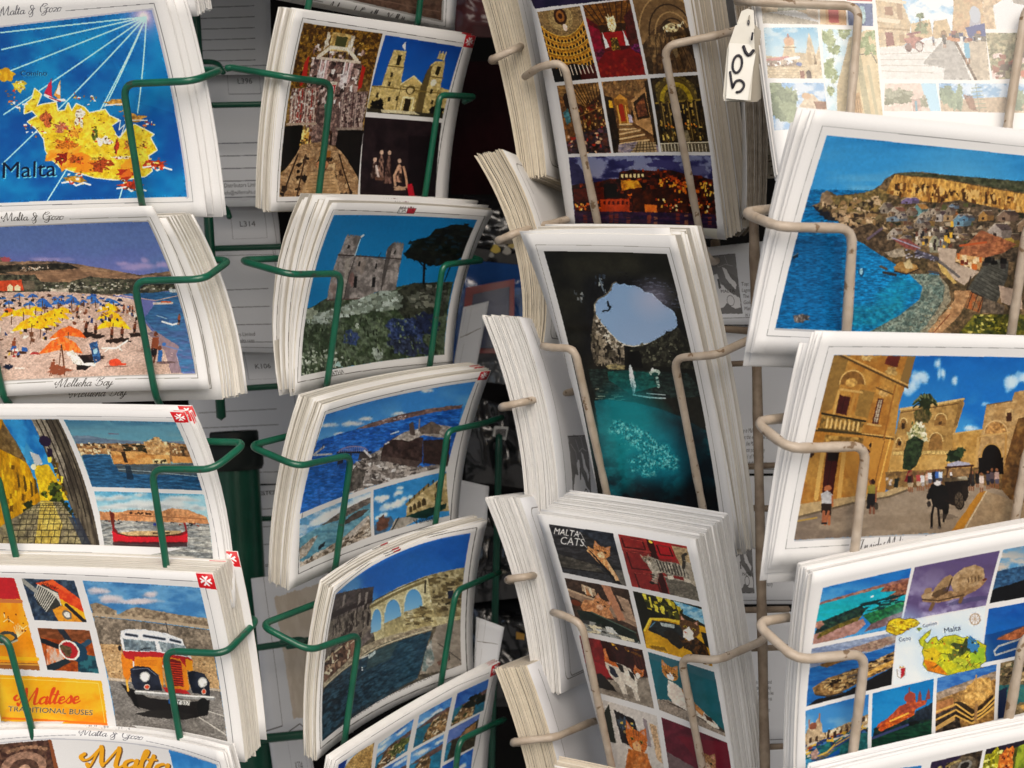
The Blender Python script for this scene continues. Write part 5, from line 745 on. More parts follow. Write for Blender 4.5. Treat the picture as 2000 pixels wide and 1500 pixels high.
def art_2d(A):
    A.z(480, 1000, 3.)
    A.line([(885, 268), (530, 470), (452, 1392), (1310, 945), (1372, 97), (980, 222)], 4, '4a463e'); maltabox(A, [(886, 246), (976, 216), (976, 252), (886, 286)])
    top = [(545, 488), (620, 440), (700, 395), (800, 342), (900, 296), (1000, 252), (1100, 212), (1200, 176), (1346, 132)]
    A.pic(top+[(1290, 905), (472, 1352)]); A.fill(top+[(1290, 905), (472, 1352)], '1c5ca8', rough=False, c2='2868b4', sc=(80, 50), g=((1100, 200), (850, 620), '5a96c4'), a=.04)
    A.fill([(510, 760), (830, 600), (1330, 560), (1290, 905), (440, 1400)], '6a604e', '4c4438', sc=(10, 8), a=.35)
    gb = [(545, 488), (600, 482), (625, 490), (650, 484), (835, 466), (833, 560), (850, 760), (700, 880), (510, 1020), (525, 700)]
    A.fill(gb, '5e544e', '736860', sc=(10, 12), sf=.3, a=.4, asc=(4, 6)); A.fill([(545, 488), (835, 466), (833, 550), (540, 610)], '4c4340', '5c524c', sc=(8, 8), a=.4); A.fill([(530, 600), (835, 535), (833, 560), (528, 640)], '3c3230'); A.fill([(530, 650), (840, 570), (860, 690), (700, 850), (520, 900)], '6e6458', '837868', sc=(14, 14), a=.35); A.specks([(560, 640), (830, 570), (840, 720), (560, 860)], 60, ['443a34', '38302c'], (6, 14), (16, 50), .6)
    for x in (625, 742, 790): A.fill([(x-8, 500), (x+8, 498), (x+8, 560), (x-8, 575)], '8a8074')
    aq = [(822, 575), (870, 540), (1000, 470), (1145, 400), (1330, 335), (1310, 640), (1180, 700), (1000, 745), (860, 800)]
    A.fill(aq, 'b4a676', 'ccbe8e', sc=(14, 10), a=.25, asc=(4, 4)); A.line([(825, 590), (1000, 500), (1140, 435)], 16, '7e7048'); A.line([(830, 560), (1145, 408), (1330, 345)], 6, '5a5038'); A.line([(1140, 430), (1140, 500)], 10, '4a4232')
    for x, y, rx, ry in ((868, 660, 32, 62), (965, 620, 48, 78), (1080, 560, 50, 82)):
        t = np.linspace(0, math.pi, 12); P = [(x-rx*math.cos(a), y-ry*math.sin(a)) for a in t]; P = P+[(x+rx-6, y+65), (x-rx-2, y+85)]; A.fill(P, '5494c4', g=((x, y-ry), (x, y+60), '7eb0cc')); A.line(P[:12], 8, 'd8cc9c')
    A.fill([(915, 690), (1020, 640), (1030, 730), (915, 770)], 'a89a6c', a=.3); A.fill([(1030, 620), (1180, 560), (1200, 690), (1020, 735)], '9c8c5e', 'b4a678', sc=(8, 6), a=.3); A.specks([(1040, 620), (1180, 570), (1190, 670), (1040, 700)], 30, ['7a6a44', 'c8bc94', '5c5034'], (14, 36), (6, 16), .6)
    A.fill([(1150, 400), (1330, 335), (1320, 620), (1190, 640)], '9c8e66', '84754e', sc=(8, 10), a=.35); A.specks([(1160, 420), (1320, 370), (1310, 600), (1190, 620)], 60, ['6a5c3c', 'b8aa80', '584c34'], (12, 36), (8, 18), .7); A.fill([(1254, 482), (1280, 474), (1280, 520), (1254, 528)], '2c3444'); A.line([(1245, 560), (1290, 530)], 10, '3c3628')
    A.fill([(505, 890), (700, 800), (760, 830), (860, 790), (1170, 690), (1175, 705), (850, 830), (620, 960), (500, 1040)], '8a7c64', 'a89a7c', sc=(8, 6), a=.35); A.fill([(505, 900), (640, 800), (720, 760), (745, 770), (740, 850), (640, 930), (510, 1010)], '5c4234', '7a5a46', sc=(6, 8), a=.4); A.line([(505, 890), (640, 810)], 9, 'c8b890'); A.line([(505, 960), (620, 880)], 7, 'b8a884'); A.line([(510, 1035), (640, 955), (860, 835), (1170, 712)], 9, 'b8ac8c')
    A.fill([(700, 790), (745, 765), (745, 850), (705, 880)], '8c6450', a=.3); A.line([(700, 800), (742, 770), (745, 850)], 6, 'c8b894'); A.specks([(520, 860), (700, 790), (700, 880), (520, 990)], 30, ['3a2a22', 'a88a6c', 'd0c09c'], (8, 24), (10, 34), .4)
    A.sea([(510, 1045), (640, 965), (860, 845), (1170, 722), (1080, 1000), (430, 1420), (490, 1100)], '24404e', '33505c', sc=(10, 4), a=.35, ang=-.45, g=((900, 800), (600, 1200), '1e2c34')); A.fill([(820, 860), (1000, 790), (940, 900), (800, 960)], '5a6654', al=.35)
    A.fill([(1090, 980), (1130, 860), (1200, 690), (1315, 640), (1290, 905), (1170, 960)], '8c8070', '9a8e7c', sc=(14, 10), a=.15); A.fill([(1100, 960), (1135, 830), (1165, 770), (1170, 900), (1120, 960)], 'a09c90', '6a7a74', sc=(8, 10), a=.3); A.line([(1195, 790), (1240, 830), (1290, 880)], 4, '3c3630'); A.line([(1240, 830), (1240, 880)], 8, '4a4238'); A.fill([(1180, 900), (1230, 870), (1240, 885), (1185, 920)], '7a5a4c')
    A.fill([(815, 880), (860, 845), (862, 865), (820, 895)], 'a8b4ac'); A.line([(770, 890), (820, 872)], 8, 'c8c4b4'); A.specks([(700, 960), (780, 930), (790, 960), (700, 1000)], 4, ['d8dcd8'], (8, 10), (6, 9))
    A.cm = None; A.txt("THE MANDERAGGIO - CITTA' VITTORIOSA - MALTA", (600, 1288), (1150, 990), 24, '4a4844')
def coast(A, s=0, green=0):
    rng.seed(40+s)
    A.fill(ALL, '2a68ac', '5a94c8', sc=(20, 12), g=((50, 0), (50, 40), '7aa4c4'), a=.05)
    for k in range(3): A.cloud(100*rng.rand(), 6+22*rng.rand(), 26, 9, 'd4d8dc', .75)
    hy = 32+10*rng.rand()
    A.fill([(0, hy+6), (30, hy), (60, hy-8), (101, hy-4), (101, 101), (0, 101)], '2c6a74' if green else '2a7c98', '246a80', sc=(14, 5), a=.2)
    A.fill([(0, hy+8), (40, hy-2), (101, hy-8), (101, hy+8), (60, hy+14)], '6a5048', a=.3)
    r = [(0, 101), (8, 78), (26, 52), (44, 40), (62, 44), (70, 60), (66, 101)] if s % 2 else [(30, 101), (36, 70), (50, 46), (80, 36), (101, 40), (101, 101)]
    A.fill(r, '96754c', '6a5034', sc=(7, 9), sf=.3, a=.5, asc=(3, 4)); A.specks(r, 40, ['c4a676', '4a3824', '3a4424', 'd8c09a', '7a5c3c'], (4, 12), (3, 9), .8)
def art_2e(A):
    A.z(640, 1280, 5.556)
    A.line([(40, 1400), (92, 1145), (1440, 345), (1770, 195)], 5, '6c6a68'); A.line([(1820, 250), (1690, 1000), (1560, 1500)], 5, '6c6a68'); A.cross([(1790, 118), (1890, 55), (1875, 190), (1780, 242)])
    for q, f in (([(135, 1190), (550, 965), (530, 1350), (100, 1500)], 0), ([(600, 985+0), (990, 712), (940, 1065), (575, 1300)], 1), ([(1050, 672), (1398, 470), (1345, 845), (1003, 1035)], 2), ([(1450, 430), (1772, 262), (1737, 605), (1400, 795)], 3), ([(560, 1320), (945, 1105), (920, 1500), (540, 1660)], 4), ([(985, 1080), (1335, 878), (1300, 1250), (950, 1420)], 5), ([(1385, 835), (1700, 645), (1650, 1000), (1335, 1185)], 6), ([(1320, 1230), (1640, 1022), (1590, 1400), (1280, 1560)], 7)):
        A.sub(q); coast(A, f, f in (2, 3))
        if f == 0: A.fill([(20, 30), (50, 2), (101, -5), (101, 101), (10, 101)], 'c09a5c', 'a07c44', sc=(8, 8), a=.4, asc=(3, 3)); A.blob(48, 78, 10, 20, '2c2014', .3); A.fill([(0, 0), (30, 0), (16, 60), (0, 80)], '143c84')
        if f == 1: A.blob(70, 62, 30, 22, '5a6030', .4, a=.5); A.ell(44, 90, 7, 9, '2c2620'); A.ell(44, 90, 3, 4, 'a89a84'); A.specks([(50, 50), (90, 40), (90, 90), (50, 90)], 26, ['8a8a48', '3c4420', 'c8b480'], (4, 9), (3, 8), .8)
        if f == 3: A.fill([(0, 0), (101, 0), (101, 30), (60, 42), (0, 50)], '1e4c94', '3a6cac', sc=(24, 16)); A.tree(70, 52, 34, 18, '24281a', '12160e')
        if f == 6: A.fill([(0, 0), (101, 0), (101, 40), (0, 40)], '5a72ac', '7a8cb8', sc=(24, 16)); A.fill([(10, 100), (20, 40), (40, 44), (60, 24), (101, 16), (101, 101)], '3a3424', '4c4430', sc=(8, 8), a=.4); A.fill([(44, 44), (56, 30), (92, 22), (94, 44), (50, 60)], '9c7448', a=.3)
        if f == 7: A.fill(ALL, '1858a8', '3a80c4', sc=(20, 20)); A.cloud(60, 40, 30, 12, 'd8dce4')
        A.end()
    rng.seed(7)
def art_4a(A):
    A.z(920, 0, 3.)
    # a dark picture above, mostly out of the frame
    A.fill([(160, -500), (1100, -520), (1180, -55), (355, 33)], '1c1a3c', '2c2448', sc=(30, 20)); A.fill([(1440, 1400), (1200, 1330), (1440, 1338)], 'e4e2dd')
    rows = (([(370, 52), (617, 20), (720, 440), (470, 462)], [(634, 16), (910, -18), (1000, 418), (735, 438)], [(926, -20), (1225, -50), (1308, 395), (1017, 416)]), ([(482, 482), (722, 463), (801, 884), (552, 888)], [(740, 461), (1010, 440), (1082, 878), (816, 884)], [(1027, 438), (1310, 414), (1386, 872), (1097, 876)]))
    A.sub(rows[0][0]); A.fill(ALL, '2c1e12', a=.4)
    A.fill([(0, 0), (101, 0), (101, 20), (80, 40), (40, 40), (0, 20)], '7a6448', '9a8460', sc=(5, 4), a=.35, asc=(2, 2)); A.ell(50, 14, 42, 28, '8a7450', a=.4, asc=(2, 2)); A.ell(50, 12, 28, 18, 'a08c64', a=.4, asc=(2, 2)); A.ell(50, 10, 15, 12, '4a2c18'); A.ell(50, 10, 10, 8, '9a6a34'); A.ell(50, 10, 5, 4, '4a2818'); A.ell(55, 26, 5, 5, 'e0c8c0')
    for k in range(5):
        y = 38+k*9; dy = 18-k*3; P = [(x, y-dy*((x-50)/50)**2+3) for x in range(-4, 108, 8)]
        A.line(P, 6, 'a87c28', a=.5, asc=(2, 2)); A.line([(x, yy+4) for x, yy in P], 3, '2a1a10'); A.line([(x, yy-3) for x, yy in P], 1, 'd8b458')
        for x, yy in P: A.line([(x, yy+2), (x, yy+7)], 2.4, 'c89a3c')
    A.fill([(0, 84), (50, 76), (101, 84), (101, 101), (0, 101)], '1a0e10'); A.fill([(60, 88), (101, 80), (101, 101), (64, 101)], '6a1a1c', al=.7)
    for k in range(9): A.line([(18+k*9, 78+abs(k-4)*.8), (19+k*9.2, 92)], 1.6, 'd8ccc0')
    A.end(); A.sub(rows[0][1]); A.fill(ALL, '7a1a1c', '5a1214', sc=(14, 10), a=.25)
    A.fill([(0, 0), (101, 0), (101, 14), (78, 30), (26, 30), (0, 16)], '6a4418', '8a6024', sc=(10, 3), a=.35); [A.line([(14*k, 0), (24+k*8, 26)], 1.4, '3a2410') for k in range(8)]; A.fill([(20, 28), (82, 28), (78, 38), (24, 38)], '4a3014', a=.5); A.fill([(26, 38), (78, 38), (76, 58), (28, 58)], 'a01c20', a=.2); A.fill([(80, 20), (101, 10), (101, 66), (84, 60)], '5a2824', a=.35); A.fill([(0, 24), (22, 34), (22, 60), (0, 66)], '8a1438', a=.25)
    A.fill([(27, 36), (36, 58), (26, 60)], 'd8e4e8'); A.fill([(72, 36), (80, 58), (71, 58)], 'd0dce4'); A.fill([(42, 46), (56, 46), (58, 64), (40, 64)], '4a3c18', 'b0903c', sc=(3, 3), a=.4); A.blob(50, 26, 8, 10, 'e8d8b0', .4, a=.4); A.specks([(42, 18), (58, 18), (56, 38), (44, 38)], 24, ['f4e8c8', 'c8a864'], (1.5, 3), (2, 4)); A.line([(50, 0), (50, 20)], .8, '3a2414')
    A.fill([(0, 64), (22, 58), (24, 66), (0, 78)], '8a2c58', '5a1c34', sc=(4, 4), a=.5); A.fill([(80, 58), (101, 56), (101, 72), (82, 66)], '7a2c6c', '4a1a34', sc=(4, 4), a=.5); A.fill([(24, 64), (80, 62), (101, 74), (101, 101), (0, 101), (0, 80)], '8a1818', '781214', sc=(10, 8), a=.15)
    for k in range(16): A.ell(100*rng.rand(), 76+24*rng.rand(), 3, 2.4, 'a0381c', al=.7)
    A.end(); A.sub(rows[0][2]); A.fill(ALL, '6a5238', '4a3a28', sc=(14, 12), a=.25)
    A.fill([(0, 0), (101, 0), (101, 44), (60, 30), (30, 40), (0, 60)], '7a6244', '8e7452', sc=(20, 14), a=.12)
    for k, (rx, ry) in enumerate(((64, 56), (46, 44), (36, 34), (28, 26), (22, 20))): t = np.linspace(math.pi*1.02, math.pi*1.98, 16); A.line([(62+k*2+rx*math.cos(a), 54+ry*math.sin(a)) for a in t], 2.4, 'a88c64' if k % 2 == 0 else '4c3a26')
    A.ell(66, 40, 14, 6, 'c8b890', a=.5); A.specks([(46, 34), (92, 34), (92, 46), (46, 46)], 20, ['f0e4c0', '5a4630'], (2, 5), (2, 4)); A.fill([(8, 50), (50, 44), (50, 56), (14, 84)], '8a7250', '5e4a32', sc=(5, 10), a=.3); A.fill([(14, 84), (52, 52), (88, 50), (101, 60), (101, 101), (10, 101)], '5c4630', '7a6040', sc=(6, 10), a=.4, asc=(4, 6)); [A.line([(30+k*9, 50), (20+k*14, 96)], 1, '3c2c1c') for k in range(7)]; A.ell(64, 66, 5, 14, 'a89878', al=.6); A.fill([(88, 44), (101, 40), (101, 96), (94, 70)], '3a2c1c', al=.7); A.end()
    A.sub(rows[1][0]); A.fill(ALL, '5c3c20', '3c2818', sc=(6, 7), a=.5)
    A.fill([(0, 0), (101, 0), (101, 16), (60, 34), (30, 24), (0, 14)], '7a5c34', '9a7a4c', sc=(16, 3), a=.35); [A.line([(30+k*9, 0), (56+k*5, 30)], 1.4, '3c2814') for k in range(9)]; A.fill([(0, 14), (30, 24), (34, 80), (0, 90)], '6a4824', '8a6234', sc=(4, 5), a=.5); A.ell(18, 24, 8, 12, '3a2614'); A.fill([(4, 40), (18, 34), (20, 54), (8, 58)], '4a7a84', a=.4); A.specks([(34, 36), (101, 20), (101, 62), (36, 70)], 110, ['a07a40', '2c1c10', 'c8a468', '7a2c1c', '5a3c1c'], (2, 5), (2, 6), .6); A.line([(36, 48), (101, 34)], 2, '8a6434'); A.fill([(0, 84), (30, 72), (101, 62), (101, 101), (0, 101)], '3c3444', '5a3428', sc=(7, 4), a=.5); A.specks([(4, 74), (90, 62), (101, 100), (4, 100)], 50, ['a0341c', '6a4a5c', 'c8a88c', '241a1c'], (4, 12), (2, 6), .8); A.end()
    A.sub(rows[1][1]); A.fill(ALL, '8a6a44', '6a4c30', sc=(8, 8), a=.3)
    A.fill([(0, 0), (101, 0), (101, 14), (80, 24), (40, 20), (0, 14)], '7a5c3c', '9a7a50', sc=(4, 6), a=.5); A.fill([(0, 18), (16, 22), (20, 101), (0, 101)], '2c2018', '3a2c20', sc=(4, 8), a=.5); A.fill([(8, 26), (16, 27), (16, 36), (8, 36)], 'e8b030'); A.fill([(20, 22), (50, 24), (48, 60), (24, 60)], '9a6c28', 'b0803a', sc=(5, 6), a=.25); A.fill([(20, 24), (36, 18), (50, 26)], 'c89444'); A.fill([(29, 36), (39, 36), (39, 56), (29, 56)], 'a8381c'); A.ell(34, 36, 5, 5, 'a8381c'); A.line([(26, 34), (26, 58)], 2, 'd8ac5c'); A.line([(43, 34), (43, 58)], 2, 'd8ac5c'); A.fill([(46, 46), (54, 48), (54, 58), (46, 58)], 'b8b0c8'); A.ell(56, 46, 2.6, 6, '2a2420')
    A.fill([(58, 28), (101, 6), (101, 80), (60, 60)], 'a88458', 'c0986a', sc=(10, 10), a=.15); A.fill([(62, 30), (90, 18), (92, 52), (64, 54)], '3c2c18'); A.fill([(66, 33), (86, 24), (88, 49), (67, 51)], '8a5a38', '6a4030', sc=(4, 5), a=.4); A.fill([(92, 4), (101, 0), (101, 101), (94, 101)], '3a2c1c', a=.5)
    for k in range(9): w = 10+k*3; A.line([(24-k*.8, 60+k*3.4), (50+k*4, 60+k*2.6+2*math.sin(k))], 3, 'd0b48c' if k % 2 == 0 else '8a6c48')
    A.fill([(14, 88), (60, 84), (101, 90), (101, 101), (10, 101)], '7a7488', '9a8e90', sc=(6, 3), a=.3); A.fill([(36, 101), (60, 84), (96, 86), (96, 101)], 'a89474', a=.2); [A.line([(58+k*6, 85), (50+k*8, 100)], 1.2, '4a3c2c') for k in range(6)]; [A.line([(40, 90+k*4), (96, 88+k*4)], 1, '4a3c2c') for k in range(3)]; A.end()
    A.sub(rows[1][2]); A.fill(ALL, '2c2214', '463820', sc=(5, 6), a=.55); A.fill([(6, 10), (30, 0), (70, 0), (92, 14), (92, 34), (8, 34)], '5c5028', '7a6a38', sc=(4, 4), a=.5)
    t = np.linspace(math.pi, 2*math.pi, 14); A.line([(48+30*math.cos(a), 32+22*math.sin(a)) for a in t], 7, 'a8942c', a=.3); A.line([(48+38*math.cos(a), 34+30*math.sin(a)) for a in t], 4, '6a5a2c'); A.line([(4, 34), (96, 32)], 3, '94803c')
    for x in (14, 28, 68, 84): A.line([(x, 34), (x, 84)], 6, '4a3c20', a=.5); A.line([(x+2, 34), (x+2, 84)], 1.4, '9a8450')
    A.fill([(38, 40), (60, 40), (62, 64), (36, 64)], '1c160e', a=.5); A.blob(49, 52, 6, 10, '7a6034', .4, a=.5); A.specks([(8, 40), (92, 38), (92, 88), (8, 88)], 90, ['b09448', '1c140c', '7a6230', 'd8b868', '4a5040'], (2, 4), (2, 6), .6); A.specks([(16, 60), (84, 60), (84, 70), (16, 70)], 16, ['f0b040', 'e88a28'], (2, 3.4), (2, 3.4)); A.fill([(40, 72), (62, 72), (64, 90), (38, 90)], '8a8068', a=.5); A.fill([(0, 90), (101, 86), (101, 101), (0, 101)], '6a6252', a=.3)
    for k in range(14): A.line([(2+k*7, 90), (2+k*7, 99)], 1.5, 'd0c8b4')
    A.line([(0, 89), (101, 87)], 1.6, 'd8d0bc'); A.end()
    q = [(556, 908), (1390, 892), (1440, 1338), (607, 1308)]; A.pic(q); A.fill(q, '7c84a8', rough=False, c2='2c2c62', sc=(26, 18), th=.54, sf=.2, g=((800, 900), (800, 1100), '8e90ac'))
    A.fill([(556, 920), (620, 960), (665, 1040), (640, 1080), (570, 1070)], '2c2a58', al=.85, a=.1); A.blob(880, 950, 60, 26, '34346c', .4, al=.8); A.blob(1120, 950, 90, 36, '3a3670', .4, al=.8); A.blob(1280, 1000, 90, 60, '4a4a7c', .3, al=.6)
    t2 = [(575, 1075), (640, 1068), (720, 1060), (800, 1040), (850, 1040), (852, 1000), (930, 985), (1060, 992), (1150, 985), (1250, 1010), (1330, 1020), (1405, 1040), (1440, 1290), (607, 1250)]
    A.fill(t2, '5c2410', '2c140e', sc=(10, 8), sf=.3, a=.5, asc=(4, 5)); A.specks(t2, 210, ['b04a14', '3a180c', '7c3410', '1c0c0a', 'd8741c', '8a3c14'], (8, 26), (6, 22), .3)
    A.fill([(852, 1005), (1000, 1000), (1000, 1040), (852, 1040)], '3a1a14', a=.4); [A.fill([(862+k*24, 1012), (876+k*24, 1010), (878+k*24, 1032), (864+k*24, 1032)], 'f0d09c') for k in range(6)]
    A.fill([(860, 1050), (960, 1050), (990, 1090), (870, 1110)], 'b8781c', 'd89a2c', sc=(6, 5), a=.3); A.fill([(930, 1110), (1130, 1100), (1320, 1130), (1320, 1240), (940, 1240)], '3a1a10', '5a2a14', sc=(10, 10), a=.35); A.fill([(760, 1070), (840, 1070), (840, 1150), (770, 1160)], '1c1010'); A.fill([(590, 1100), (760, 1090), (770, 1170), (600, 1180)], '5a2014', a=.4)
    A.fill([(745, 1165), (915, 1160), (920, 1240), (752, 1238)], 'b0481c', a=.2); [A.fill([(765+k*26, 1176), (777+k*26, 1176), (778+k*26, 1196), (766+k*26, 1196)], '5a1c0c') for k in range(6)]; A.specks([(600, 1190), (700, 1190), (700, 1225), (605, 1225)], 14, ['f0a040', 'd8641c', 'f8d890'], (6, 14), (8, 16))
    A.fill([(1005, 1195), (1080, 1200), (1080, 1245), (1008, 1245)], 'e07a2c', a=.2); A.specks([(1060, 1150), (1400, 1160), (1420, 1250), (1090, 1240)], 40, ['f0a848', 'e8681c', 'f8dca0', 'b03c14'], (6, 14), (6, 18)); A.specks([(1330, 1060), (1410, 1060), (1420, 1140), (1340, 1140)], 26, ['e8c864', 'f0a83c'], (6, 10), (8, 16)); A.specks([(1080, 1050), (1250, 1020), (1290, 1130), (1100, 1100)], 40, ['e87a1c', 'b04414', 'f0a838'], (8, 16), (8, 22))
    A.fill([(595, 1235), (1425, 1250), (1442, 1340), (607, 1310)], '2c2048', '4a2c4c', sc=(30, 3), a=.3)
    for x in (650, 700, 800, 830, 900, 1020, 1060, 1190, 1240, 1320, 1380): A.fill([(x, 1240), (x+24, 1242), (x+26, 1320), (x+4, 1318)], ['d86a2c', 'e8a860', 'b8481c'][x % 3], al=.5, c2='3a2448', sc=(20, 2.5), sf=.2)
    A.cm = None
def art_4b(A):
    A.z(900, 300, 3.)
    A.line([(1218, 564), (433, 545), (788, 2200), (1562, 2306), (1218, 564)], 3, '8c8a8a')
    A.pic([(478, 588), (1200, 606), (1528, 2262), (822, 2165)])
    A.fill([(478, 588), (1200, 606), (1528, 2262), (822, 2165)], '191a18', rough=False, c2='25251f', sc=(50, 40), sf=.4, a=.25, asc=(6, 6))
    A.fill([(600, 640), (1000, 610), (1080, 700), (760, 900), (640, 800)], '3a392f', '2a2a22', sc=(30, 20), a=.15, al=.6, ang=.5, f=18); A.fill([(700, 760), (1150, 760), (1280, 1100), (1150, 1200), (700, 1250)], '14161c', a=.5, asc=(4, 8), f=16)
    A.specks([(760, 720), (830, 720), (830, 860), (780, 860)], 14, ['3c4656', '98a0a4', '2a3444'], (6, 12), (10, 34), .6); A.specks([(640, 860), (700, 860), (690, 920), (650, 920)], 7, ['787c80', '4a5058'], (8, 14), (10, 26), .7); A.specks([(900, 720), (1250, 800), (1280, 1000), (1000, 800)], 90, ['2a2e38', '3c4250', '0e1014'], (8, 30), (4, 10), .7); A.line([(795, 770), (815, 850)], 8, '6a7888')
    # cave mouth
    m = [(872, 810), (890, 798), (912, 812), (940, 802), (965, 818), (1000, 815), (1030, 830), (1060, 858), (1100, 865), (1130, 900), (1165, 935), (1200, 960), (1230, 985), (1245, 1030), (1246, 1070), (1215, 1110), (1180, 1105), (1170, 1130), (1130, 1165), (1060, 1185), (985, 1200), (930, 1190), (890, 1165), (850, 1120), (800, 1060), (765, 1000), (762, 940), (785, 905), (830, 880), (858, 850)]
    A.line(m[24:]+m[:2], 16, '6a645a', a=.5, asc=(2, 2)); A.fill(m, '7c9ccc', '84a4d2', sc=(80, 80), sf=.8, g=((900, 820), (1150, 1180), '8ea6d0')); A.glow(1110, 900, 170, 'b4b0cc', .6); A.line(m[18:27], 7, 'c8c0b0', a=.4, asc=(2, 2))
    A.fill([(762, 960), (770, 1010), (800, 1065), (850, 1125), (890, 1170), (930, 1195), (930, 1320), (870, 1320), (760, 1310), (735, 1200), (745, 1080)], '4a443c', '8a8072', sc=(8, 10), sf=.3, a=.5, asc=(4, 5)); A.specks([(765, 1000), (850, 1125), (930, 1195), (880, 1230), (770, 1110)], 60, ['b8b0a4', '6a6258', '2c2824', 'd0c8bc'], (6, 20), (6, 18), .8); A.specks([(740, 1120), (900, 1220), (930, 1320), (740, 1310)], 60, ['2a2622', '5a5448', '8a8070', '1a1814'], (6, 18), (10, 30), .7)
    A.fill([(960, 1210), (1060, 1190), (1180, 1120), (1250, 1080), (1330, 1200), (1350, 1340), (1150, 1320), (960, 1320)], '24241f', '3c3c34', sc=(7, 8), a=.5); A.specks([(970, 1210), (1240, 1110), (1300, 1300), (980, 1310)], 60, ['4a4a40', '16161a', '6a6a5c'], (6, 16), (6, 20), .7); A.fill([(945, 1235), (1020, 1225), (1040, 1330), (950, 1330)], '0e0f10')
    A.fill([(820, 1315), (880, 1300), (935, 1315), (930, 1345), (840, 1340)], 'a0946c', '6a6450', sc=(10, 4), a=.4); A.fill([(720, 1330), (940, 1340), (1300, 1360), (1400, 1480), (1420, 1500), (780, 1520), (740, 1440)], '1c2828', '2e3c3a', sc=(12, 3), a=.5); A.fill([(830, 1350), (960, 1345), (1090, 1360), (1130, 1440), (960, 1480), (840, 1400)], '0f4c4c', '1c6460', sc=(14, 4), a=.3, al=.9)
    A.fill([(955, 1330), (962, 1305), (975, 1330), (998, 1440), (990, 1480), (965, 1430)], 'c0ccd4', a=.3); A.line([(975, 1420), (985, 1490)], 9, '8a98a4')
    A.ell(1108, 1358, 32, 20, 'a8bcb4'); A.ell(1108, 1368, 20, 12, '1c4c48'); A.blob(1095, 1340, 10, 10, 'd0d8d4'); A.line([(1120, 1390), (1130, 1440)], 18, '9ab0ac', a=.5, c2='1c4444', sc=(10, 2)); A.line([(980, 1488), (1080, 1505), (1170, 1510)], 8, 'b0c0c8'); A.line([(1060, 1480), (1170, 1490)], 5, 'a0b0b8')
    A.specks([(740, 1440), (930, 1490), (930, 1600), (780, 1560)], 50, ['3a3c34', '5c5c50', '8a8a7c', '1e2422'], (14, 44), (4, 7))
    # below the surface
    A.fill([(755, 1515), (850, 1512), (1000, 1535), (1150, 1575), (1260, 1615), (1420, 1700), (1600, 2300), (860, 2300), (800, 1800)], '0a5462', '0c6a78', sc=(26, 16), a=.15, g=((900, 1560), (1100, 2150), '06121e'), f=2)
    A.fill([(1040, 1550), (1300, 1630), (1420, 1740), (1560, 2300), (1290, 2100), (1230, 1800)], '0a1a26', al=.75, f=16); A.glow(980, 1720, 280, '14a0ac', .9, .7); A.glow(1150, 1860, 220, '1088a0', .85, .7); A.glow(930, 1570, 200, '0c8290', .8)
    for x, y, rx, ry in ((905, 1665, 70, 36), (960, 1700, 80, 44), (1030, 1745, 80, 44), (1110, 1800, 80, 50), (1190, 1870, 70, 46), (1060, 1880, 90, 50)): A.blob(x, y, rx, ry, '0e7c8c', .4, c2='7cced4', sc=(4, 4), th=.54, sf=.16, a=.5, asc=(2, 2), al=.75, f=5)
    A.specks([(850, 1640), (960, 1630), (1080, 1720), (1240, 1850), (1200, 1940), (960, 1840), (880, 1740)], 70, ['6abcc4', '2ca0ac', '0a5464', '40a8b4'], (4, 14), (3, 8), 1., .35)
    A.fill([(920, 1990), (1500, 1990), (1600, 2400), (900, 2400)], '03080e', al=.6, f=20)
    A.line([(838, 920), (846, 950), (850, 965), (838, 978), (820, 976), (808, 982)], 9, '16202c'); A.ell(851, 955, 7, 8, '16202c'); A.line([(838, 950), (836, 922)], 5, '16202c'); A.cm = None
def cathead(A, x, y, r, c, c2='e8dcd0', rot=0, eyes='3a3420'):
    ca, sa = math.cos(rot), math.sin(rot); R = lambda P: [(x+r*(a*ca-b*sa), y+r*(a*sa+b*ca)) for a, b in P]
    A.fill(R([(-.95, -.3), (-.85, -1.5), (-.2, -.85)]), c); A.fill(R([(.95, -.3), (.9, -1.45), (.2, -.85)]), c); A.fill(R([(-.8, -.55), (-.75, -1.25), (-.4, -.85)]), 'b88878'); A.fill(R([(.8, -.55), (.78, -1.2), (.4, -.85)]), 'b88878')
    A.fill(R([(-.95, 0), (-.8, -.7), (-.3, -.95), (.3, -.95), (.8, -.7), (.95, 0), (.7, .6), (.3, .9), (-.3, .9), (-.7, .6)]), c, a=.35, asc=(2, 2))
    A.fill(R([(-.4, .3), (0, -.1), (.4, .3), (.3, .85), (-.3, .85)]), c2, a=.2); A.fill(R([(-.12, .25), (.12, .25), (0, .42)]), 'b06a60')
    for s in (-1, 1): A.fill(R([(s*.42-.2, -.1), (s*.42, -.26), (s*.42+.2, -.1), (s*.42, .06)]), eyes); A.fill(R([(s*.42-.07, -.16), (s*.42+.07, -.16), (s*.42+.05, .02), (s*.42-.05, .02)]), '14120e')
    for k in (-.5, 0, .5): A.line(R([(k*.5, -.9), (k*.4, -.5)]), r*.1, '6a4424', al=.6)
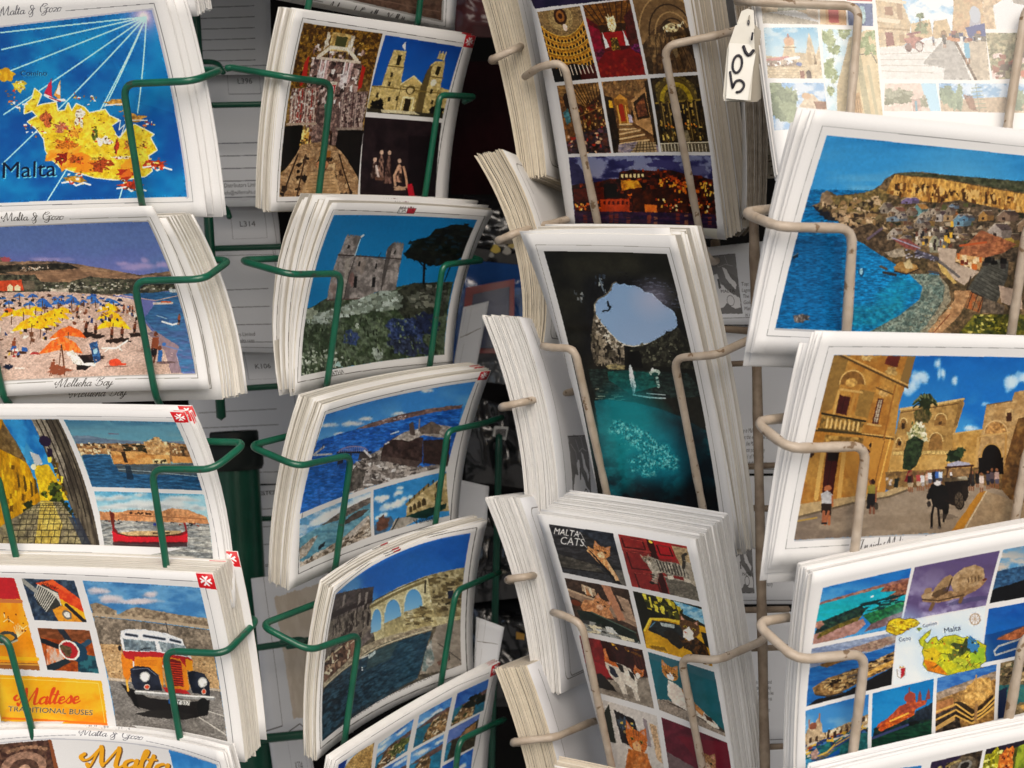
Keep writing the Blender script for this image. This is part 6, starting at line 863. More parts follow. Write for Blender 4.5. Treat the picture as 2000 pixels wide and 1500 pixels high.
def art_4c(A):
    A.z(920, 950, 2.728)
    g = ([(414, 214), (754, 266), (829, 606), (492, 522)], [(780, 270), (1148, 333), (1217, 688), (857, 606)], [(502, 556), (838, 628), (906, 948), (578, 864)], [(862, 635), (1226, 722), (1285, 1070), (934, 968)], [(582, 892), (914, 980), (977, 1294), (646, 1190)], [(942, 990), (1294, 1100), (1354, 1440), (1003, 1300)], [(655, 1222), (990, 1330), (1040, 1660), (724, 1560)], [(1014, 1338), (1362, 1470), (1420, 1800), (1070, 1680)])
    A.sub(g[0]); A.fill(ALL, '26272c', '3a3a40', sc=(16, 5), a=.4, asc=(8, 2), ang=.1); A.fill([(40, 0), (101, 0), (101, 40), (70, 20)], '20242e', '343a46', sc=(10, 8), a=.3)
    A.fill([(0, 62), (60, 70), (72, 84), (0, 90)], '57544f', '3c3a38', sc=(18, 3), a=.4); A.fill([(0, 88), (70, 84), (96, 101), (0, 101)], '34363c', a=.4); A.line([(0, 90), (70, 84)], 1.4, '14161a'); A.fill([(88, 72), (101, 70), (101, 101), (92, 101)], '5a5856', a=.3)
    A.fill([(56, 34), (66, 40), (80, 56), (88, 78), (92, 92), (84, 96), (76, 78), (64, 62), (52, 44)], 'b0784a', 'd09c6c', sc=(4, 6), a=.3); A.fill([(54, 40), (60, 46), (94, 101), (86, 101)], '1a1c20'); A.fill([(80, 56), (86, 74), (90, 92), (86, 94), (80, 76)], 'd0a880', a=.2); cathead(A, 75, 42, 13, 'b87c4c', 'd8b48c', .25, '2a2418')
    A.txt('MALTA', (4, 19), (45, 19), 12.5, 'e8e8ea'); A.txt('CATS', (10, 39), (49, 36), 15, 'e8e8ea'); A.line([(46, 14), (49, 8), (51, 14), (53, 26)], .8, 'c8c8cc'); A.line([(48, 30), (54, 38)], .8, 'c8c8cc'); A.end()
    A.sub(g[1]); A.fill(ALL, '7a2426', '8c2e2c', sc=(20, 30), a=.15); A.fill([(42, 0), (52, 0), (56, 101), (46, 101)], '3a1214'); A.fill([(52, 0), (78, 0), (80, 30), (54, 34)], 'a01c24', a=.1)
    for q in ([(4, 6), (36, 6), (37, 22), (5, 24)], [(6, 32), (38, 30), (40, 60), (8, 64)], [(10, 72), (42, 68), (44, 101), (12, 101)], [(56, 8), (74, 8), (76, 24), (58, 26)]): A.line(q+q[:1], 2.2, '4c1416'); A.line(q[:2], 1, 'b04a44')
    A.line([(0, 27), (44, 25)], 2, '9a3c38'); A.fill([(78, 4), (101, 4), (101, 40), (84, 42)], 'b09a78', '8c7a60', sc=(4, 8), a=.3); A.fill([(88, 30), (101, 30), (101, 101), (92, 70)], '948c80', a=.2); A.fill([(56, 66), (92, 68), (101, 76), (101, 101), (58, 101)], '6e6a62', '5c5852', sc=(10, 8), a=.3, asc=(3, 3)); A.line([(56, 67), (92, 68)], 2, '9a948a'); A.ell(48, 4, 3, 3, 'd8b040')
    A.fill([(32, 34), (44, 34), (60, 38), (78, 36), (88, 40), (94, 54), (94, 66), (86, 68), (84, 60), (70, 62), (62, 68), (58, 60), (48, 62), (42, 76), (36, 78), (38, 64), (34, 52)], '77726a', 'a8a298', sc=(5, 5), a=.4)
    for k in range(9): A.line([(50+k*4.6, 38+(k % 3)), (52+k*4.4, 58)], 1.5, '34302c')
    for k in range(4): A.line([(35, 68+k*5), (46-k, 70+k*5)], 1.7, '34302c')
    A.fill([(44, 60), (50, 62), (42, 84), (34, 86), (33, 80), (38, 76)], 'b0a89c', al=.6); A.ell(34, 85, 4, 3, '1e1c1a'); A.line([(88, 42), (91, 30), (91, 20), (96, 15)], 5, '3a3632'); A.line([(91, 28), (95, 28)], 1.2, '8a857c'); cathead(A, 36, 42, 8, '847c70', 'c0b8ac', -.3); A.fill([(62, 64), (70, 62), (70, 69), (60, 70)], 'c8c0b4'); A.fill([(84, 62), (94, 62), (95, 69), (84, 69)], 'b8b0a4'); A.end()
    A.sub(g[2]); A.fill(ALL, '3a2c26', '4c3a32', sc=(14, 10), a=.3); A.fill([(0, 20), (40, 30), (101, 50), (101, 70), (40, 50), (0, 34)], '8a7464', a=.2); A.fill([(26, 6), (46, 12), (46, 26), (24, 20)], 'a08a74', a=.3); [A.fill([(28+k*8, 8+k*2), (32+k*8, 9+k*2), (32+k*8, 26+k*2), (28+k*8, 24+k*2)], 'c8bca8') for k in range(2)]; A.fill([(58, 0), (72, 0), (84, 60), (72, 64)], 'a8765c', a=.12); A.fill([(78, 14), (96, 20), (100, 60), (88, 56)], '9a8270', a=.25); A.line([(0, 22), (40, 32)], 3, 'b09880')
    A.fill([(14, 52), (24, 36), (40, 34), (60, 40), (66, 62), (48, 66), (30, 62), (22, 72)], 'a8704a', 'c08a60', sc=(4, 5), a=.35); cathead(A, 50, 40, 13, 'b07850', 'c8a084', .5, '4a3828'); A.ell(8, 46, 8, 6, '6a3424'); A.fill([(30, 8+2), (38, 26), (30, 26)], 'b07850'); A.fill([(6, 60), (24, 58), (30, 58), (92, 78), (101, 101), (10, 80)], '1c2c28', '14201e', sc=(10, 6)); A.line([(30, 58), (96, 80)], 2, '4a5c54'); A.fill([(6, 78), (30, 80), (90, 96), (101, 101), (0, 101), (0, 80)], '6a6c6c', a=.5); A.specks([(0, 80), (30, 76), (100, 98), (100, 101), (0, 101)], 36, ['b8bcc0', '8a8e90', '3a3c3e', 'c8c0a8'], (8, 20), (3, 6), 1.2); A.end()
    A.sub(g[3]); A.fill(ALL, '2c2c1c', '1c1e16', sc=(10, 8), a=.4); A.fill([(60, 0), (101, 4), (101, 30), (70, 20)], '4a8cb8', '8ab4cc', sc=(10, 6)); A.specks([(14, 0), (70, 2), (68, 26), (20, 24)], 40, ['a8981c', '4a4c14', 'd0c040', '2c3010'], (3, 7), (6, 16), .8); A.fill([(0, 4), (14, 2), (20, 60), (0, 60)], '1a1c14')
    A.fill([(2, 70), (16, 44), (40, 36), (80, 32), (101, 34), (101, 101), (0, 101)], 'c8981c', 'b88810', sc=(20, 16), a=.1); A.fill([(10, 66), (20, 46), (40, 42), (66, 42), (66, 70), (40, 74)], '1c2024', '2c3438', sc=(10, 6)); A.line([(4, 68), (18, 44), (40, 38), (82, 35)], 3.4, 'e0b838'); A.fill([(32, 46), (54, 44), (54, 50), (34, 52)], 'b8c4c8', al=.8); A.line([(14, 60), (24, 48)], 1.4, '5a8cb0'); A.fill([(92, 44), (101, 44), (101, 70), (94, 66)], '1e2226'); A.fill([(6, 94), (30, 90), (34, 96), (10, 99)], '6a5010', al=.7)
    A.fill([(34, 62), (46, 54), (56, 58), (62, 78), (54, 86), (40, 78)], '26221e', a=.4); A.fill([(56, 60), (66, 66), (84, 56), (96, 66), (101, 94), (94, 99), (80, 99), (72, 84), (62, 82)], '5c3c1c', '2a1e14', sc=(4, 5), sf=.2, a=.45); cathead(A, 76, 44, 15, '5a4028', 'd8ccc0', .12, 'b8a030'); A.fill([(66, 50), (76, 40), (80, 60), (72, 66), (64, 62)], 'ddd4cc'); A.ell(69, 52, 1.6, 1.4, 'c07868'); [A.ell(x, 97, 2.6, 3, 'c8b8a4') for x in (84, 94)]; A.end()
    A.sub(g[4]); A.fill(ALL, '3a1a1c', '2c1416', sc=(14, 20), a=.3); A.fill([(0, 0), (34, 0), (44, 60), (30, 72), (16, 72), (0, 50)], '6a1218', '8a1a20', sc=(14, 20), a=.15); A.fill([(8, 40), (40, 50), (44, 68), (14, 64)], 'a01c28', al=.7); A.specks([(50, 0), (96, 0), (96, 16), (50, 14)], 18, ['c89830', '6a4414'], (3, 7), (2, 4), .8); A.fill([(80, 14), (101, 14), (101, 50), (86, 44)], '4a2420', a=.3); [A.line([(82+k*5, 14), (84+k*5, 46)], 1, '2a1412') for k in range(4)]; A.fill([(0, 74), (40, 70), (60, 62), (101, 46), (101, 101), (0, 101)], '7c746c', '8a827a', sc=(14, 7), a=.2); A.fill([(0, 74), (24, 62), (40, 80), (44, 90), (10, 90)], '1c1a1c'); A.line([(60, 62), (101, 47)], 1.5, '4a443e')
    A.fill([(36, 26), (42, 34), (58, 36), (74, 40), (82, 56), (78, 80), (80, 94), (74, 95), (70, 74), (60, 70), (62, 96), (56, 98), (50, 76), (40, 66), (34, 48)], 'c4bcb4', a=.2); A.fill([(36, 26), (44, 34), (54, 36), (56, 44), (44, 42), (34, 38)], 'b8622c', a=.3); A.fill([(40, 44), (48, 46), (52, 60), (46, 64), (40, 58)], '2c3040'); A.fill([(52, 36), (62, 38), (64, 50), (58, 50)], '282628'); A.fill([(70, 42), (78, 48), (78, 60), (72, 54)], '2a282a'); A.fill([(36, 16), (40, 14), (42, 34), (36, 30)], 'b87044', a=.3); cathead(A, 86, 44, 8, 'b86a34', 'd8d0c8', .3); A.blob(84, 50, 4, 4, 'e0d8d0'); A.blob(50, 92, 24, 4, '5a524c', .3, al=.6); A.end()
    A.sub(g[5]); A.fill(ALL, '1c5c6c', '1a6474', sc=(26, 20), g=((50, 0), (60, 90), '10606a'), a=.04); A.fill([(0, 0), (101, 0), (101, 16), (0, 12)], '3a6474', al=.7); A.fill([(0, 82), (20, 76), (60, 84), (101, 92), (101, 101), (0, 101)], '8a8078', a=.3, asc=(3, 3)); A.fill([(0, 80), (50, 84), (101, 95), (101, 90), (60, 80)], '3c342e', a=.4, al=.8)
    A.fill([(26, 40), (40, 44), (52, 52), (62, 64), (74, 74), (92, 86), (88, 91), (70, 86), (50, 84), (26, 78), (20, 68), (22, 52)], 'd0c4bc', a=.14); A.fill([(44, 46), (54, 52), (64, 66), (74, 74), (70, 82), (58, 74), (50, 62)], 'b8804c', 'a06c3c', sc=(5, 5), a=.3); A.fill([(74, 76), (84, 80), (86, 86), (76, 84)], '4a2c1c'); A.ell(84, 89, 9, 3.4, 'e0d4c8', .15); cathead(A, 31, 27, 13.5, 'b07838', 'e4dcd4', .12, '5a5030'); A.fill([(20, 22), (28, 20), (30, 28), (22, 34)], '9a6430', al=.7); A.line([(24, 27), (29, 29)], 1.4, '2c2014'); A.line([(35, 30), (40, 30)], 1.4, '2c2014'); A.end()
    A.sub(g[6]); A.fill(ALL, 'b8b4b4', a=.1); A.fill([(0, 0), (14, 2), (18, 60), (4, 60)], 'c8b49c', 'a08468', sc=(4, 6), a=.3); A.fill([(6, 30), (24, 4), (24, 60), (14, 60)], '1c2418'); A.fill([(30, 10), (62, 16), (66, 60), (34, 56)], '1e1a20', a=.3); A.blob(44, 28, 10, 10, '3a4858', .4, a=.6); A.specks([(34, 16), (60, 20), (60, 40), (36, 40)], 14, ['8a7a50', '2c5a70', 'c8a84c'], (2, 5), (2, 4)); A.fill([(76, 10), (82, 11), (84, 50), (78, 50)], '8a8088'); A.fill([(86, 14), (97, 16), (99, 70), (90, 66)], 'b89a7c', a=.35, asc=(3, 3)); cathead(A, 60, 48, 18, 'b86428', 'd8a070', .1, '8a7a30'); A.fill([(44, 62), (74, 62), (84, 101), (30, 101)], 'b06428', 'c88044', sc=(5, 6), a=.3); A.end()
    A.sub(g[7]); A.fill(ALL, '5a1c30', '6a2438', sc=(20, 14), a=.1); A.fill([(20, 20), (101, 0), (101, 60), (60, 60)], '7a1830', al=.6); A.fill([(0, 50), (50, 60), (101, 90), (101, 101), (0, 101)], '6a5c60', a=.15); cathead(A, 62, 44, 14, '9a7450', 'c8b09c', .1); A.end()
def house(A, x, y, w, h, wall, roof, sk=.25):
    wall, roof = hexc(wall)*.55+hexc('8c7a66')*.42, hexc(roof)*.6+hexc('5c4c42')*.38; w, h = w*.86, h*.86
    A.fill([(x-w/2, y), (x+w/2, y), (x+w/2, y-h*.55), (x, y-h), (x-w/2, y-h*.55)], wall, a=.15, asc=(3, 3)); A.fill([(x+w/2, y-h*.55), (x, y-h), (x+w*.9, y-h*1.02), (x+w*1.3, y-h*.6)], roof, a=.35, asc=(4, 2)); A.fill([(x+w/2, y), (x+w*1.2, y-h*.08), (x+w*1.25, y-h*.58), (x+w/2, y-h*.55)], wall, a=.2, asc=(3, 3)); A.fill([(x+w/2, y), (x+w*1.2, y-h*.08), (x+w*1.25, y-h*.58), (x+w/2, y-h*.55)], '2c2420', al=.35)
    A.fill([(x-w*.12, y-h*.4), (x+w*.12, y-h*.4), (x+w*.12, y-h*.12), (x-w*.12, y-h*.12)], '3a2c28'); A.line([(x-w*.55, y-h*.52), (x, y-h*1.02), (x+w*.95, y-h*1.04)], max(3, w*.07), 'c8b8a0', al=.6)
def art_5b(A):
    A.z(1440, 210, 2.941)
    A.line([(2000, 258), (497, 102), (176, 1307), (2000, 1400)], 3, '7c7a76'); q = [(525, 153), (2000, 306), (2000, 1345), (228, 1262)]
    A.line([(228, 1268), (1900, 1350)], 12, 'b8b6b4'); A.pic(q); A.fill(q, '1e7cb8', rough=False, c2='3490c8', sc=(80, 20), g=((900, 150), (850, 480), '5aa4cc'), a=.05)
    A.glow(1300, 420, 380, '6ab0d4', .5)
    A.sea([(415, 455), (800, 462), (1000, 800), (1200, 1000), (1200, 1310), (228, 1262)], '0a5a88', '0e74a6', sc=(26, 5), a=.55, g=((450, 460), (600, 800), '0c78aa'))
    A.fill([(330, 715), (640, 730), (600, 1270), (228, 1262), (270, 1000)], '0a4a7c', al=.35); A.fill([(960, 960), (1060, 990), (1090, 1060), (990, 1100), (840, 1140), (800, 1080)], '1498a4', '0c7890', sc=(12, 7), sf=.35, al=.5, f=5, a=.3); A.fill([(640, 1130), (900, 1120), (960, 1060), (1000, 1150), (860, 1260), (650, 1260)], '0c6c80', '229098', sc=(9, 6), sf=.3, a=.4, al=.6, f=5)
    A.fill([(1000, 930), (1200, 950), (1230, 1040), (1200, 1160), (1100, 1300), (760, 1290), (960, 1180), (1070, 1090), (1090, 1020)], '5a6a60', '7c8474', sc=(9, 7), sf=.35, a=.5, asc=(3, 3)); A.fill([(1180, 950), (1260, 1020), (1270, 1100), (1200, 1200), (1100, 1300), (1060, 1300), (1200, 1110), (1220, 1020)], '8a8068', a=.4, asc=(3, 3))
    # headland
    land = [(455, 548), (500, 530), (510, 480), (540, 460), (580, 480), (600, 490), (720, 480), (800, 462), (850, 430), (870, 400), (920, 370), (1000, 360), (1100, 362), (1250, 380), (2000, 440), (2000, 1345), (1100, 1300), (1250, 1100), (1240, 1020), (1180, 940), (1020, 945), (880, 850), (780, 770), (680, 740), (620, 650), (560, 610)]
    A.fill(land, '7a6244', '54462e', sc=(12, 10), sf=.3, a=.45, asc=(4, 4)); A.fill([(455, 548), (520, 560), (580, 600), (600, 640), (540, 630), (500, 590)], '20242c', a=.4); A.fill([(500, 530), (510, 480), (540, 460), (580, 500), (560, 560)], '8a7256', a=.4); A.ell(525, 598, 28, 10, '22242a'); A.ell(555, 618, 30, 14, '2a2a2c', a=.4)
    A.fill([(560, 500), (720, 485), (840, 450), (900, 480), (860, 580), (720, 600), (620, 580)], '6a5c38', '8a7040', sc=(9, 7), a=.45); A.fill([(590, 610), (740, 580), (820, 640), (760, 720), (640, 680)], '8a7254', 'b08c66', sc=(10, 8), sf=.3, a=.45); A.specks([(470, 540), (850, 500), (900, 800), (780, 760), (640, 680), (560, 600)], 190, ['a88a64', '4a3a28', 'c4a47c', '382c22', '7a6a48', '94744c'], (10, 34), (8, 22), .9)
    A.fill([(640, 690), (800, 650), (940, 740), (930, 830), (860, 840), (740, 760)], '4a3c2c', '6a5640', sc=(7, 7), a=.5)
    A.fill([(900, 420), (930, 375), (1010, 385), (1200, 400), (1400, 440), (1650, 480), (2000, 520), (2000, 660), (1640, 590), (1300, 540), (1120, 530), (980, 500), (880, 480)], 'b07c38', 'c89448', sc=(9, 16), sf=.35, a=.5, asc=(4, 9)); A.specks([(900, 420), (1640, 500), (1640, 580), (900, 480)], 90, ['6a4420', 'd8a860', '8a5a28', '4a3018'], (8, 24), (14, 44), .7); A.fill([(925, 372), (1000, 360), (1250, 380), (2000, 440), (2000, 510), (1640, 470), (1400, 432), (1200, 394), (1010, 380)], '40442e', '585840', sc=(14, 5), a=.4)
    A.line([(1140, 510), (1140, 560)], 10, '4a3018'); A.line([(1480, 490), (1500, 540)], 10, '5a3c1c')
    A.fill([(1000, 560), (1300, 520), (1600, 580), (2000, 640), (2000, 900), (1300, 850), (1000, 700)], '4c4030', '6a5844', sc=(9, 8), a=.5); A.specks([(860, 560), (1300, 540), (2000, 620), (2000, 760), (1200, 780), (900, 680)], 130, ['8a7a66', '3a3228', '5a5a34', 'a89478', '2c3020', '6a4a38'], (12, 36), (8, 24), .7)
    for x, y, w, h, wa, ro in ((870, 595, 50, 70, '8a8070', '5a4c48'), (1000, 540, 70, 40, '6a5aa0', '7c6cb0'), (930, 610, 60, 60, 'b0a490', '8a5440'), (1060, 610, 60, 80, '4a9aa4', 'c88a3c'), (1180, 640, 60, 70, 'c8c0b8', '4a3c44'), (920, 640, 80, 40, '6a8ca8', '3a3a48'), (1080, 670, 80, 70, 'd89a34', '5a4438'), (1240, 640, 60, 70, 'b8905c', 'b8682c'), (1300, 670, 70, 80, '5aa0c8', '4c4a54'), (1440, 640, 60, 70, 'c8862c', '6a5038'), (1120, 780, 70, 120, 'd8a850', '4a3a34'), (1165, 820, 70, 130, 'a0a484', '5a5450'), (1260, 570, 40, 36, '5a8ab8', '4a4038'), (1330, 640, 60, 40, '3a80b0', '4a4a50'), (1590, 790, 70, 90, 'd8a824', '6a5440'), (1510, 740, 90, 100, 'b8aca4', '584c4c'), (1560, 640, 80, 70, '8a6a54', '4a3c38'), (1680, 700, 90, 90, 'a88460', '5c4034')): house(A, x, y, w, h, wa, ro)
    for x, y in zip(900+420*rng.rand(26), 590+200*rng.rand(26)): house(A, x, y, 26+22*rng.rand(), 30+26*rng.rand(), ['b8a890', '8a7a68', 'a8885c', '7c8890', 'c0b4a4'][int(x) % 5], ['5a4a44', '7a5a44', '484450'][int(y) % 3])
    A.specks([(1000, 690), (1300, 640), (1300, 800), (1100, 800)], 30, ['e0a838', '3a2c28', 'd8c8b0', '6a4434', '2a2a2c'], (8, 20), (14, 34))
    A.fill([(1290, 830), (1430, 690), (1640, 770), (1560, 820), (1450, 850), (1320, 840)], 'a86a44', '8a5438', sc=(8, 4), a=.3); A.fill([(1290, 830), (1450, 850), (1420, 920), (1280, 870)], 'c89860', a=.3); A.specks([(1290, 840), (1440, 860), (1410, 915), (1290, 880)], 16, ['6a2c1c', 'e0c090', 'c86a2c'], (14, 26), (20, 36))
    A.line([(1310, 780), (1460, 760)], 12, 'b8582c'); A.fill([(1180, 790), (1290, 800), (1280, 880), (1420, 930), (1330, 1010), (1250, 960), (1190, 860)], 'b09a84', a=.12)
    A.fill([(920, 740), (1010, 740), (1080, 790), (1060, 810), (990, 790)], '8a4c44', a=.3); A.line([(920, 735), (1080, 795)], 7, '9a94a0'); A.fill([(1060, 800), (1190, 850), (1190, 870), (1050, 840)], '54505a', a=.3); A.specks([(990, 790), (1190, 850), (1190, 870), (1000, 850)], 30, ['8a8494', '3a3438', 'b0a8a8'], (6, 16), (5, 12)); A.fill([(1180, 880), (1220, 900), (1290, 1000), (1270, 1000), (1200, 930)], 'c8a45c', a=.2); A.line([(1190, 870), (1300, 960)], 16, '6a625c')
    A.fill([(1455, 880), (1520, 860), (1590, 870), (1580, 960), (1530, 1080), (1500, 1130), (1350, 1030)], '5c5a50', '4a4840', sc=(16, 3), a=.3, ang=.6); A.specks([(1460, 850), (1570, 860), (1560, 900), (1450, 900)], 9, ['1c1a18', '3a3430'], (24, 40), (20, 34))
    for k in range(9): A.line([(1365+k*14, 1015-k*15), (1510+k*8, 1110-k*22)], 3, '38362f')
    A.fill([(1345, 1035), (1440, 1080), (1410, 1170), (1300, 1130)], 'a0582c', '8a6a48', sc=(6, 14), a=.3); [A.line([(1345+k*30, 1040+k*14), (1312+k*30, 1130+k*12)], 4, '3a2418') for k in range(4)]; A.line([(1370, 960), (1345, 1035), (1300, 1140)], 8, '3c3024'); A.line([(1345, 1035), (1440, 1080), (1420, 1175)], 7, '3c3024')
    A.fill([(1440, 1080), (1560, 1130), (1550, 1180), (1420, 1170)], '6a5c4c', a=.5); A.fill([(1530, 1010), (1660, 1040), (1660, 1150), (1540, 1110)], 'b89c84', a=.12); A.fill([(1560, 1180), (2000, 1180), (2000, 1345), (1280, 1300), (1380, 1180)], '6a6424', '3c4420', sc=(9, 8), a=.5); A.specks([(1300, 1290), (1400, 1180), (1620, 1190), (1620, 1300)], 70, ['a09434', '2c3414', 'c8b860', '5a5a20'], (10, 24), (6, 16), .8)
    A.fill([(1270, 1040), (1370, 1040), (1300, 1180), (1180, 1300), (1090, 1300), (1200, 1180), (1270, 1100)], 'a0764e', 'b88c60', sc=(12, 8), a=.3); A.line([(1240, 1180), (1130, 1300)], 5, '7a3c24')
    A.fill([(925, 905), (960, 870), (1010, 880), (1060, 890), (1070, 920), (1000, 945), (940, 935)], '8a6434', 'a88048', sc=(6, 4), a=.3); A.fill([(980, 880), (1020, 855), (1040, 910), (1000, 915)], 'c0a878', a=.2); A.line([(930, 928), (1000, 945), (1075, 915)], 7, '3a2c20'); A.fill([(870, 820), (980, 790), (1000, 840), (920, 850)], '9a8a74', a=.4); A.line([(868, 935), (935, 950)], 16, '3a3430'); A.line([(850, 900), (885, 915)], 14, '5a4c3c'); A.line([(1130, 930), (1180, 940)], 14, '4a4a4c')
    A.fill([(342, 840), (380, 815), (378, 840), (350, 858)], '1c3040'); A.line([(345, 838), (378, 822)], 4, '6a8490'); A.ell(738, 935, 16, 26, '1c5070'); A.ell(738, 930, 9, 20, '8ab4c0'); A.blob(380, 1205, 46, 24, '4a4440', .35, c2='8a8078', sc=(4, 4), a=.5)
    A.line([(780, 740), (860, 680)], 14, '6a5a64'); A.specks([(1210, 1090), (1260, 1130), (1130, 1300), (960, 1290)], 60, ['8a866c', '3c4038', 'a8a284'], (6, 12), (4, 9), .8); A.cm = None
def art_5c(A):
    A.z(1440, 640, 3.125)
    A.line([(2000, 132), (565, 117), (300, 1352), (690, 1332)], 3, '7c7a76'); A.line([(1250, 1322), (2000, 1290)], 3, '7c7a76')
    A.script("Inside Mdina - Malta", (740, 1370), (1280, 1320), 70, '3c3a38', 4, .3)
    q = [(600, 168), (2100, 190), (2100, 1225), (355, 1300)]; A.line([(360, 1304), (1900, 1236)], 10, 'b8b6b4'); A.pic(q); A.fill(q, '0a64b0', rough=False, c2='1470bc', sc=(60, 40), g=((1400, 180), (1400, 640), '3a90cc'), a=.03)
    for x, y, rx, ry in ((1130, 300, 60, 60), (1080, 360, 60, 60), (1260, 280, 26, 50), (1345, 320, 18, 50), (1700, 330, 70, 70), (1760, 300, 60, 50), (1450, 620, 70, 18), (1230, 220, 20, 40), (1540, 470, 30, 10)): A.cloud(x, y, rx, ry, 'c4dcec', .8)
    o = dict(c2='a8702c', sc=(20, 26), sf=.35, a=.14)
    A.fill([(600, 168), (1100, 178), (1010, 480), (985, 700), (925, 1010), (770, 1030), (380, 1085), (440, 770), (500, 500)], 'b8853c', **o); A.fill([(600, 168), (700, 170), (600, 500), (540, 530), (500, 500)], '7a6234', al=.6, a=.2); A.fill([(1050, 178), (1100, 178), (1060, 370), (1010, 340)], '8a6a38'); A.fill([(770, 380), (860, 400), (820, 560), (740, 540)], '8a6e38', al=.7, a=.2); A.fill([(600, 660), (720, 640), (990, 690), (960, 800), (925, 1010), (770, 1030), (700, 900)], 'c08434', al=.6)
    A.line([(640, 172), (1060, 372)], 12, '5c4424'); A.line([(640, 160), (1060, 356)], 9, 'd09c54'); A.line([(470, 628), (800, 660), (990, 690)], 10, '4c3c20'); A.line([(470, 616), (985, 676)], 7, 'd0a058')
    A.line([(985, 360), (920, 690)], 9, '9a6428'); A.line([(960, 690), (880, 1000)], 9, 'e0a850'); A.line([(925, 700), (850, 1010)], 5, '8a5a24')
    t = np.linspace(math.pi, 2*math.pi, 12); A.fill([(720+78*math.cos(a), 350+86*math.sin(a)) for a in t], '8a602c', a=.2); A.line([(720+78*math.cos(a), 350+86*math.sin(a)) for a in t], 8, 'd8a860'); A.ell(715, 340, 36, 26, 'c8964c', a=.35); A.line([(650, 380), (780, 400)], 14, 'd0a058'); A.line([(640, 390), (610, 540)], 16, 'c8984e'); A.line([(740, 410), (700, 560)], 16, 'b8843c'); A.fill([(645, 412), (712, 432), (690, 540), (622, 525)], '4c1c18', a=.15); A.line([(680, 420), (655, 530)], 3, '2a1010')
    A.fill([(880, 436), (916, 440), (882, 600), (845, 592)], '5c2c1c'); A.fill([(886, 446), (908, 448), (878, 590), (856, 586)], 'b0a084', a=.2); [A.line([(888-k*7, 470+k*28), (906-k*7, 474+k*28)], 3, '5c2c1c') for k in range(5)]; A.line([(896, 446), (866, 590)], 3, '5c2c1c'); A.ell(915, 390, 50, 34, 'b8843c', a=.3); A.ell(915, 405, 30, 24, 'd0a05c', a=.3); A.line([(868, 370), (970, 412)], 9, '6a4a24'); A.fill([(930, 176), (1008, 178), (990, 250), (910, 225)], '6a2c20', a=.15); A.blob(955, 270, 36, 30, 'b08c50', .3, a=.4); A.blob(800, 190, 40, 16, 'c8a060', .4, a=.4); A.line([(820, 594), (900, 606)], 12, 'c89c58')
    A.fill([(540, 530), (800, 580), (780, 650), (520, 620)], 'a8803c', '6a5228', sc=(5, 10), a=.3); A.line([(540, 528), (806, 578)], 12, '2c2616'); A.line([(520, 622), (780, 655)], 12, '4a3c20'); [A.line([(575+k*27, 560+k*4), (568+k*27, 612+k*3)], 12, 'dcb068') for k in range(8)]
    A.fill([(560, 660), (800, 680), (790, 720), (555, 700)], 'b08844', '7a5c2c', sc=(8, 5), a=.35); A.fill([(570, 740), (650, 755), (600, 1050), (535, 1040)], '481614', a=.12); A.fill([(585, 750), (650, 755), (640, 820), (570, 815)], '1e0e0c'); A.line([(600, 820), (560, 1040)], 4, '2a0e0c'); A.line([(555, 720), (500, 1050)], 26, 'd0a054'); A.line([(680, 740), (640, 1050)], 26, 'cc9a50')
    t = np.linspace(math.pi, 2*math.pi, 8); A.fill([(818+20*math.cos(a), 770+22*math.sin(a)) for a in t]+[(830, 770), (800, 925), (775, 925)], '5a3420'); A.fill([(812, 768), (828, 768), (800, 918), (784, 918)], 'a89c84', a=.2); A.line([(820, 765), (790, 920)], 4, '4a1c14'); A.ell(838, 725, 8, 14, '2a2018'); A.line([(770, 930), (830, 935)], 10, '8a6434'); A.ell(470, 780, 24, 16, '3a2010')
    # middle building
    A.fill([(1020, 510), (1400, 440), (1410, 470), (1370, 610), (1350, 660), (1340, 780), (1200, 870), (960, 980), (930, 950), (985, 690)], 'b88e50', c2='a07a40', sc=(16, 16), a=.2); A.line([(1020, 505), (1250, 470), (1405, 442)], 14, 'd0a868'); A.line([(1022, 525), (1400, 465)], 6, '6a4c28'); A.fill([(1380, 450), (1408, 446), (1370, 600), (1345, 620)], '8a6838', a=.2)
    for x, y, rx, ry in ((1268, 568, 36, 38), (1240, 700, 42, 52), (1040, 590, 22, 30), (1012, 710, 16, 30)): t = np.linspace(math.pi, 2*math.pi, 10); P = [(x+rx*math.cos(a), y+ry*math.sin(a)) for a in t]+[(x+rx-4, y+ry), (x-rx-4, y+ry)]; A.fill(P, '946c38', a=.25); A.line(P[:10], 6, 'd8b474')
    A.fill([(1030, 590), (1050, 590), (1048, 625), (1028, 628)], '3c2a18'); A.fill([(1008, 700), (1026, 700), (1024, 726), (1006, 726)], '3c2a18'); A.fill([(1256, 580), (1276, 580), (1272, 600), (1254, 602)], '5a3c20'); A.line([(980, 775), (1180, 770), (1330, 770)], 20, 'c8a460', a=.4, asc=(2, 4)); A.fill([(960, 790), (1340, 785), (1330, 870), (945, 960)], 'b88c48', 'c89c58', sc=(20, 12), a=.15); A.line([(1345, 655), (1530, 630)], 10, 'c89c5c')
    A.fill([(1345, 660), (1530, 630), (1520, 900), (1330, 900)], 'b0823e', 'c0924c', sc=(12, 14), a=.18); A.fill([(1545, 480), (1700, 455), (1710, 400), (1750, 390), (2100, 370), (2100, 900), (1480, 890), (1520, 640)], 'ac8450', 'bc9560', sc=(14, 10), a=.22); A.line([(1545, 478), (1700, 452)], 6, '7a5c34')
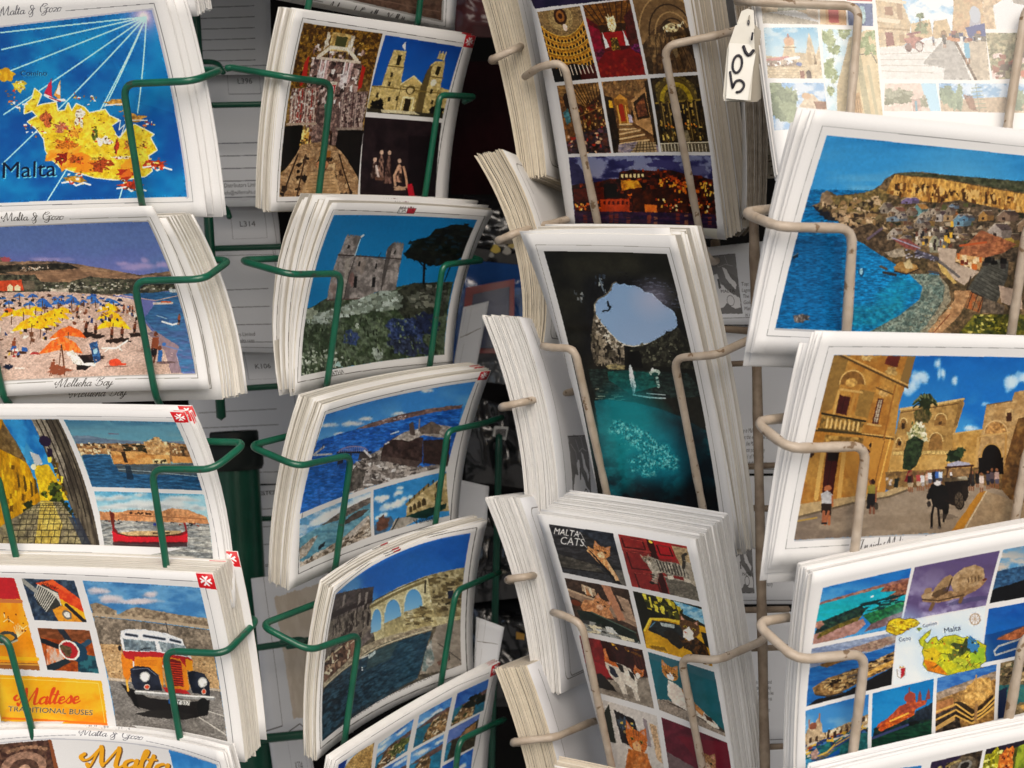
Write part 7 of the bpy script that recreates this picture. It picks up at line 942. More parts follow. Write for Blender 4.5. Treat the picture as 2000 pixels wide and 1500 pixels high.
    A.fill([(1670, 520), (1706, 515), (1700, 575), (1668, 580)], '54321e'); A.ell(1686, 525, 26, 28, 'c8a068', a=.2); A.fill([(1672, 525), (1700, 520), (1696, 575), (1668, 578)], '4a2c1a'); t = np.linspace(math.pi*1.0, 2*math.pi, 14); P = [(1605+72*math.cos(a), 655+80*math.sin(a)) for a in t]; A.fill(P, 'a87840', 'c08c50', sc=(6, 6), a=.4); A.line(P, 8, 'd0a870'); A.line([(1510, 670), (1690, 645)], 9, 'c89c5c'); P = [(1580+64*math.cos(a), 800+84*math.sin(a)) for a in t]; A.fill(P+[(1640, 880), (1510, 890)], '18110c'); A.line(P, 8, 'b88c4c'); A.line([(1498, 680), (1480, 890)], 14, 'c89a58'); A.line([(1668, 660), (1660, 890)], 12, 'b88848')
    A.fill([(1740, 560), (1800, 540), (2100, 520), (2100, 1100), (1700, 1080), (1620, 1070), (1640, 900)], '8a6434', '6a4824', sc=(12, 20), a=.3)
    A.fill([(930, 890), (1500, 860), (1640, 880), (1640, 1010), (930, 1000)], '8a6a3c', '6a5030', sc=(8, 8), a=.3); A.fill([(1500, 800), (1650, 800), (1650, 900), (1500, 900)], '18110c')
    # plants
    A.line([(1140, 570), (1160, 500)], 24, '6a5434'); A.fill([(1100, 520), (1180, 480), (1215, 540), (1190, 590), (1110, 590)], '6a5a34', '40401e', sc=(5, 9), a=.4)
    for k in range(26): a = -math.pi*(.02+.96*k/25)+.1*rng.randn(); L = 62+18*rng.rand(); A.line([(1172, 465), (1172+L*.6*math.cos(a), 462+L*.75*math.sin(a)), (1172+L*math.cos(a), 468+L*.7*math.sin(a)+18)], 9, ['3a4424', '262e18', '7a7a50', '566038'][k % 4])
    A.blob(1170, 470, 40, 34, '2c341c', .4, a=.4); A.blob(1130, 640, 40, 52, 'b8ac80', .3, c2='8a8a50', sc=(4, 4), a=.4); A.blob(1095, 660, 30, 30, 'a8a070', .4, a=.4); A.blob(1175, 690, 20, 16, 'c8c098', .4); A.specks([(1080, 590), (1170, 590), (1190, 700), (1080, 680)], 30, ['d8cca0', '5a6434', 'e8dcb8'], (8, 16), (10, 20), .8); A.fill([(1060, 700), (1110, 670), (1165, 700), (1150, 780), (1120, 850), (1080, 880), (1035, 870), (1040, 790)], '24321c', '36442a', sc=(6, 7), a=.5); A.tree(1358, 785, 52, 46, '34462a', '202c18')
    # street
    A.fill([(380, 1085), (770, 1030), (925, 1010), (1000, 980), (1100, 985), (950, 1040), (720, 1080), (370, 1165)], 'b09468', a=.15); A.fill([(370, 1165), (720, 1080), (950, 1040), (1100, 985), (1500, 960), (1640, 1000), (1700, 1070), (2100, 1090), (2100, 1225), (355, 1300)], '8a7862', '94826c', sc=(50, 14), a=.08, g=((900, 1050), (600, 1290), '7a6a5a')); A.line([(370, 1165), (720, 1080), (950, 1040), (1060, 1000)], 12, '6a5a44'); A.line([(355, 1190), (500, 1165)], 8, 'b08c3c'); A.fill([(1500, 1010), (1540, 1005), (1380, 1255), (1310, 1260)], 'b07828', a=.1); A.fill([(1540, 1005), (1620, 1030), (1740, 1070), (2100, 1090), (2100, 1225), (1380, 1255)], 'a08868', '947c5e', sc=(20, 14), a=.12); A.line([(1545, 1005), (1390, 1255)], 8, 'c0a884')
    A.fill([(1070, 880), (1000+90, 880), (1080, 950), (1040, 950)], '7a1c24'); A.fill([(985, 930), (1012, 925), (1005, 985), (978, 985)], '1e2620'); A.specks([(940, 930), (970, 940), (970, 965), (945, 970)], 5, ['3a2c24', 'b8a898'], (10, 16), (10, 18))
    for x, y, h, c, d in ((1085, 1010, 125, '5a2c24', 'a89070'), (1075, 1005, 110, '2a241e', 'a89474'), (1130, 1000, 115, 'b04a44', 'b8a080'), (1155, 1000, 110, 'd0c8c0', 'a8a098'), (1185, 990, 110, 'c89a84', '9a8a78'), (1200, 980, 105, 'd8d4d0', '5a5a64'), (1225, 975, 105, '24242c', '2a2a34'), (1245, 975, 105, '3a62a0', '5a4c3c'), (1265, 970, 100, 'c0ccd8', '4a4c5c'), (1435, 1000, 120, '24201e', '1e1c1c'), (1460, 1000, 115, '3a3430', '2a2624'), (1515, 1010, 120, 'd0b8a8', 'a88c74'), (1555, 990, 110, '4a4450', '2a2a34'), (1580, 985, 120, '5a4a4c', '34303a'), (1610, 985, 120, 'b09084', '5a5460'), (1490, 980, 100, '1e1a18', '2a2420')): A.person(x, y, h, c, d)
    A.person(565, 1205, 235, 'a8a4a0', '33241c', 'a8643c'); A.ell(578, 985, 18, 18, 'a8643c'); A.fill([(530, 1020), (570, 1000), (605, 1030), (600, 1085), (535, 1080)], 'b0aca8', a=.1); A.fill([(532, 1080), (600, 1080), (585, 1135), (530, 1135)], '33241c'); A.line([(545, 1130), (538, 1195)], 18, '9a5c3c'); A.line([(575, 1130), (552, 1195)], 16, '9a5c3c'); A.line([(532, 1200), (556, 1200)], 12, '22181a'); A.line([(600, 1035), (600, 1095)], 11, 'a8643c')
    A.person(842, 1140, 205, '8a7c34', '1e1a1a', '7a4c34'); A.fill([(825, 970), (862, 965), (872, 1025), (820, 1025)], '8e8038', a=.12); A.ell(852, 948, 14, 17, '3a2018'); A.fill([(815, 1022), (868, 1022), (855, 1110), (838, 1070), (826, 1115), (808, 1110)], '221e1e'); A.line([(870, 985), (866, 1070)], 9, '9a5c3c'); A.ell(868, 1098, 12, 24, '4a4034')
    A.fill([(1305, 860), (1310, 840), (1370, 822), (1440, 832), (1462, 855)], 'a8a4b0'); A.line([(1300, 862), (1465, 850)], 12, '4c2c1c'); A.line([(1312, 865), (1300, 930)], 8, '4c2c1c'); A.line([(1455, 860), (1450, 960)], 8, '3c2418'); A.fill([(1320, 870), (1445, 862), (1440, 920), (1300, 930)], '8a6a44', a=.4); A.person(1330, 940, 60, 'd8d0c8', '3a2c24'); A.fill([(1285, 925), (1430, 915), (1440, 960), (1290, 960)], 'b0a488', '5a4a34', sc=(20, 6), a=.2); A.fill([(1290, 950), (1440, 940), (1420, 1060), (1360, 1100), (1300, 1080)], '1e1612', a=.3); A.ell(1375, 1060, 34, 60, '1e1610'); A.ell(1375, 1060, 27, 50, '5a4c3c', a=.3); A.ell(1375, 1060, 5, 8, '1e1610'); [A.line([(1375, 1060), (1375+28*math.cos(k*.8), 1060+52*math.sin(k*.8))], 3, '1e1610') for k in range(8)]; A.ell(1415, 1010, 18, 45, '2a2018')
    A.fill([(1190, 1000), (1210, 965), (1240, 950), (1300, 975), (1315, 1040), (1310, 1130), (1285, 1180), (1270, 1120), (1240, 1110), (1215, 1100), (1205, 1050), (1185, 1060), (1175, 1040)], '15110f', a=.3); A.line([(1220, 1090), (1205, 1150), (1200, 1225)], 14, '17110f'); A.line([(1245, 1100), (1250, 1225)], 14, '1a1412'); A.line([(1280, 1120), (1275, 1190)], 12, '15110f'); A.ell(1198, 1228, 10, 8, '5a5048'); A.ell(1245, 1228, 10, 8, '5a5048'); A.ell(1190, 1085, 13, 18, '3a302a'); A.blob(1248, 955, 20, 16, 'c8c0b8', .3); A.line([(1290, 1060), (1380, 1100)], 6, '2a1c14'); A.blob(1300, 1160, 60, 16, '5c5044', .3, al=.5); A.cm = None
def art_5d(A):
    A.z(1440, 1040, 3.26)
    A.sub([(552, 358), (1120, 242), (1064, 632), (500, 728)]); A.fill(ALL, '1468b4', '2078c0', sc=(40, 20), g=((50, 0), (50, 26), '4a98cc'), a=.03); A.fill([(0, 26), (40, 22), (101, 18), (101, 60), (0, 70)], '0c9cb4', '12b0c0', sc=(30, 6), g=((50, 26), (50, 60), '14a8a8'), a=.08); A.fill([(0, 26), (30, 23), (60, 19), (101, 16), (101, 24), (70, 24), (30, 28), (0, 30)], '8a5c58', 'a4745c', sc=(10, 3), a=.35); A.fill([(74, 24), (101, 20), (101, 44), (86, 50), (78, 44), (88, 36), (70, 30)], 'a46a4c', '7c4c3c', sc=(6, 4), a=.45); A.fill([(101, 54), (101, 80), (80, 70), (60, 60), (76, 52)], '4a9c5c', al=.5); A.fill([(4, 62), (24, 56), (50, 48), (58, 56), (54, 66), (20, 80), (0, 84)], '1c3434', '2c4838', sc=(7, 5), a=.5); A.fill([(54, 66), (101, 56), (101, 80), (66, 84)], '1c5c3c', '2c7c48', sc=(7, 5), a=.4); A.specks([(60, 44), (98, 44), (98, 58), (50, 62)], 20, ['1a4444', '143838'], (5, 14), (2, 5), .7)
    A.fill([(0, 82), (20, 78), (56, 72), (60, 82), (50, 96), (20, 101), (0, 101)], 'b08478', 'a07464', sc=(10, 5), a=.2); A.fill([(6, 82), (30, 72), (54, 66), (50, 74), (20, 84), (4, 92)], '6a5c24', a=.5); A.blob(4, 66, 6, 7, 'a87864', .3, a=.3); A.fill([(66, 84), (101, 72), (101, 90), (60, 96)], '7c6060', a=.3); A.ell(62, 36, 2, 1.4, 'e0e8e8'); A.end()
    A.sub([(1142, 238), (1686, 130), (1612, 490), (1080, 590)]); A.fill(ALL, '5c4a6c', '64527a', sc=(40, 30), g=((50, 0), (50, 100), 'a49ab8'), a=.03); A.blob(76, 84, 26, 5, '4a4668', .2, al=.6)
    A.fill([(16, 56), (24, 52), (60, 62), (88, 46), (94, 50), (88, 64), (70, 76), (40, 78), (20, 70)], '8c6c48', 'a8845c', sc=(8, 5), a=.25); A.line([(34, 78), (32, 88)], 5, '7a5c3c'); A.line([(68, 76), (67, 84)], 5, '7a5c3c'); A.fill([(52, 30), (62, 20), (74, 18), (86, 28), (90, 46), (84, 58), (66, 64), (56, 62), (50, 46)], '9c7c54', 'b4946c', sc=(8, 8), a=.25); A.fill([(34, 42), (40, 32), (46, 28), (52, 34), (50, 46), (42, 58), (34, 60), (30, 54)], 'a08058', a=.25); A.fill([(28, 60), (34, 54), (46, 50), (48, 62), (36, 68)], '4c3824', al=.7); A.ell(24, 50, 5, 5, '9c7c58'); A.fill([(18, 58), (30, 56), (30, 66), (20, 68)], 'b89870', a=.2); [A.line([(70+k*4, 40), (72+k*4, 50)], 1.2, '5c4228') for k in range(4)]; A.line([(50, 36), (48, 60)], 2, '4a3622'); A.line([(20, 66), (40, 74), (70, 72)], 2, '5a4228'); A.ell(91, 50, 2.5, 3, '6a3428'); A.end()
    A.sub([(1705, 126), (2300, 0), (2230, 360), (1635, 477)]); A.fill(ALL, '3a78a8', '5a94bc', sc=(30, 12), g=((40, 0), (40, 40), 'c8b8a4')); A.fill([(0, 40), (101, 36), (101, 101), (0, 101)], '2a4c6c', '3c6484', sc=(9, 3), a=.3); A.fill([(0, 74), (40, 66), (101, 80), (101, 101), (0, 101)], '14161a', a=.4); A.end()
    A.sub([(496, 755), (1042, 660), (1008, 998), (460, 1124)]); A.fill(ALL, '1c64a4', '2874b0', sc=(30, 8), a=.08); A.fill([(0, 0), (101, -4), (101, 26), (60, 32), (0, 34)], '7a88a4', '94a0b4', sc=(20, 4), a=.15); A.fill([(30, 16), (101, 4), (101, 20), (70, 28), (56, 24), (40, 24)], '8a6c5c', 'a88c74', sc=(8, 3), a=.3); A.fill([(10, 32), (40, 26), (52, 34), (38, 44), (20, 42)], '7c5c34', a=.5); A.sea([(0, 44), (60, 30), (101, 24), (101, 40), (60, 60), (30, 70), (0, 80)], '1a5c9c', '2670b0', a=.1)
    A.fill([(5, 70), (20, 60), (60, 52), (101, 36), (101, 66), (70, 76), (36, 92), (18, 90), (8, 82)], '7c5c34', 'a07c4c', sc=(6, 4), a=.45); A.specks([(12, 66), (101, 40), (101, 62), (30, 88)], 130, ['c49c60', '4a3420', '8a6a40', 'd8b478', '2c2018', '6a5c4c'], (3, 9), (2, 5), .4); A.line([(60, 72), (101, 56)], 5, 'd09a48', a=.3); A.fill([(10, 92), (40, 94), (101, 66), (101, 101), (0, 101)], '1e1c1c', a=.3); A.line([(10, 84), (24, 92), (40, 92)], 2, '4a3c2c'); A.end()
    A.sub([(1632, 512), (2230, 395), (2170, 730), (1585, 860)]); A.fill(ALL, '0c50a0', '1464b0', sc=(40, 20), g=((20, 0), (20, 60), '1c6cac'), a=.04); A.fill([(12, 58), (40, 44), (70, 40), (101, 40), (101, 56), (40, 66)], 'a05c34', 'c07a48', sc=(6, 4), a=.4); A.fill([(0, 48), (101, 36), (101, 101), (0, 101)], '123c6c', al=.6); A.fill([(12, 60), (40, 46), (80, 44), (80, 58), (30, 68)], 'a86038', a=.4); A.line([(12, 82), (16, 74), (40, 68), (40, 84), (14, 90), (12, 82)], 2.4, 'a8a8a4'); A.end()
    # map on pale ground
    A.pic([(1100, 600), (1610, 495), (1590, 850), (1285, 960), (1020, 1000), (1045, 690)]); A.cm = None
    A.fill([(1100, 600), (1610, 495), (1590, 850), (1285, 960), (1020, 1000), (1045, 690)], 'dce4ec', 'e6eaf0', sc=(40, 40)); A.glow(1400, 800, 270, '9ac4e4', .95); A.glow(1100, 620, 150, 'a8cce8', .8); A.glow(1230, 690, 90, '9ac0e0', .7)
    g = [(975, 630), (990, 590), (1020, 575), (1060, 568), (1090, 580), (1130, 572), (1165, 580), (1190, 605), (1170, 625), (1120, 640), (1080, 670), (1040, 682), (1000, 668), (975, 655)]; A.fill(g, 'c8a014', 'e0c020', sc=(5, 5), sf=.3, a=.35); A.line(g+g[:1], 3, '4a3c10'); A.specks(g, 30, ['4a3810', '8a5a10', 'e8d840'], (8, 26), (4, 8), .9); A.blob(1188, 642, 16, 12, '7a8a20', .4)
    m = [(1185, 715), (1230, 670), (1262, 648), (1255, 680), (1222, 715), (1240, 735), (1270, 700), (1300, 690), (1310, 720), (1350, 690), (1420, 680), (1470, 700), (1500, 690), (1525, 720), (1560, 715), (1590, 735), (1618, 745), (1610, 800), (1616, 845), (1580, 870), (1570, 900), (1500, 915), (1440, 918), (1370, 940), (1300, 925), (1240, 910), (1210, 870), (1220, 830), (1205, 790), (1215, 760), (1195, 745)]
    A.fill(m, 'c8c01c', 'a8b02c', sc=(10, 9), sf=.3, a=.25); A.fill([(1215, 840), (1260, 830), (1330, 890), (1370, 935), (1300, 925), (1240, 910)], 'd87a14', a=.25); A.fill([(1210, 780), (1280, 760), (1330, 800), (1300, 860), (1220, 840)], 'e0b41c', al=.8, a=.2); A.fill([(1500, 760), (1610, 760), (1600, 860), (1520, 860)], '8ab82c', al=.7); A.blob(1470, 760, 70, 44, '46502c', .5, a=.4); A.blob(1410, 810, 40, 30, '5c6430', .5, al=.8); A.blob(1540, 740, 30, 40, '3a7cac', .6)
    for k in range(26): x, y = 1230+360*rng.rand(), 710+190*rng.rand(); A.line([(x, y), (x+50*(rng.rand()-.5)*2, y+44*(rng.rand()-.5)*2)], 3.4, '4a4a18')
    A.line(m+m[:1], 3, '5a5418'); A.specks([(1230, 700), (1590, 730), (1580, 880), (1240, 900)], 40, ['3c3c18', 'e8dc40', 'c86a1c'], (6, 16), (5, 9), .7)
    A.txt('Comino', (1212, 634), (1302, 612), 22, '33343c'); A.txt('Malta', (1352, 670), (1456, 648), 34, '1e2028'); A.txt('Gozo', (1060, 724), (1136, 712), 28, '2c2e38')
    A.ell(1545, 578, 36, 40, 'b0987c'); A.ell(1545, 578, 28, 32, 'e4dcd4'); [A.line([(1545-32*math.cos(a), 578-36*math.sin(a)), (1545+32*math.cos(a), 578+36*math.sin(a))], 4, 'b89c80') for a in (0, .8, 1.57, 2.36)]
    A.fill([(1045, 900), (1070, 895), (1070, 955), (1050, 945)], 'e8e4e4'); A.fill([(1070, 895), (1096, 890), (1092, 935), (1070, 955)], 'b81c2c'); A.line([(1045, 900), (1048, 945), (1070, 958), (1094, 936), (1098, 892)], 4, '8a7a54'); A.fill([(1060, 892), (1064, 880), (1078, 886), (1092, 876), (1092, 890)], 'c89a3c')
    A.sub([(455, 1150), (862, 1055), (838, 1410), (440, 1510)]); A.fill(ALL, '2c78b8', '4088c0', sc=(40, 20), g=((50, 0), (50, 36), '6aa0c4')); A.town([(0, 40), (6, 34), (24, 32), (24, 50), (46, 44), (70, 40), (101, 34), (101, 60), (0, 66)], 50, 'a0845c', w=(3, 8), h=(3, 9)); A.fill([(2, 36), (10, 22), (14, 28), (20, 18), (26, 30), (28, 56), (2, 60)], 'b89c78', a=.3); A.ell(12, 30, 6, 6, '8a5038'); A.line([(22, 26), (22, 12)], 2.6, 'a07050'); A.line([(6, 30), (6, 18)], 2.4, 'a07050'); [A.fill([(x, 50), (x+4, 48), (x+4, 58), (x, 60)], '4a3424') for x in (6, 16, 34, 44, 54, 64)]; A.line([(4, 68), (60, 56)], 4, 'a0483c', a=.4)
    A.fill([(0, 70), (40, 62), (101, 54), (101, 101), (0, 101)], '1e5c5c', '2c7470', sc=(12, 4), a=.3); A.specks([(0, 60), (60, 56), (101, 48), (101, 62), (50, 72), (0, 84)], 60, ['2a2c34', '3a6a9c', 'c8b8a0', '8a3c28', 'd0a030', '1c3c6c'], (4, 12), (2, 6), .7); A.fill([(0, 86), (30, 82), (56, 66), (52, 76), (34, 90), (10, 98), (0, 96)], '2c5088', '8a7040', sc=(14, 3), a=.3); A.line([(2, 86), (34, 82), (58, 64)], 2.6, 'c8a048'); A.fill([(30, 92), (56, 80), (54, 90), (34, 99)], '1c5ca0'); A.line([(50, 74), (90, 60)], 7, '34507c', a=.4); A.line([(48, 74), (92, 58)], 2, 'c09448'); A.fill([(0, 84), (8, 84), (12, 101), (0, 101)], '3a8cb0'); A.blob(14, 78, 6, 8, 'b08c7c', .4, a=.4); A.ell(10, 96, 10, 5, '4a9ab4'); A.end()
    A.sub([(886, 1050), (1280, 960), (1248, 1316), (862, 1410)]); A.fill(ALL, '0a78b4', '1484bc', sc=(40, 20), a=.03); A.fill([(4, 62), (30, 54), (60, 60), (101, 40), (101, 101), (0, 101)], '1c2c38', '24382c', sc=(10, 6), a=.4); A.fill([(8, 62), (10, 56), (26, 50), (40, 38), (44, 34), (56, 32), (56, 18), (62, 12), (70, 18), (72, 34), (90, 34), (88, 42), (72, 46), (60, 56), (30, 62)], 'a0442c', 'c85a28', sc=(7, 5), a=.3); A.fill([(10, 64), (30, 52), (72, 46), (70, 56), (50, 62), (14, 70)], 'd86a1c', 'a8401c', sc=(8, 4), a=.3); A.line([(30, 56), (60, 50)], 3, 'f0a83c'); A.ell(60, 22, 8, 8, '9a4438'); A.line([(60, 14), (60, 6)], 2, '7a3c38'); [A.fill([(x, 34), (x+2, 20), (x+4, 14), (x+6, 22), (x+8, 34)], '8a4440') for x in (74, 88)]; A.fill([(72, 50), (101, 42), (101, 70), (70, 66)], '24303c', a=.5); A.blob(70, 74, 14, 8, '101a18', .4); A.fill([(0, 80), (50, 74), (101, 72), (101, 101), (0, 101)], '12382a', '1c4c34', sc=(20, 3), a=.3); A.line([(0, 78), (60, 70)], 4, '3c4468'); A.end()
    A.sub([(1302, 955), (1682, 862), (1646, 1212), (1272, 1308)]); A.fill(ALL, 'a07840', '8a6434', sc=(9, 6), a=.4, asc=(4, 4)); A.fill([(0, 0), (101, 0), (101, 14), (60, 22), (0, 28)], '2c64a8', '4a80b8', sc=(20, 8)); A.fill([(0, 26), (60, 18), (101, 12), (101, 26), (40, 34), (0, 40)], '8a7864', 'a89078', sc=(9, 3), a=.3); A.fill([(50, 28), (70, 18), (90, 22), (96, 50), (70, 70), (44, 56)], 'b88844', 'd0a058', sc=(5, 4), a=.4); A.line([(66, 26), (66, 12)], 2.4, 'c09050'); A.fill([(0, 44), (28, 42), (30, 60), (0, 66)], 'a87040', a=.25); A.fill([(0, 64), (36, 58), (44, 101), (0, 101)], '2c2420', '54463a', sc=(8, 5), a=.5); A.fill([(30, 50), (44, 54), (66, 74), (96, 54), (101, 70), (80, 90), (60, 96), (40, 80)], '3a2c1c', a=.5)
    for k in range(3): A.line([(0, 60+k*14), (34, 55+k*10), (62, 82+k*7), (80, 76+k*6), (101, 58+k*9)], 3, 'd8a450')
    A.line([(69, 66), (68, 92)], 5, '9a7448'); A.line([(0, 90), (30, 80)], 6, 'c09454'); A.end()
    A.sub([(1706, 855), (2150, 750), (2115, 1090), (1670, 1205)]); A.fill(ALL, '8a7450', '5c5038', sc=(8, 6), a=.5); A.specks([(0, 0), (101, 0), (101, 50), (0, 40)], 60, ['b89868', '3a3024', 'd0b484', '5a5c3c'], (4, 10), (3, 7), .5); A.fill([(0, 40), (40, 50), (101, 46), (101, 80), (30, 80), (0, 101)], '2c6c6c', '3c7c6c', sc=(12, 4), a=.2); A.fill([(30, 86), (101, 70), (101, 101), (40, 101)], 'b0803c', 'c89850', sc=(8, 5), a=.3); A.fill([(0, 50), (12, 46), (10, 101), (0, 101)], '1c2c4c'); A.end()
def art_5e(A):
    A.z(1560, 1380, 4.545)
    A.sub([(1168, 528), (1625, 420), (1560, 900), (1100, 1000)]); A.fill(ALL, '34281c', '54432e', sc=(6, 6), a=.5); A.fill([(0, 0), (60, 0), (40, 30), (0, 40)], '2a1c4c', al=.7); A.ell(66, 26, 26, 22, '6a5c48', a=.4); A.ell(70, 24, 14, 11, '8a8478', a=.3); A.ell(70, 24, 9, 7, '2c2420'); A.specks([(20, 10), (60, 8), (60, 50), (10, 60)], 50, ['8a7444', '2a2014', 'b09c64'], (4, 9), (3, 7), .8); A.end()
    A.sub([(1655, 412), (2260, 255), (2200, 800), (1590, 900)]); A.fill(ALL, '3c3c14', '5a5a18', sc=(10, 10), a=.4); A.fill([(0, 0), (70, -6), (101, 0), (101, 20), (50, 10), (0, 14)], '2a2030', a=.4); A.blob(14, 40, 22, 34, 'b0a414', .3, c2='8a8410', sc=(4, 4), a=.5); A.blob(36, 40, 13, 34, 'c8601c', .2, c2='d87a28', sc=(4, 4), a=.4); A.specks([(2, 12), (26, 10), (26, 70), (2, 70)], 60, ['d8cc30', '6a6a10', 'e8e070', '94901c'], (3, 6), (4, 8), .6); A.specks([(28, 14), (46, 14), (46, 70), (28, 70)], 26, ['8a2c10', 'f09a48', '4a1a10'], (2, 4), (3, 5)); A.fill([(52, 10), (80, 0), (101, 10), (101, 101), (52, 101)], '6a7c1c', 'a0ac2c', sc=(10, 12), sf=.4); A.end()
    A.fill([(0, 660), (1080, 560), (1060, 1000), (0, 1100)], '2a78b8', '3a94b8', sc=(40, 20))
def art_5a(A):
    A.z(1400, 0, 3.333)
    S5 = dict(a=.25, asc=(3, 3))
    A.sub([(280, -120), (670, -140), (682, 205), (312, 205)]); A.fill(ALL, 'c8a878', 'b89468', sc=(10, 10), a=.3); A.fill([(34, 0), (80, 0), (80, 70), (30, 74)], '5a5c44', '7c7c60', sc=(5, 5), a=.4); A.fill([(0, 78), (40, 72), (101, 92), (101, 101), (0, 101)], '8a7c64', **S5); A.fill([(10, 76), (60, 70), (101, 88), (101, 96), (40, 80)], 'd8d4cc'); A.fill([(80, 20), (101, 20), (101, 92), (82, 84)], 'c8a884', **S5); A.end()
    A.sub([(688, 40), (860, 48), (868, 210), (692, 206)]); A.fill(ALL, 'c87c3c', 'd09050', sc=(14, 14)); A.fill([(30, 10), (70, 10), (72, 92), (34, 92)], 'a8201c'); A.fill([(0, 0), (20, 0), (22, 101), (0, 101)], 'd8a468'); A.end()
    A.sub([(858, -100), (1030, -100), (1035, 45), (866, 40)]); A.fill(ALL, 'b82420'); A.ell(48, 70, 16, 14, '5c5030'); A.end()
    A.sub([(868, 56), (1035, 60), (1042, 214), (880, 210)]); A.fill(ALL, '22305c', '2c3c6a', sc=(14, 14)); A.ell(58, 50, 14, 40, '7aa4a4', a=.5, asc=(2, 2)); A.ell(58, 24, 10, 14, '6a94a0'); A.end()
    A.sub([(318, 232), (676, 226), (708, 560), (345, 562)]); A.fill(ALL, '3a88b8', '98bcc8', sc=(24, 14), sf=.3, g=((50, 0), (50, 50), '9cc4d0')); A.fill([(30, 60), (36, 40), (36, 28), (44, 18), (54, 28), (54, 50), (74, 52), (78, 30), (83, 10), (88, 32), (92, 56), (101, 34), (101, 101), (0, 101), (0, 56)], 'b08e5e', 'c4a474', sc=(7, 8), sf=.3, a=.3); A.ell(45, 28, 10, 9, 'c0683c', al=.6); A.line([(44, 20), (44, 14)], 3, '8a3c2c')
    A.line([(34, 40), (56, 40)], 2, '7a5a34'); A.fill([(76, 50), (84, 50), (84, 74), (78, 74)], '9c7a4c'); A.fill([(88, 56), (92, 56), (92, 74), (88, 74)], '5c4224'); A.line([(0, 66), (40, 60)], 6, 'b05a50'); A.line([(36, 64), (60, 60)], 6, 'd8d4cc'); A.fill([(0, 66), (50, 66), (60, 76), (0, 78)], '6a5440', a=.5); A.specks([(2, 67), (50, 66), (50, 76), (2, 77)], 22, ['d8d0c8', '5a3c2c', 'a88c6c'], (3, 6), (3, 6)); A.ell(60, 73, 5, 4, '3a4a7c'); A.ell(76, 94, 5, 10, '2c2018'); A.fill([(60, 86), (68, 86), (68, 101), (60, 101)], '6a3424'); A.line([(0, 78), (70, 78)], 2, '8a6c44'); [A.line([(4, 84+k*5), (58, 84+k*5)], .8, '8c6f48') for k in range(4)]; A.end()
    A.sub([(355, 590), (716, 586), (750, 860), (382, 880)]); A.fill(ALL, '5a8cc0', 'b8c8d4', sc=(20, 12)); A.fill([(50, 50), (64, 30), (74, 24), (86, 40), (101, 44), (101, 101), (30, 101)], 'b0906a', 'c4a67c', sc=(7, 7), a=.3); A.ell(64, 30, 9, 7, 'b88454'); A.fill([(76, 42), (101, 44), (101, 60), (80, 60)], '6a3c24', a=.3); A.tree(20, 40, 34, 40, '68764c', '4a5838'); A.end()
    A.sub([(702, 236), (1052, 240), (1108, 860), (740, 860)]); A.fill(ALL, '9cc8d4', 'c4dce0', sc=(20, 20)); A.fill([(50, 10), (84, 0), (101, 0), (101, 101), (24, 101), (20, 70)], 'b8975c', 'c6a76e', sc=(12, 20), sf=.4, a=.12); A.fill([(16, 101), (22, 60), (46, 20), (60, 10), (50, 60), (50, 101)], 'a88a54', 'b89a64', sc=(9, 14), a=.2); A.line([(64, 28), (76, 101)], 8, '8c8054', a=.3); A.line([(82, 40), (92, 101)], 4, '9c8c5c'); A.fill([(46, 70), (62, 66), (66, 101), (46, 101)], 'a8743c', a=.3); [A.line([(48+k*4, 70), (50+k*4, 100)], 1.4, '7a4c24') for k in range(4)]
    A.line([(64, 28), (90, 26), (98, 36)], 1.4, '4a4434'); [A.tree(x, y, r, r*.6, '5a6c34', '7c8c50') for x, y, r in ((8, 8, 14), (20, 20, 12), (6, 40, 14), (14, 50, 12), (44, 4, 12), (74, 14, 12), (88, 22, 10), (10, 66, 8), (90, 6, 10))]; A.end()
    A.sub([(1040, -160), (1730, -180), (1800, 568), (1100, 560)]); A.fill(ALL, '5a9cc8', 'd8e2e8', sc=(30, 24), sf=.25, th=.45); o = dict(c2='b08a58', sc=(9, 12), sf=.35, a=.25)
    A.fill([(0, 0), (24, 0), (26, 30), (32, 50), (30, 64), (24, 70), (0, 72)], 'bc9a6c', **o); A.fill([(8, 34), (16, 34), (16, 42), (8, 42)], '7a4c30'); A.line([(2, 46), (20, 48)], 4, 'd8bc90'); A.fill([(20, 28), (25, 28), (25, 46), (20, 46)], '8a6440'); A.fill([(7, 58), (14, 58), (15, 70), (7, 71)], '6a342a'); A.fill([(20, 60), (25, 60), (25, 68), (20, 68)], '8a6440'); A.line([(0, 54), (30, 56)], 2, '8a6840'); A.line([(0, 26), (28, 30)], 3, 'd8bc90'); A.fill([(32, 50), (50, 46), (52, 62), (32, 66)], 'b8925c', **o); A.tree(42, 54, 6, 5, '6a7044', '4a5430'); A.line([(41, 54), (41, 44)], 1.4, '5c4c30'); A.tree(41, 43, 3.6, 3, '4c5a34', '3a4628'); A.fill([(52, 58), (54, 48), (66, 46), (70, 62), (52, 66)], 'b08a56', **o); A.ell(62, 61, 3, 5, '6a4a2c')
    A.fill([(68, 0), (101, 0), (101, 64), (76, 62), (70, 58), (74, 30)], 'b07a4c', **o); A.fill([(88, 40), (96, 38), (97, 54), (86, 54)], '8a8890'); A.ell(92, 42, 5, 8, '9aa0a8'); A.fill([(82, 54), (101, 50), (101, 62), (84, 62)], '2c3464'); A.fill([(86, 0), (94, 0), (94, 18), (86, 20)], '5c4a5c')
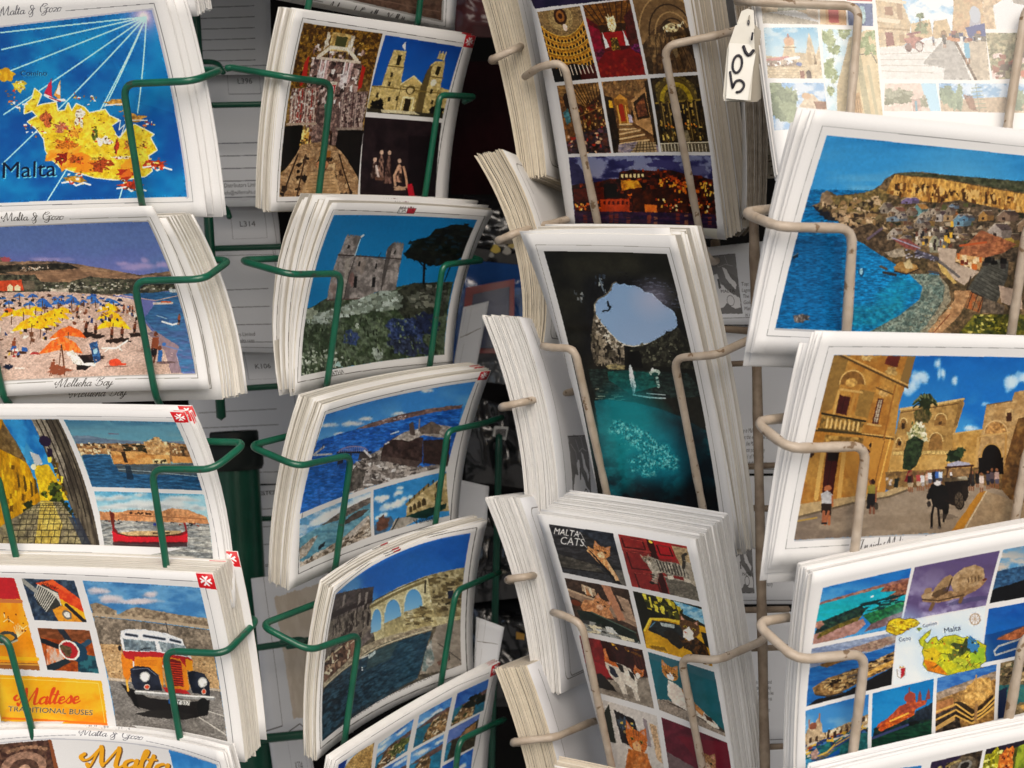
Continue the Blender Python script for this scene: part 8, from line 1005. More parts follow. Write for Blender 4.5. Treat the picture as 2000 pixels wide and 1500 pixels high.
    A.fill([(0, 72), (24, 70), (52, 64), (70, 62), (101, 66), (101, 101), (0, 101)], 'ccc4b4', 'd4ccbe', sc=(20, 8), a=.1); A.fill([(48, 78), (62, 64), (70, 64), (84, 101), (58, 101), (60, 90), (40, 86)], '8c8478', a=.25); A.fill([(80, 66), (101, 64), (101, 101), (86, 101)], 'a08a6c', a=.3); [A.line([(0, 78+k*5), (58-k*3, 76+k*6)], .7, 'a89c88') for k in range(4)]
    A.blob(34, 66, 8, 6, '8a4a3c', .4, a=.5); A.ell(28, 72, 3.4, 4, '5a3c34'); A.ell(38, 71, 4, 5, '5a3c34'); A.ell(38, 71, 3, 4, 'b8a898'); A.line([(28, 60), (40, 58)], 2, '6a3430'); A.line([(70, 62), (88, 101)], 2.4, '4a3828'); A.specks([(66, 58), (98, 58), (98, 66), (66, 68)], 30, ['6a3428', '2c3454', 'a85c34', '4a4438', '24242c'], (2, 6), (2, 5)); A.person(82, 86, 22, '4a8cac', '4a8cac'); A.person(52, 70, 10, '6a6a74', '3a3a44'); A.person(62, 72, 14, '3a342c', '2a2824'); A.end()
    A.sub([(1735, -160), (2200, -180), (2240, 240), (1768, 232)]); A.fill(ALL, 'b08458', 'c09868', sc=(12, 14), a=.3); A.fill([(14, 60), (34, 46), (70, 44), (70, 101), (16, 101)], 'd8d4cc'); A.fill([(40, 44), (60, 30), (64, 60), (44, 56)], '8a7c6c', a=.3); A.end()
    A.sub([(1770, 258), (2260, 262), (2290, 560), (1815, 562)]); A.fill(ALL, '8c7c54', '5c5a3c', sc=(7, 6), a=.5); A.specks([(0, 50), (70, 44), (70, 101), (0, 101)], 30, ['b8543c', 'd8b0a0', '7a4434', '4a3c30'], (6, 14), (6, 14), .5); A.fill([(60, 0), (101, 0), (101, 101), (70, 101)], 'c8bca8', a=.2); A.end()
    A.sub([(1118, 588), (1450, 586), (1480, 760), (1110, 760)]); A.fill(ALL, 'c8a48c', 'd4b49c', sc=(14, 14), a=.1); A.fill([(70, 0), (101, 0), (101, 101), (82, 101)], '8cc0d8'); A.tree(26, 50, 26, 30, '7c7a5c', '5c5c40'); A.tree(70, 66, 8, 20, '6a6a4c', '8a7c60'); A.fill([(50, 60), (66, 60), (66, 101), (52, 101)], 'a07868', a=.3); A.fill([(56, 66), (60, 66), (60, 101), (56, 101)], '4a7c8c'); A.end()
    A.sub([(1466, 586), (2260, 592), (2300, 780), (1482, 760)]); A.fill(ALL, '5c8cb8', 'b4c8d8', sc=(16, 10), sf=.25); A.fill([(0, 60), (40, 50), (70, 46), (101, 60), (101, 101), (0, 101)], 'a88864', a=.25); [A.tree(x, 50, r, 44, '6c7c58', '56664a') for x, r in ((8, 8), (14, 6), (64, 8))]; A.line([(32, 0), (32, 101)], .7, '5c6048'); [A.line([(28-k*.4, 18+k*14), (36+k*.4, 14+k*14)], 1, '6a7454') for k in range(6)]; A.fill([(20, 40), (28, 46), (30, 98), (24, 90)], '6a3c28', al=.8, a=.4); A.end()
    A.a = A.a*.55+hexc('f4eee4')*.45                    # print lifted toward white to paint in reflected glare
def art_plain(A): A.px()
# backs: 0..150 across, 0..105 down (millimetres)
def back_base(A): A.s0 = 1
def rrect(A, x0, y0, x1, y1, r, w, c):
    t = np.linspace(0, math.pi/2, 6); P = []
    for cx, cy, a in ((x1-r, y0+r, -math.pi/2), (x1-r, y1-r, 0), (x0+r, y1-r, math.pi/2), (x0+r, y0+r, math.pi)): P += [(cx+r*math.cos(a+q), cy+r*math.sin(a+q)) for q in t]
    A.line(P+P[:1], w, c)
def minimap(A, x0, y0, x1, y1):
    A.fill([(x0, y0), (x1, y0), (x1, y1), (x0, y1)], '6c6a68'); W, H_ = x1-x0, y1-y0; p = lambda P: [(x0+a*W, y0+b*H_) for a, b in P]
    A.fill(p([(.0, .0), (1, 0), (1, .42), (.8, .3), (.62, .36), (.72, .5), (.5, .46), (.42, .3), (.3, .4), (.0, .36)]), '777573'); A.fill(p([(.05, .62), (.2, .48), (.34, .5), (.3, .34), (.44, .3), (.5, .48), (.62, .56), (.78, .66), (.98, .74), (.98, .9), (.8, .92), (.6, .82), (.5, .9), (.3, .92), (.1, .86)]), 'd0cecb'); A.fill(p([(.6, .2), (.7, .24), (.82, .4), (.96, .52), (.9, .6), (.76, .48), (.66, .4)]), 'd0cecb'); A.fill(p([(.42, .42), (.48, .4), (.5, .56), (.44, .58)]), '5c5a58')
    for q in ([(.1, .1), (.3, .2), (.34, .3)], [(.4, .05), (.5, .2), (.7, .16), (.9, .2)], [(.7, .02), (.76, .16)]): A.line(p(q), .5, 'a4a29f')
    A.line(p([(0, 0), (1, 0), (1, 1), (0, 1), (0, 0)]), .7, '3c3a39'); t = np.linspace(0, 2*math.pi, 14); A.line(p([(.72+.1*math.cos(a), .78+.09*math.sin(a)) for a in t]), .7, '4a4846')
def back_rounded(A):
    rrect(A, 9, 6, 150, 99, 5, .55, '6a6660'); A.line([(16, 14), (16, 22)], .5, '8a8680'); rrect(A, 18, 66, 46, 98, 3, .5, '6a6660')
def back_map(A):
    A.line([(14, 4), (14, 101)], .5, '5c5a58'); minimap(A, 26, 62, 60, 104)
def lines_a(A):
    for k in range(9): A.line([(0, 18+k*9.4), (122, 17+k*9.4)], .35, '6a6c70')
    A.line([(0, 98), (150, 97)], .35, '6a6c70')
def lines_b(A):
    rrect(A, 60, -6, 118, 16, 1, .4, '6a6c70'); A.txt('L396', (78, 8), (104, 8), 4.4, '4a4c50')
    for k in range(4): A.line([(0, 55+k*10), (150, 54+k*10)], .4, '5c5e62')
    A.txt('Miller Distributors Limited', (20, 90), (106, 89), 3.4, '4c4e52'); A.txt('info@millermalta.com', (40, 95.5), (104, 94.5), 3.2, '4c4e52'); A.line([(0, 98), (150, 97)], .4, '5c5e62'); A.fill([(0, 100), (150, 100), (150, 106), (0, 106)], 'dadcde')
def code(A, s):
    rrect(A, 70, -20, 128, 84, 1, .7, '5a5858'); A.line([(140, -10), (144, 110)], .6, '6a6868'); A.txt(s, (84, 52), (110, 52), 15, '3c3a3a')
def lines_c(A):
    for k in range(4): A.line([(0, 42+k*18), (112, 40+k*18)], .4, '5c5a5a')
    A.line([(126, 0), (138, 106)], .4, '6a6868'); A.txt('Miller Distributors Limited', (10, 90), (84, 88), 4, '403e3e'); A.txt('info@millermalta.com', (22, 96), (82, 94.5), 3.8, '403e3e'); A.line([(0, 100), (130, 100)], .4, '5c5a5a'); rrect(A, 8, -8, 130, 6, 1, .4, '6a6868')
def lines_d(A):
    for k in range(5): A.line([(10, 26+k*17), (100, 24+k*17)], .4, '5c5a58')
    A.line([(122, 0), (122, 106)], .4, '6a6866')
def lines_e(A):
    for k in range(4): A.line([(0, 8+k*20), (110, 5+k*20)], .4, '5c5a58')
    A.txt('Malta', (20, 12), (70, 10), 5, '4c4a48'); A.txt('limited', (10, 92), (50, 92), 5, '4c4a48')
def frame_a(A): A.fill([(40, 14), (150, 8), (150, 92), (50, 92)], 'b8a68e', 'c4b49e', sc=(10, 10), al=.8); A.line([(24, -4), (30, 96), (0, 98)], .5, '55524e'); A.line([(40, 100), (60, 96), (70, 100)], .5, '55524e')
def frame_b(A):
    for m in (8, 26): A.line([(m*2, 4), (m*2-6, 44), (140-m, 40)], .9, '6a6258'); A.line([(m*2-10, 56), (m*2-16, 100), (130-m, 96)], .9, '6a6258')
def para(A, rows, x0, x1, y, dy, h, c='4a4846'):
    for k, r in enumerate(rows): A.txt(r, (x0, y+k*dy), (x0+len(r)*h*.62, y+k*dy), h, c, .25)
def map_a(A): minimap(A, 30, 12, 92, 90); A.txt('MALTA', (60, 62), (84, 62), 4.4, '2c2a28'); para(A, ['Top: View of the Blue', 'Lagoon, Comino and', 'The Blue Grotto near', 'Golden Bay and St', 'Matsu harbour, one', 'is among the islands'], 96, 190, 54, 8, 5); A.line([(0, 97), (150, 95)], .6, '5a5856')
def text_b(A): para(A, ['ribbank Bay is Malta\'s largest', 'hotel, lies at the end of the bay', 'sandy beach, the Malta Bay', 'the islands most popular bay', 'an old chapel of Melli lies', 'church descends the bay, seen', 'from above.'], 16, 118, 76, 4.6, 3.2); A.line([(10, 102), (150, 102)], .5, '5a5856')
def map_c(A): minimap(A, 8, 52, 46, 96); A.txt('MALTA', (28, 82), (42, 82), 3, '2c2a28'); para(A, ['Centre: A sandation of rocks', 'which dominates the small', 'islet. Opposite from the bay', 'Islands, Gobba\'s Rock, seen', 'at night when waters are low', 'islands St. Paul, the bay is', 'promontory'], 52, 140, 57, 5.6, 4); A.line([(0, 102), (150, 102)], .5, '5a5856')
def text_d(A): para(A, ['The garden is on filled land', 'Malta and sides of a valley', 'the modern city of Malta lies', 'Baystreets of Malta seen as', 'therefore the bay below', 'over the water seen from', 'the flat, up the bay', 'Halcyon, the bay', 'along the coast', 'to St Paul'], 12, 96, 58, 4.4, 3.2); A.line([(10, 102), (150, 102)], .5, '5a5856')
def text_e(A): A.fill([(0, 0), (150, 0), (150, 105), (0, 105)], 'e0dcd0'); para(A, ['the hotel;', 'view one', 'top of', 'promenade', 'are of', 'luminated'], 86, 260, 62, 6, 4.6); A.line([(60, 94), (150, 93)], .6, '5a5856'); rrect(A, 118, 97, 132, 103, 1, .8, '6a6866')
# which picture goes with which pile, and what each pile is called
INFO = {
'1z': ('coast', 'postcard seen only by its white lower corner above the blue Malta map card', 'blue coast postcard at the top left edge'),
'1a': ('map', 'blue island map postcard with sun rays and yellow Malta, top left of the green rack', 'blue island map postcard'),
'1b': ('beach', 'beach postcard with yellow and orange umbrellas captioned Mellieha Bay', 'umbrella beach postcard'),
'1c': ('street', 'three-picture postcard of a yellow street, a harbour fort and a red boat', 'yellow street and red boat postcard'),
'1d': ('bus', 'Maltese traditional buses postcard with an orange and white vintage bus', 'vintage bus postcard'),
'1e': ('title', 'Malta and Gozo postcard with big orange lettering at the bottom left edge', 'orange lettered Malta postcard'),
'2z': ('auberge', 'postcard captioned Auberge de Castille, mostly above the top edge', 'Auberge de Castille postcard'),
'2a': ('church', 'three-picture church postcard with gilded altar and two yellow bell towers', 'church altar postcard'),
'2b': ('tower', 'postcard of a grey stone tower on a hill under a turquoise sky', 'stone tower postcard'),
'2c': ('bridge', 'three-picture harbour postcard with an arched footbridge and rocky shore', 'harbour footbridge postcard'),
'2d': ('arches', 'postcard of three stone arches over dark water captioned The Manderaggio', 'stone arches postcard'),
'2e': ('coastgrid', 'white postcard with a grid of small rocky coast pictures', 'coast grid postcard'),
'4a': ('interiors', 'tall postcard with six palace and church interiors above a night harbour', 'palace interiors postcard'),
'4b': ('cave', 'tall dark postcard of a sea cave mouth with a diver in mid-air', 'sea cave postcard'),
'4c': ('cats', 'tall Malta Cats postcard with a grid of cat pictures', 'Malta Cats postcard'),
'5a': ('town', 'collage postcard of stone town streets beside the price tag, reflected glare painted into its print', 'town collage postcard with painted glare'),
'5b': ('village', 'postcard of a colourful cliffside village around a blue bay', 'cliffside village postcard'),
'5c': ('carriage', 'postcard of a horse carriage in a golden stone street under a blue sky', 'horse carriage postcard'),
'5d': ('malta_grid', 'multi-picture postcard with a yellow Malta map in its middle', 'yellow Malta map postcard'),
'5e': ('flowers', 'postcard with yellow and orange close-ups at the bottom right edge', 'postcard of orange and yellow close-ups'),
'3a': ('plain', 'foremost card of the topmost edge-on pile between the two racks', 'topmost cream edge-on pile'),
'3b': ('plain', 'curled foremost card of the cream edge-on pile above the white ones', 'second cream edge-on pile'),
'3c': ('plain', 'foremost card of the white edge-on pile left of the sea cave card', 'edge-on pile left of the sea cave card'),
'3d': ('plain', 'foremost card of the white edge-on pile left of the Malta Cats card', 'edge-on pile left of the Malta Cats card'),
'3e': ('plain', 'foremost card of the lowest edge-on pile between the two racks', 'lowest edge-on pile'),
'5y': ('plain', 'foremost card of the grey aged pile hanging behind the price tag', 'grey aged pile behind the price tag'),
'4d': ('plain', 'foremost card of the cream pile poking up below the cats', 'cream pile poking up at the bottom edge')}
EDGEON = ('3a', '3b', '3c', '3d', '3e', '5y', '4d')
LABELS = {k: (v[0], v[1], ('postcard among those making up the ' if k in EDGEON else 'white-edged postcard in the pile behind the ')+v[2], ('cards of the ' if k in EDGEON else 'cards behind the ')+v[2]) for k, v in INFO.items()}
FL = {'g1': 'ruled grey card back at the top between the green rack columns', 'g2': 'ruled grey card back coded L396 seen between the green wires', 'g3': 'dim card back coded L314 between the two green columns', 'g4': 'dim ruled card back with address lines, above the code K106', 'g5': 'dim card back coded K106 between the two green columns', 'g6': 'dim ruled card back beside the dark pole cap', 'g7': 'dim ruled card back just right of the dark pole', 'g8': 'brownish framed card back in shadow right of the dark pole', 'g9': 'dim card back coded K334 low beside the dark pole', 'b1': 'white card back with grey Malta map right of the cave card', 'b2': 'white card back with grey italic text behind the cream upright wire', 'b3': 'white card back with map and text beside the cats pile', 'b4': 'cream card back with italic text low behind the cream wire', 'b5': 'plain white card back at the bottom behind the cream wire', 'b6': 'cream card back with italic text just below the price tag', 'k1': 'framed cream card back in shadow beside the stone tower card', 'k2': 'plain cream card back in shadow beside the footbridge card', 'k3': 'framed cream card back in shadow beside the stone arches card'}
FLAT_LABELS = {k: (FL.get(k, 'unseen plain white card back added to block light from the rack gaps'), 'postcard', 'cards seen from behind' if k in FL else 'unseen cards added to shade the gaps') for k in DATA['flats']}
BACKS = {'3a': back_rounded, '3b': back_rounded, '3c': back_map, '3d': back_rounded, '3e': back_map}
WHITE = {'1': 'd2d1d6', '2': 'd9d3c8', '4': 'd0d2da', '5': 'ece7df', '3': 'd8d4cc'}
PAPERC = {'1': 'd2d1d6', '2': 'd9d3c8', '4': 'd0d2da', '5': 'ece7df', '3': 'd8d4cc'}
def pile_label(k, j, n):
    a, b, g = LABELS[k][2], INFO[k][2], LABELS[k][3]
    if j == 1: return 'postcard directly behind the front card of the '+b if k in EDGEON else 'white-edged postcard directly behind the front '+b
    if j == n-1: return 'rearmost postcard of the '+b if k in EDGEON else 'rearmost white-edged postcard behind the '+b
    return a
def ART_IMG(k, pl):
    name, d = INFO[k][0], DATA['stacks'][k]; rng.seed(sum(map(ord, k)))
    fn = globals().get('art_'+k, art_plain); q = d['q'] or [(0, 0), (150, 0), (150, 105), (0, 105)]
    if fn is art_plain: W, H = 32, 32
    else: W, H = (460, 940) if k in ('4a', '4b', '4c') else (900, 640) if k[0] == '5' else (720, 510)
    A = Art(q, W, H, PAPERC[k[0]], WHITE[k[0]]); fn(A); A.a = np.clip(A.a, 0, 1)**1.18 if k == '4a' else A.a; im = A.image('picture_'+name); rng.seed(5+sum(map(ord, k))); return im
def BACKPRINT(k, pl):
    A = Art([(0, 0), (150, 0), (150, 105), (0, 105)], 600, 420, 'c9c5bd' if k in ('3a', '3b') else 'cfcdca', 'd8d4cc'); BACKS[k](A)
    return print_mat('back_print', A.image('picture_back'), .6)
def FLAT_IMG(k, d, pl):
    A = Art([(0, 0), (150, 0), (150, 105), (0, 105)], 600, 420, 'd0d0d0', 'd8d6d2'); p = d['pt']
    if p[:5] == 'code_': code(A, p[5:].upper())
    elif p != 'plain': globals()[p](A)
    return A.image('picture_back')


def print_mat(name, img, rough=.3):
    m = bpy.data.materials.new(name); m.use_nodes = True; t = m.node_tree; b = t.nodes['Principled BSDF']
    ti = t.nodes.new('ShaderNodeTexImage'); ti.image = img; ti.extension = 'EXTEND'; ti.interpolation = 'Linear'
    t.links.new(ti.outputs[0], b.inputs['Base Color']); b.inputs['Roughness'].default_value = rough
    b.inputs['Specular IOR Level'].default_value = .25
    tc = t.nodes.new('ShaderNodeTexCoord'); nz = t.nodes.new('ShaderNodeTexNoise'); nz.inputs['Scale'].default_value = 18
    t.links.new(tc.outputs['Object'], nz.inputs['Vector']); bp = t.nodes.new('ShaderNodeBump')
    bp.inputs['Strength'].default_value = .25; bp.inputs['Distance'].default_value = .0015
    t.links.new(nz.outputs['Fac'], bp.inputs['Height']); t.links.new(bp.outputs[0], b.inputs['Normal'])
    return m
# ---------------------------------------------------------------- cards
class Pile:
    def __init__(s, k, d):
        s.k = k; s.d = d; s.P = np.array(d['P']); P = s.P
        s.ue = (P[1]-P[0]+P[2]-P[3]); s.w = np.linalg.norm(s.ue)/2; s.ue /= np.linalg.norm(s.ue)
        s.ve = (P[3]-P[0]+P[2]-P[1]); s.h = np.linalg.norm(s.ve)/2; s.ve /= np.linalg.norm(s.ve)
        n = np.cross(s.ue, s.ve); s.n = -n/np.linalg.norm(n)      # towards the viewer of the picture
        s.Tt, s.Tb = (v*.01 for v in d['T']); s.bu, s.bv = (v*.01 for v in d['b']); s.su, s.sv = (v*.01 for v in d['sh'])
    def surf(s, u, v, t, du=0, dv=0, rot=0, bx=0, lift=0):
        P = s.P; a = u[:, None]; b = v[:, None]
        p = (P[0]*(1-a)+P[1]*a)*(1-b)+(P[3]*(1-a)+P[2]*a)*b
        off = -(s.Tt+(s.Tb-s.Tt)*v)*t - s.bu*4*u*(1-u) - (s.bv+bx)*4*v*(1-v) + lift
        p = p+s.n*off[:, None]
        x = (u-.5)*s.w; y = (v-1)*s.h
        sx = s.su*t+du-rot*y; sy = s.sv*t+dv+rot*x
        return p+s.ue*sx[:, None]+s.ve*sy[:, None]
def sheet(pile, t, th, nu, nv, **kw):
    u, v = np.meshgrid(np.linspace(0, 1, nu+1), np.linspace(0, 1, nv+1)); u = u.ravel(); v = v.ravel()
    f = pile.surf(u, v, t, **kw); b = f-pile.n*th
    V = np.vstack([f, b]); N = len(u); F = []; mi = []; uv = []; sm = []
    idx = lambda i, j: j*(nu+1)+i
    for j in range(nv):
        for i in range(nu):
            q = (idx(i, j), idx(i, j+1), idx(i+1, j+1), idx(i+1, j)); F.append(q); mi.append(0); sm.append(True)
            uv += [(u[k], 1-v[k]) for k in q]
    for j in range(nv):
        for i in range(nu):
            q = (idx(i, j), idx(i+1, j), idx(i+1, j+1), idx(i, j+1)); F.append(tuple(k+N for k in q)); mi.append(1); sm.append(True)
            uv += [(1-u[k], 1-v[k]) for k in q]
    ring = [idx(i, 0) for i in range(nu)]+[idx(nu, j) for j in range(nv)]+[idx(i, nv) for i in range(nu, 0, -1)]+[idx(0, j) for j in range(nv, 0, -1)]
    for a, b in zip(ring, ring[1:]+ring[:1]):
        F.append((a, b, b+N, a+N)); mi.append(2); sm.append(False); uv += [(.5, .995)]*4
    return V, F, mi, uv, sm
filler = ([], [], [])
PILES = {}
def make_pile(k, d):
    pl = Pile(k, d); PILES[k] = pl; n = d['n']; info = LABELS[k]
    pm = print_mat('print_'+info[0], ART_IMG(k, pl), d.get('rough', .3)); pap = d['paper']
    bm_ = BACKPRINT(k, pl) if k in BACKS else M_BACK[pap]
    space = min(pl.Tt, pl.Tb)/max(1, n-1); lo = d.get('loose', .07); th = min(.0006, space*(.985-lo))
    gaps = np.full(max(1, n-1), 1-lo)+lo*np.minimum(rng.exponential(1, max(1, n-1))**2/2, 3.5); tj = np.append(0, np.cumsum(gaps)/gaps.sum())
    keep = set(np.linspace(1, n-1, min(d.get('ind', 9), n-1)).round().astype(int).tolist())
    for j in range(n-1, -1, -1):
        t = float(tj[j]) if n > 1 else 0.; kw = {}
        if j:
            jit = .0004+.001*lo
            kw = dict(du=rng.randn()*jit, dv=rng.randn()*jit*1.2, rot=rng.randn()*jit*3, bx=rng.rand()*space*.2)
            for (t0, t1, a, b, c, e) in d.get('fan', ()):
                if t0 <= t <= t1:
                    kw['du'] += a*.01; kw['dv'] += b*.01; kw['rot'] += c; kw['bx'] += e*.01
        else:
            kw = dict(lift=d.get('lift', 0)*.01)
        if j == 0 or j in keep:
            V, F, mi, uv, sm = sheet(pl, t, th, *((22, 18) if j == 0 else (9, 9)), **kw)
            o = mesh_obj('postcard', V, F, [pm, bm_ if j == n-1 or k not in BACKS else M_BACK[pap], M_PAPER[pap]], uvs=uv, mi=mi, smooth=sm)
            if j == 0: tag(o, info[1], 'postcard', 'postcards at the front of their rack pockets')
            else: tag(o, pile_label(k, j, n), 'postcard', info[3])
        else:
            V, F, mi, uv, sm = sheet(pl, t, th, 7, 7, **kw)
            b0 = sum(len(x) for x in filler[0]); filler[0].append(V); filler[1].extend([tuple(i+b0 for i in f) for f in F]); filler[2].extend([pap if m == 2 else pap+4 for m in mi])
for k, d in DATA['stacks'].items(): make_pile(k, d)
fo = mesh_obj('packed_postcards', np.vstack(filler[0]), filler[1], M_PAPER+M_BACK, mi=filler[2])
tag(fo, 'tightly packed white and cream postcards filling the piles in the rack pockets', 'postcards', kind='stuff')
# single cards seen from behind through the gaps, plus unseen plain ones added to darken them
for k, d in DATA['flats'].items():
    P = np.array(d['P']); d2 = dict(d, T=(0, 0), b=(.1, .25), sh=(0, 0)); pl = Pile(k, d2)
    V, F, mi, uv, sm = sheet(pl, 0, .0004, 8, 8)
    o = mesh_obj('postcard', V, F, [print_mat('back_print_'+d['pt'], FLAT_IMG(k, d, pl), .55), M_BACK[0], M_PAPER[0]], uvs=uv, mi=mi, smooth=sm)
    tag(o, *FLAT_LABELS[k])
# ---------------------------------------------------------------- the two racks
def empty(name, loc):
    o = bpy.data.objects.new(name, None); o.location = loc; COL.objects.link(o); return o
racks = {}
for g, loc, lab in (('green', (-.17, 1.08, 0), 'green wire spinner rack with dark centre pole holding the two left columns of postcards'),
                    ('beige', (.2, .98, 0), 'cream enamelled wire spinner rack holding the three right columns of postcards')):
    racks[g] = tag(empty('card_rack', loc), lab, 'card rack')
for g, rad, pts in DATA['wires']:
    path = fillet(pts, .0075, 7)
    V, F = tube(densify(path, .007), rad*.01, 12, .045 if g == 'beige' else .012)
    mesh_obj('pocket_wire', V, F, M_GREEN if g == 'green' else M_BEIGE, parent=racks[g], smooth=True)
for g, nm, rad, pts in DATA['tubes']:
    path = densify(fillet(pts, .006, 5), .012)
    V, F = tube(path, rad*.01, 32 if nm == 'center_pole' else 12, .05 if g == 'beige' else 0)
    mm = M_DKGREEN if g == 'green' else M_BEIGEOLD
    mesh_obj(nm, V, F, mm, parent=racks[g], smooth=True)
    if nm == 'center_pole':
        a = np.array(pts[0]); ax = np.array(pts[1])-a; ax /= np.linalg.norm(ax)
        u = np.cross(ax, [0, 1, 0]); u /= np.linalg.norm(u); v = np.cross(ax, u)
        prof = [(0, .016), (.0178, .016), (.0192, .013), (.0192, .002), (.0185, -.001), (.0168, -.0015), (.0165, -.009), (.0158, -.0105), (.0140, -.0105), (.0136, -.006), (0, -.006)]
        V = []; F = []; ns = 40
        for rr, hh in prof:
            for q in range(ns):
                an = 2*math.pi*q/ns; V.append(a+ax*hh+rr*(math.cos(an)*u+math.sin(an)*v))
        for i in range(len(prof)-1):
            for q in range(ns): F.append((i*ns+q, i*ns+(q+1) % ns, (i+1)*ns+(q+1) % ns, (i+1)*ns+q))
        cp = mesh_obj('pole_cap', V, F, M_BLACKCAP, parent=racks[g], smooth=True)
# ---------------------------------------------------------------- surroundings
def slab(name, x0, x1, y0, y1, z0, z1, m, lab=None, cat=None, kind=None):
    V = [(x, y, z) for z in (z0, z1) for y in (y0, y1) for x in (x0, x1)]
    F = [(0, 2, 3, 1), (4, 5, 7, 6), (0, 1, 5, 4), (2, 6, 7, 3), (0, 4, 6, 2), (1, 3, 7, 5)]
    return tag(mesh_obj(name, V, F, m), lab, cat, kind=kind)
M_PAVE = mat('limestone_paving', (.32, .315, .305), .85, .2, (.26, .255, .245), 3, .3, 60)
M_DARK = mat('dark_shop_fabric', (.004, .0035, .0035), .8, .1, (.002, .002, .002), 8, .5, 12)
slab('pavement', -30, 30, -30, 30, -.2, 0, M_PAVE, 'pale limestone paving in front of the shop', kind='structure')
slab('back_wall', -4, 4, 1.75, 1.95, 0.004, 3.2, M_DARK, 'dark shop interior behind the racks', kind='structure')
V = []; F = []
for j in range(13):                                     # unseen canopy added to shade the rack gaps, in shallow folds
    x = -2.4+.4*j
    for y, z in ((.45, 1.98), (.45, 2.06), (1.75, 2.45)): V.append((x, y, z+(.012 if j % 2 else 0)))
for j in range(12):
    for i in range(2): F.append((j*3+i, j*3+3+i, j*3+4+i, j*3+1+i))
tag(mesh_obj('added_canopy', V, F, mat('added_canopy_cloth', (.09, .08, .07), .9, .1, (.07, .06, .055), 20)), 'unseen dark canopy added above the racks to shade the gaps', 'added_canopy')
# ---------------------------------------------------------------- price tag tied to the cream rack
def ray_point(x, y, z):
    """image pixel (x across, y down) cast through the camera to depth z in centimetres, as a world point"""
    return np.array(K['loc'])+((x-1000)/K['f']*np.array(K['R'])+(y-750)/K['f']*np.array(K['D'])+np.array(K['F']))*z*.01
M_TAG = mat('tag_card', (.74, .72, .66), .6, .3, (.66, .64, .57), 60)
M_LABEL = mat('price_label_paper', (.82, .81, .76), .5, .3, (.78, .76, .7), 80)
M_INK = mat('marker_ink', (.012, .01, .02), .4, .4)
M_DIM = mat('tag_card_back', (.42, .39, .33), .7, .2, (.36, .33, .28), 60)
def plate(name, pts, z, th, m, parent, curl=0.):
    """a thin card plate with real thickness from an outline"""
    n = len(pts); zz = [z if not isinstance(z, list) else z[i] for i in range(n)]
    zz = zz if isinstance(z, list) else [z]*n
    V = [ray_point(x, y, q) for (x, y), q in zip(pts, zz)]+[ray_point(x, y, q+th) for (x, y), q in zip(pts, zz)]
    F = [tuple(range(n))[::-1], tuple(range(n, 2*n))]+[(i, (i+1) % n, n+(i+1) % n, n+i) for i in range(n)]
    return mesh_obj(name, V, F, m, parent=parent)
tagr = tag(empty('price_tag', ray_point(1450, 110, 78)), 'white hanging price tag handwritten 50c tied to the cream wire', 'price tag')
plate('tag_plate', [(1448, 52), (1470, 44), (1486, 60), (1487, 192), (1478, 199), (1425, 199), (1420, 190), (1428, 90)], 78.3, .06, M_DIM, tagr)
plate('tag_plate', [(1448, 22), (1460, 17), (1472, 20), (1474, 56), (1440, 62), (1440, 44)], [78.0, 78., 78., 78., 77.9, 77.9], .06, M_TAG, tagr)
plate('tag_plate', [(1436, 50), (1456, 42), (1472, 54), (1474, 96), (1466, 196), (1414, 197), (1412, 188), (1420, 96)], 77.75, .06, M_TAG, tagr)
lb = plate('price_label', [(1424, 84), (1462, 86), (1472, 98), (1470, 108), (1476, 104), (1460, 196), (1418, 192)], 77.55, .04, M_LABEL, tagr)
def stroke(pts, r):
    P = [ray_point(x, y, 77.5) for x, y in pts]; V, F = tube(fillet(densify(P, .002), .002, 4), r, 8); return mesh_obj('ink_stroke', V, F, M_INK, parent=tagr, smooth=True)
stroke([(1426, 140), (1428, 157), (1431, 172)], .0006); stroke([(1431, 171), (1437, 158), (1446, 156), (1453, 162), (1453, 170), (1446, 179), (1438, 180)], .0006)
t = np.linspace(0, 2*math.pi, 26); stroke([(1440+9*math.cos(a)+2*math.sin(a), 125-17*math.sin(a)) for a in t], .0006)
stroke([(1452, 90), (1456, 102), (1461, 108), (1466, 106), (1472, 98)], .0008); stroke([(1470, 64), (1468, 78)], .0005)
V, F = tube(fillet([ray_point(1462, 44, 77.7), ray_point(1464, 30, 78), ray_point(1462, 12, 78.6), ray_point(1470, 8, 79)], .003, 4), .0004, 6); mesh_obj('string', V, F, M_DIM, parent=tagr, smooth=True)
t = np.linspace(0, 2*math.pi, 12, endpoint=False); plate('eyelet', [(1462+2.6*math.cos(a), 44+5.5*math.sin(a)) for a in t], 77.68, .04, M_INK, tagr)
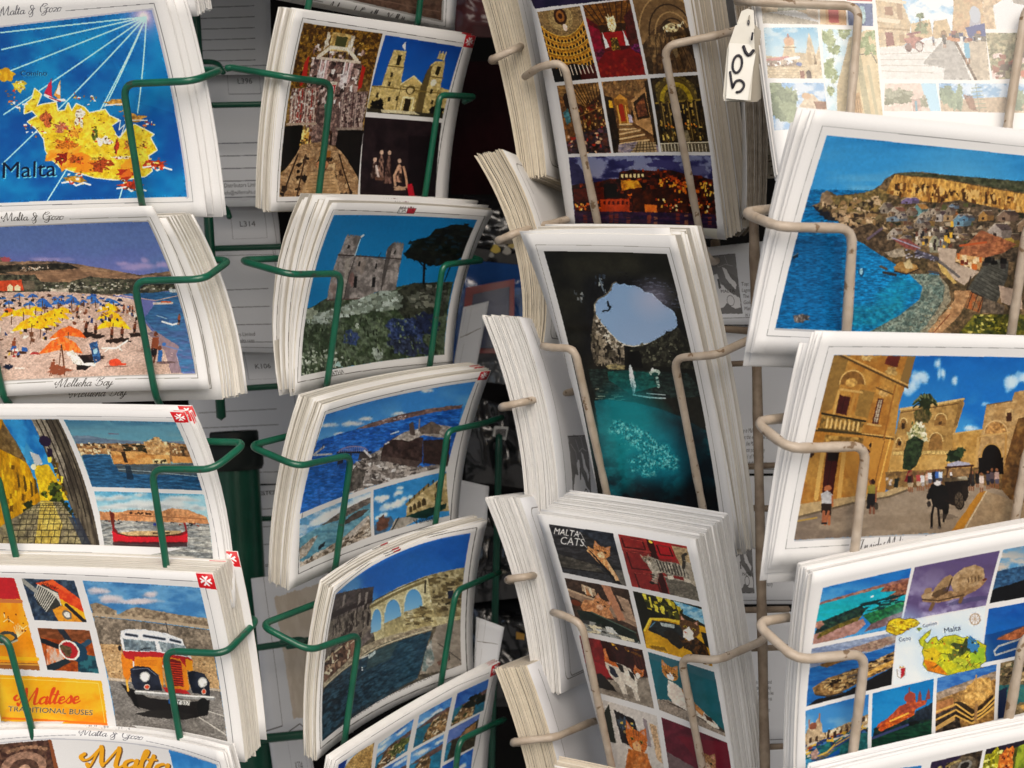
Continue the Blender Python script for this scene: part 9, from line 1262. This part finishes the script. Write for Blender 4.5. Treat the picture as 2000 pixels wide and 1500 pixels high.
# ---------------------------------------------------------------- plastic-wrapped souvenirs hanging in the dark behind
def film(name, col, rough=.16):
    return mat(name, col, rough, .6, tuple(c*.5 for c in col), 25, .9, 45, coat=.6)
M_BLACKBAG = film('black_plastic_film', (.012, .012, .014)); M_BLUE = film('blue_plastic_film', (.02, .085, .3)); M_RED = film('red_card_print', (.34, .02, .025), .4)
M_NAVY = film('navy_print', (.012, .025, .1), .3); M_CLEAR = film('grey_plastic_film', (.16, .17, .18), .12); M_STK = mat('barcode_sticker', (.6, .6, .58), .5, .3)
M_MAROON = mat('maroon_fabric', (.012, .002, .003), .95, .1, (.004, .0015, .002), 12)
def packet(name, q, z, m, lab, cat, amp=.5, seed=0, group=None):
    """a crumpled flat packet with thickness"""
    o0 = empty(name, ray_point(sum(x for x, y in q)/4, sum(y for x, y in q)/4, z)); tag(o0, lab, cat, group)
    nu, nv = 16, 20; V = []; F = []
    for side in (0, 1):
        for j in range(nv+1):
            for i in range(nu+1):
                u, v = i/nu, j/nv; x = (q[0][0]*(1-u)+q[1][0]*u)*(1-v)+(q[3][0]*(1-u)+q[2][0]*u)*v; y = (q[0][1]*(1-u)+q[1][1]*u)*(1-v)+(q[3][1]*(1-u)+q[2][1]*u)*v
                e = min(u, 1-u, v, 1-v); b = min(1, e*5); cr = amp*(float(fbm(np.array([u*5.]), np.array([v*6.]), seed, 3)[0])-.5)*2
                V.append(ray_point(x, y, z-(b*1.0+cr*b if side == 0 else -.6*b)))
    N = (nu+1)*(nv+1)
    for side in (0, 1):
        for j in range(nv):
            for i in range(nu):
                a = side*N+j*(nu+1)+i; f = (a, a+nu+1, a+nu+2, a+1); F.append(f if side == 0 else f[::-1])
    mesh_obj('wrapper', V, F, m, parent=o0, smooth=True); return o0
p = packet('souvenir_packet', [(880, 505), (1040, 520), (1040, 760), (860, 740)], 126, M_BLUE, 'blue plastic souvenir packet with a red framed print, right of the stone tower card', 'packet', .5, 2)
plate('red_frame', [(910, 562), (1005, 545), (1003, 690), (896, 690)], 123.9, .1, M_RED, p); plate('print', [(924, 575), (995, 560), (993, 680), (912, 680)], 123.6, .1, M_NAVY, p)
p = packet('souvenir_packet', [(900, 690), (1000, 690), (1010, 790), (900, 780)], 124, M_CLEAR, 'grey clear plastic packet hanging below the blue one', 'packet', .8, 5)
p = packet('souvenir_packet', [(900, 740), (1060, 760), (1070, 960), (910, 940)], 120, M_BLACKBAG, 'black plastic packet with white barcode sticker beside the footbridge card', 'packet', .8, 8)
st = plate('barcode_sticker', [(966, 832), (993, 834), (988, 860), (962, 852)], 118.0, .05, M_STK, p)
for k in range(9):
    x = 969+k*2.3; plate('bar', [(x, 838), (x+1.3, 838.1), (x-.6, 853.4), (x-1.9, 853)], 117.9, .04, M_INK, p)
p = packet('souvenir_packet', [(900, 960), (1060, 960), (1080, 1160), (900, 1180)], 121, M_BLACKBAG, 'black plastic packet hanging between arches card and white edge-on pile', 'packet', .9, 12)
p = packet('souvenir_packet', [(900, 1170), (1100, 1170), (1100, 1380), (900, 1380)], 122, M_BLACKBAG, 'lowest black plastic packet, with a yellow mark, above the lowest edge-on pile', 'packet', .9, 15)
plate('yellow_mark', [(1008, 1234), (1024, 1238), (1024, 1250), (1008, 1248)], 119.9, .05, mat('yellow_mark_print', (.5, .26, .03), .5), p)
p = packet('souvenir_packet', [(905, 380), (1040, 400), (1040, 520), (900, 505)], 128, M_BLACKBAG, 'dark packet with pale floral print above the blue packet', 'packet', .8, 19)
for x, y, r, c in ((968, 486, 9, (.5, .36, .05)), (980, 474, 8, (.4, .38, .34)), (990, 490, 8, (.36, .34, .3)), (960, 498, 5, (.3, .3, .28)), (1000, 478, 7, (.4, .3, .08))):
    t = np.linspace(0, 2*math.pi, 9, endpoint=False); plate('floral_spot', [(x+r*math.cos(a)*(1+.3*math.sin(3*a)), y+r*math.sin(a)) for a in t], 126.2, .05, mat('floral_spot_print', c, .6), p)
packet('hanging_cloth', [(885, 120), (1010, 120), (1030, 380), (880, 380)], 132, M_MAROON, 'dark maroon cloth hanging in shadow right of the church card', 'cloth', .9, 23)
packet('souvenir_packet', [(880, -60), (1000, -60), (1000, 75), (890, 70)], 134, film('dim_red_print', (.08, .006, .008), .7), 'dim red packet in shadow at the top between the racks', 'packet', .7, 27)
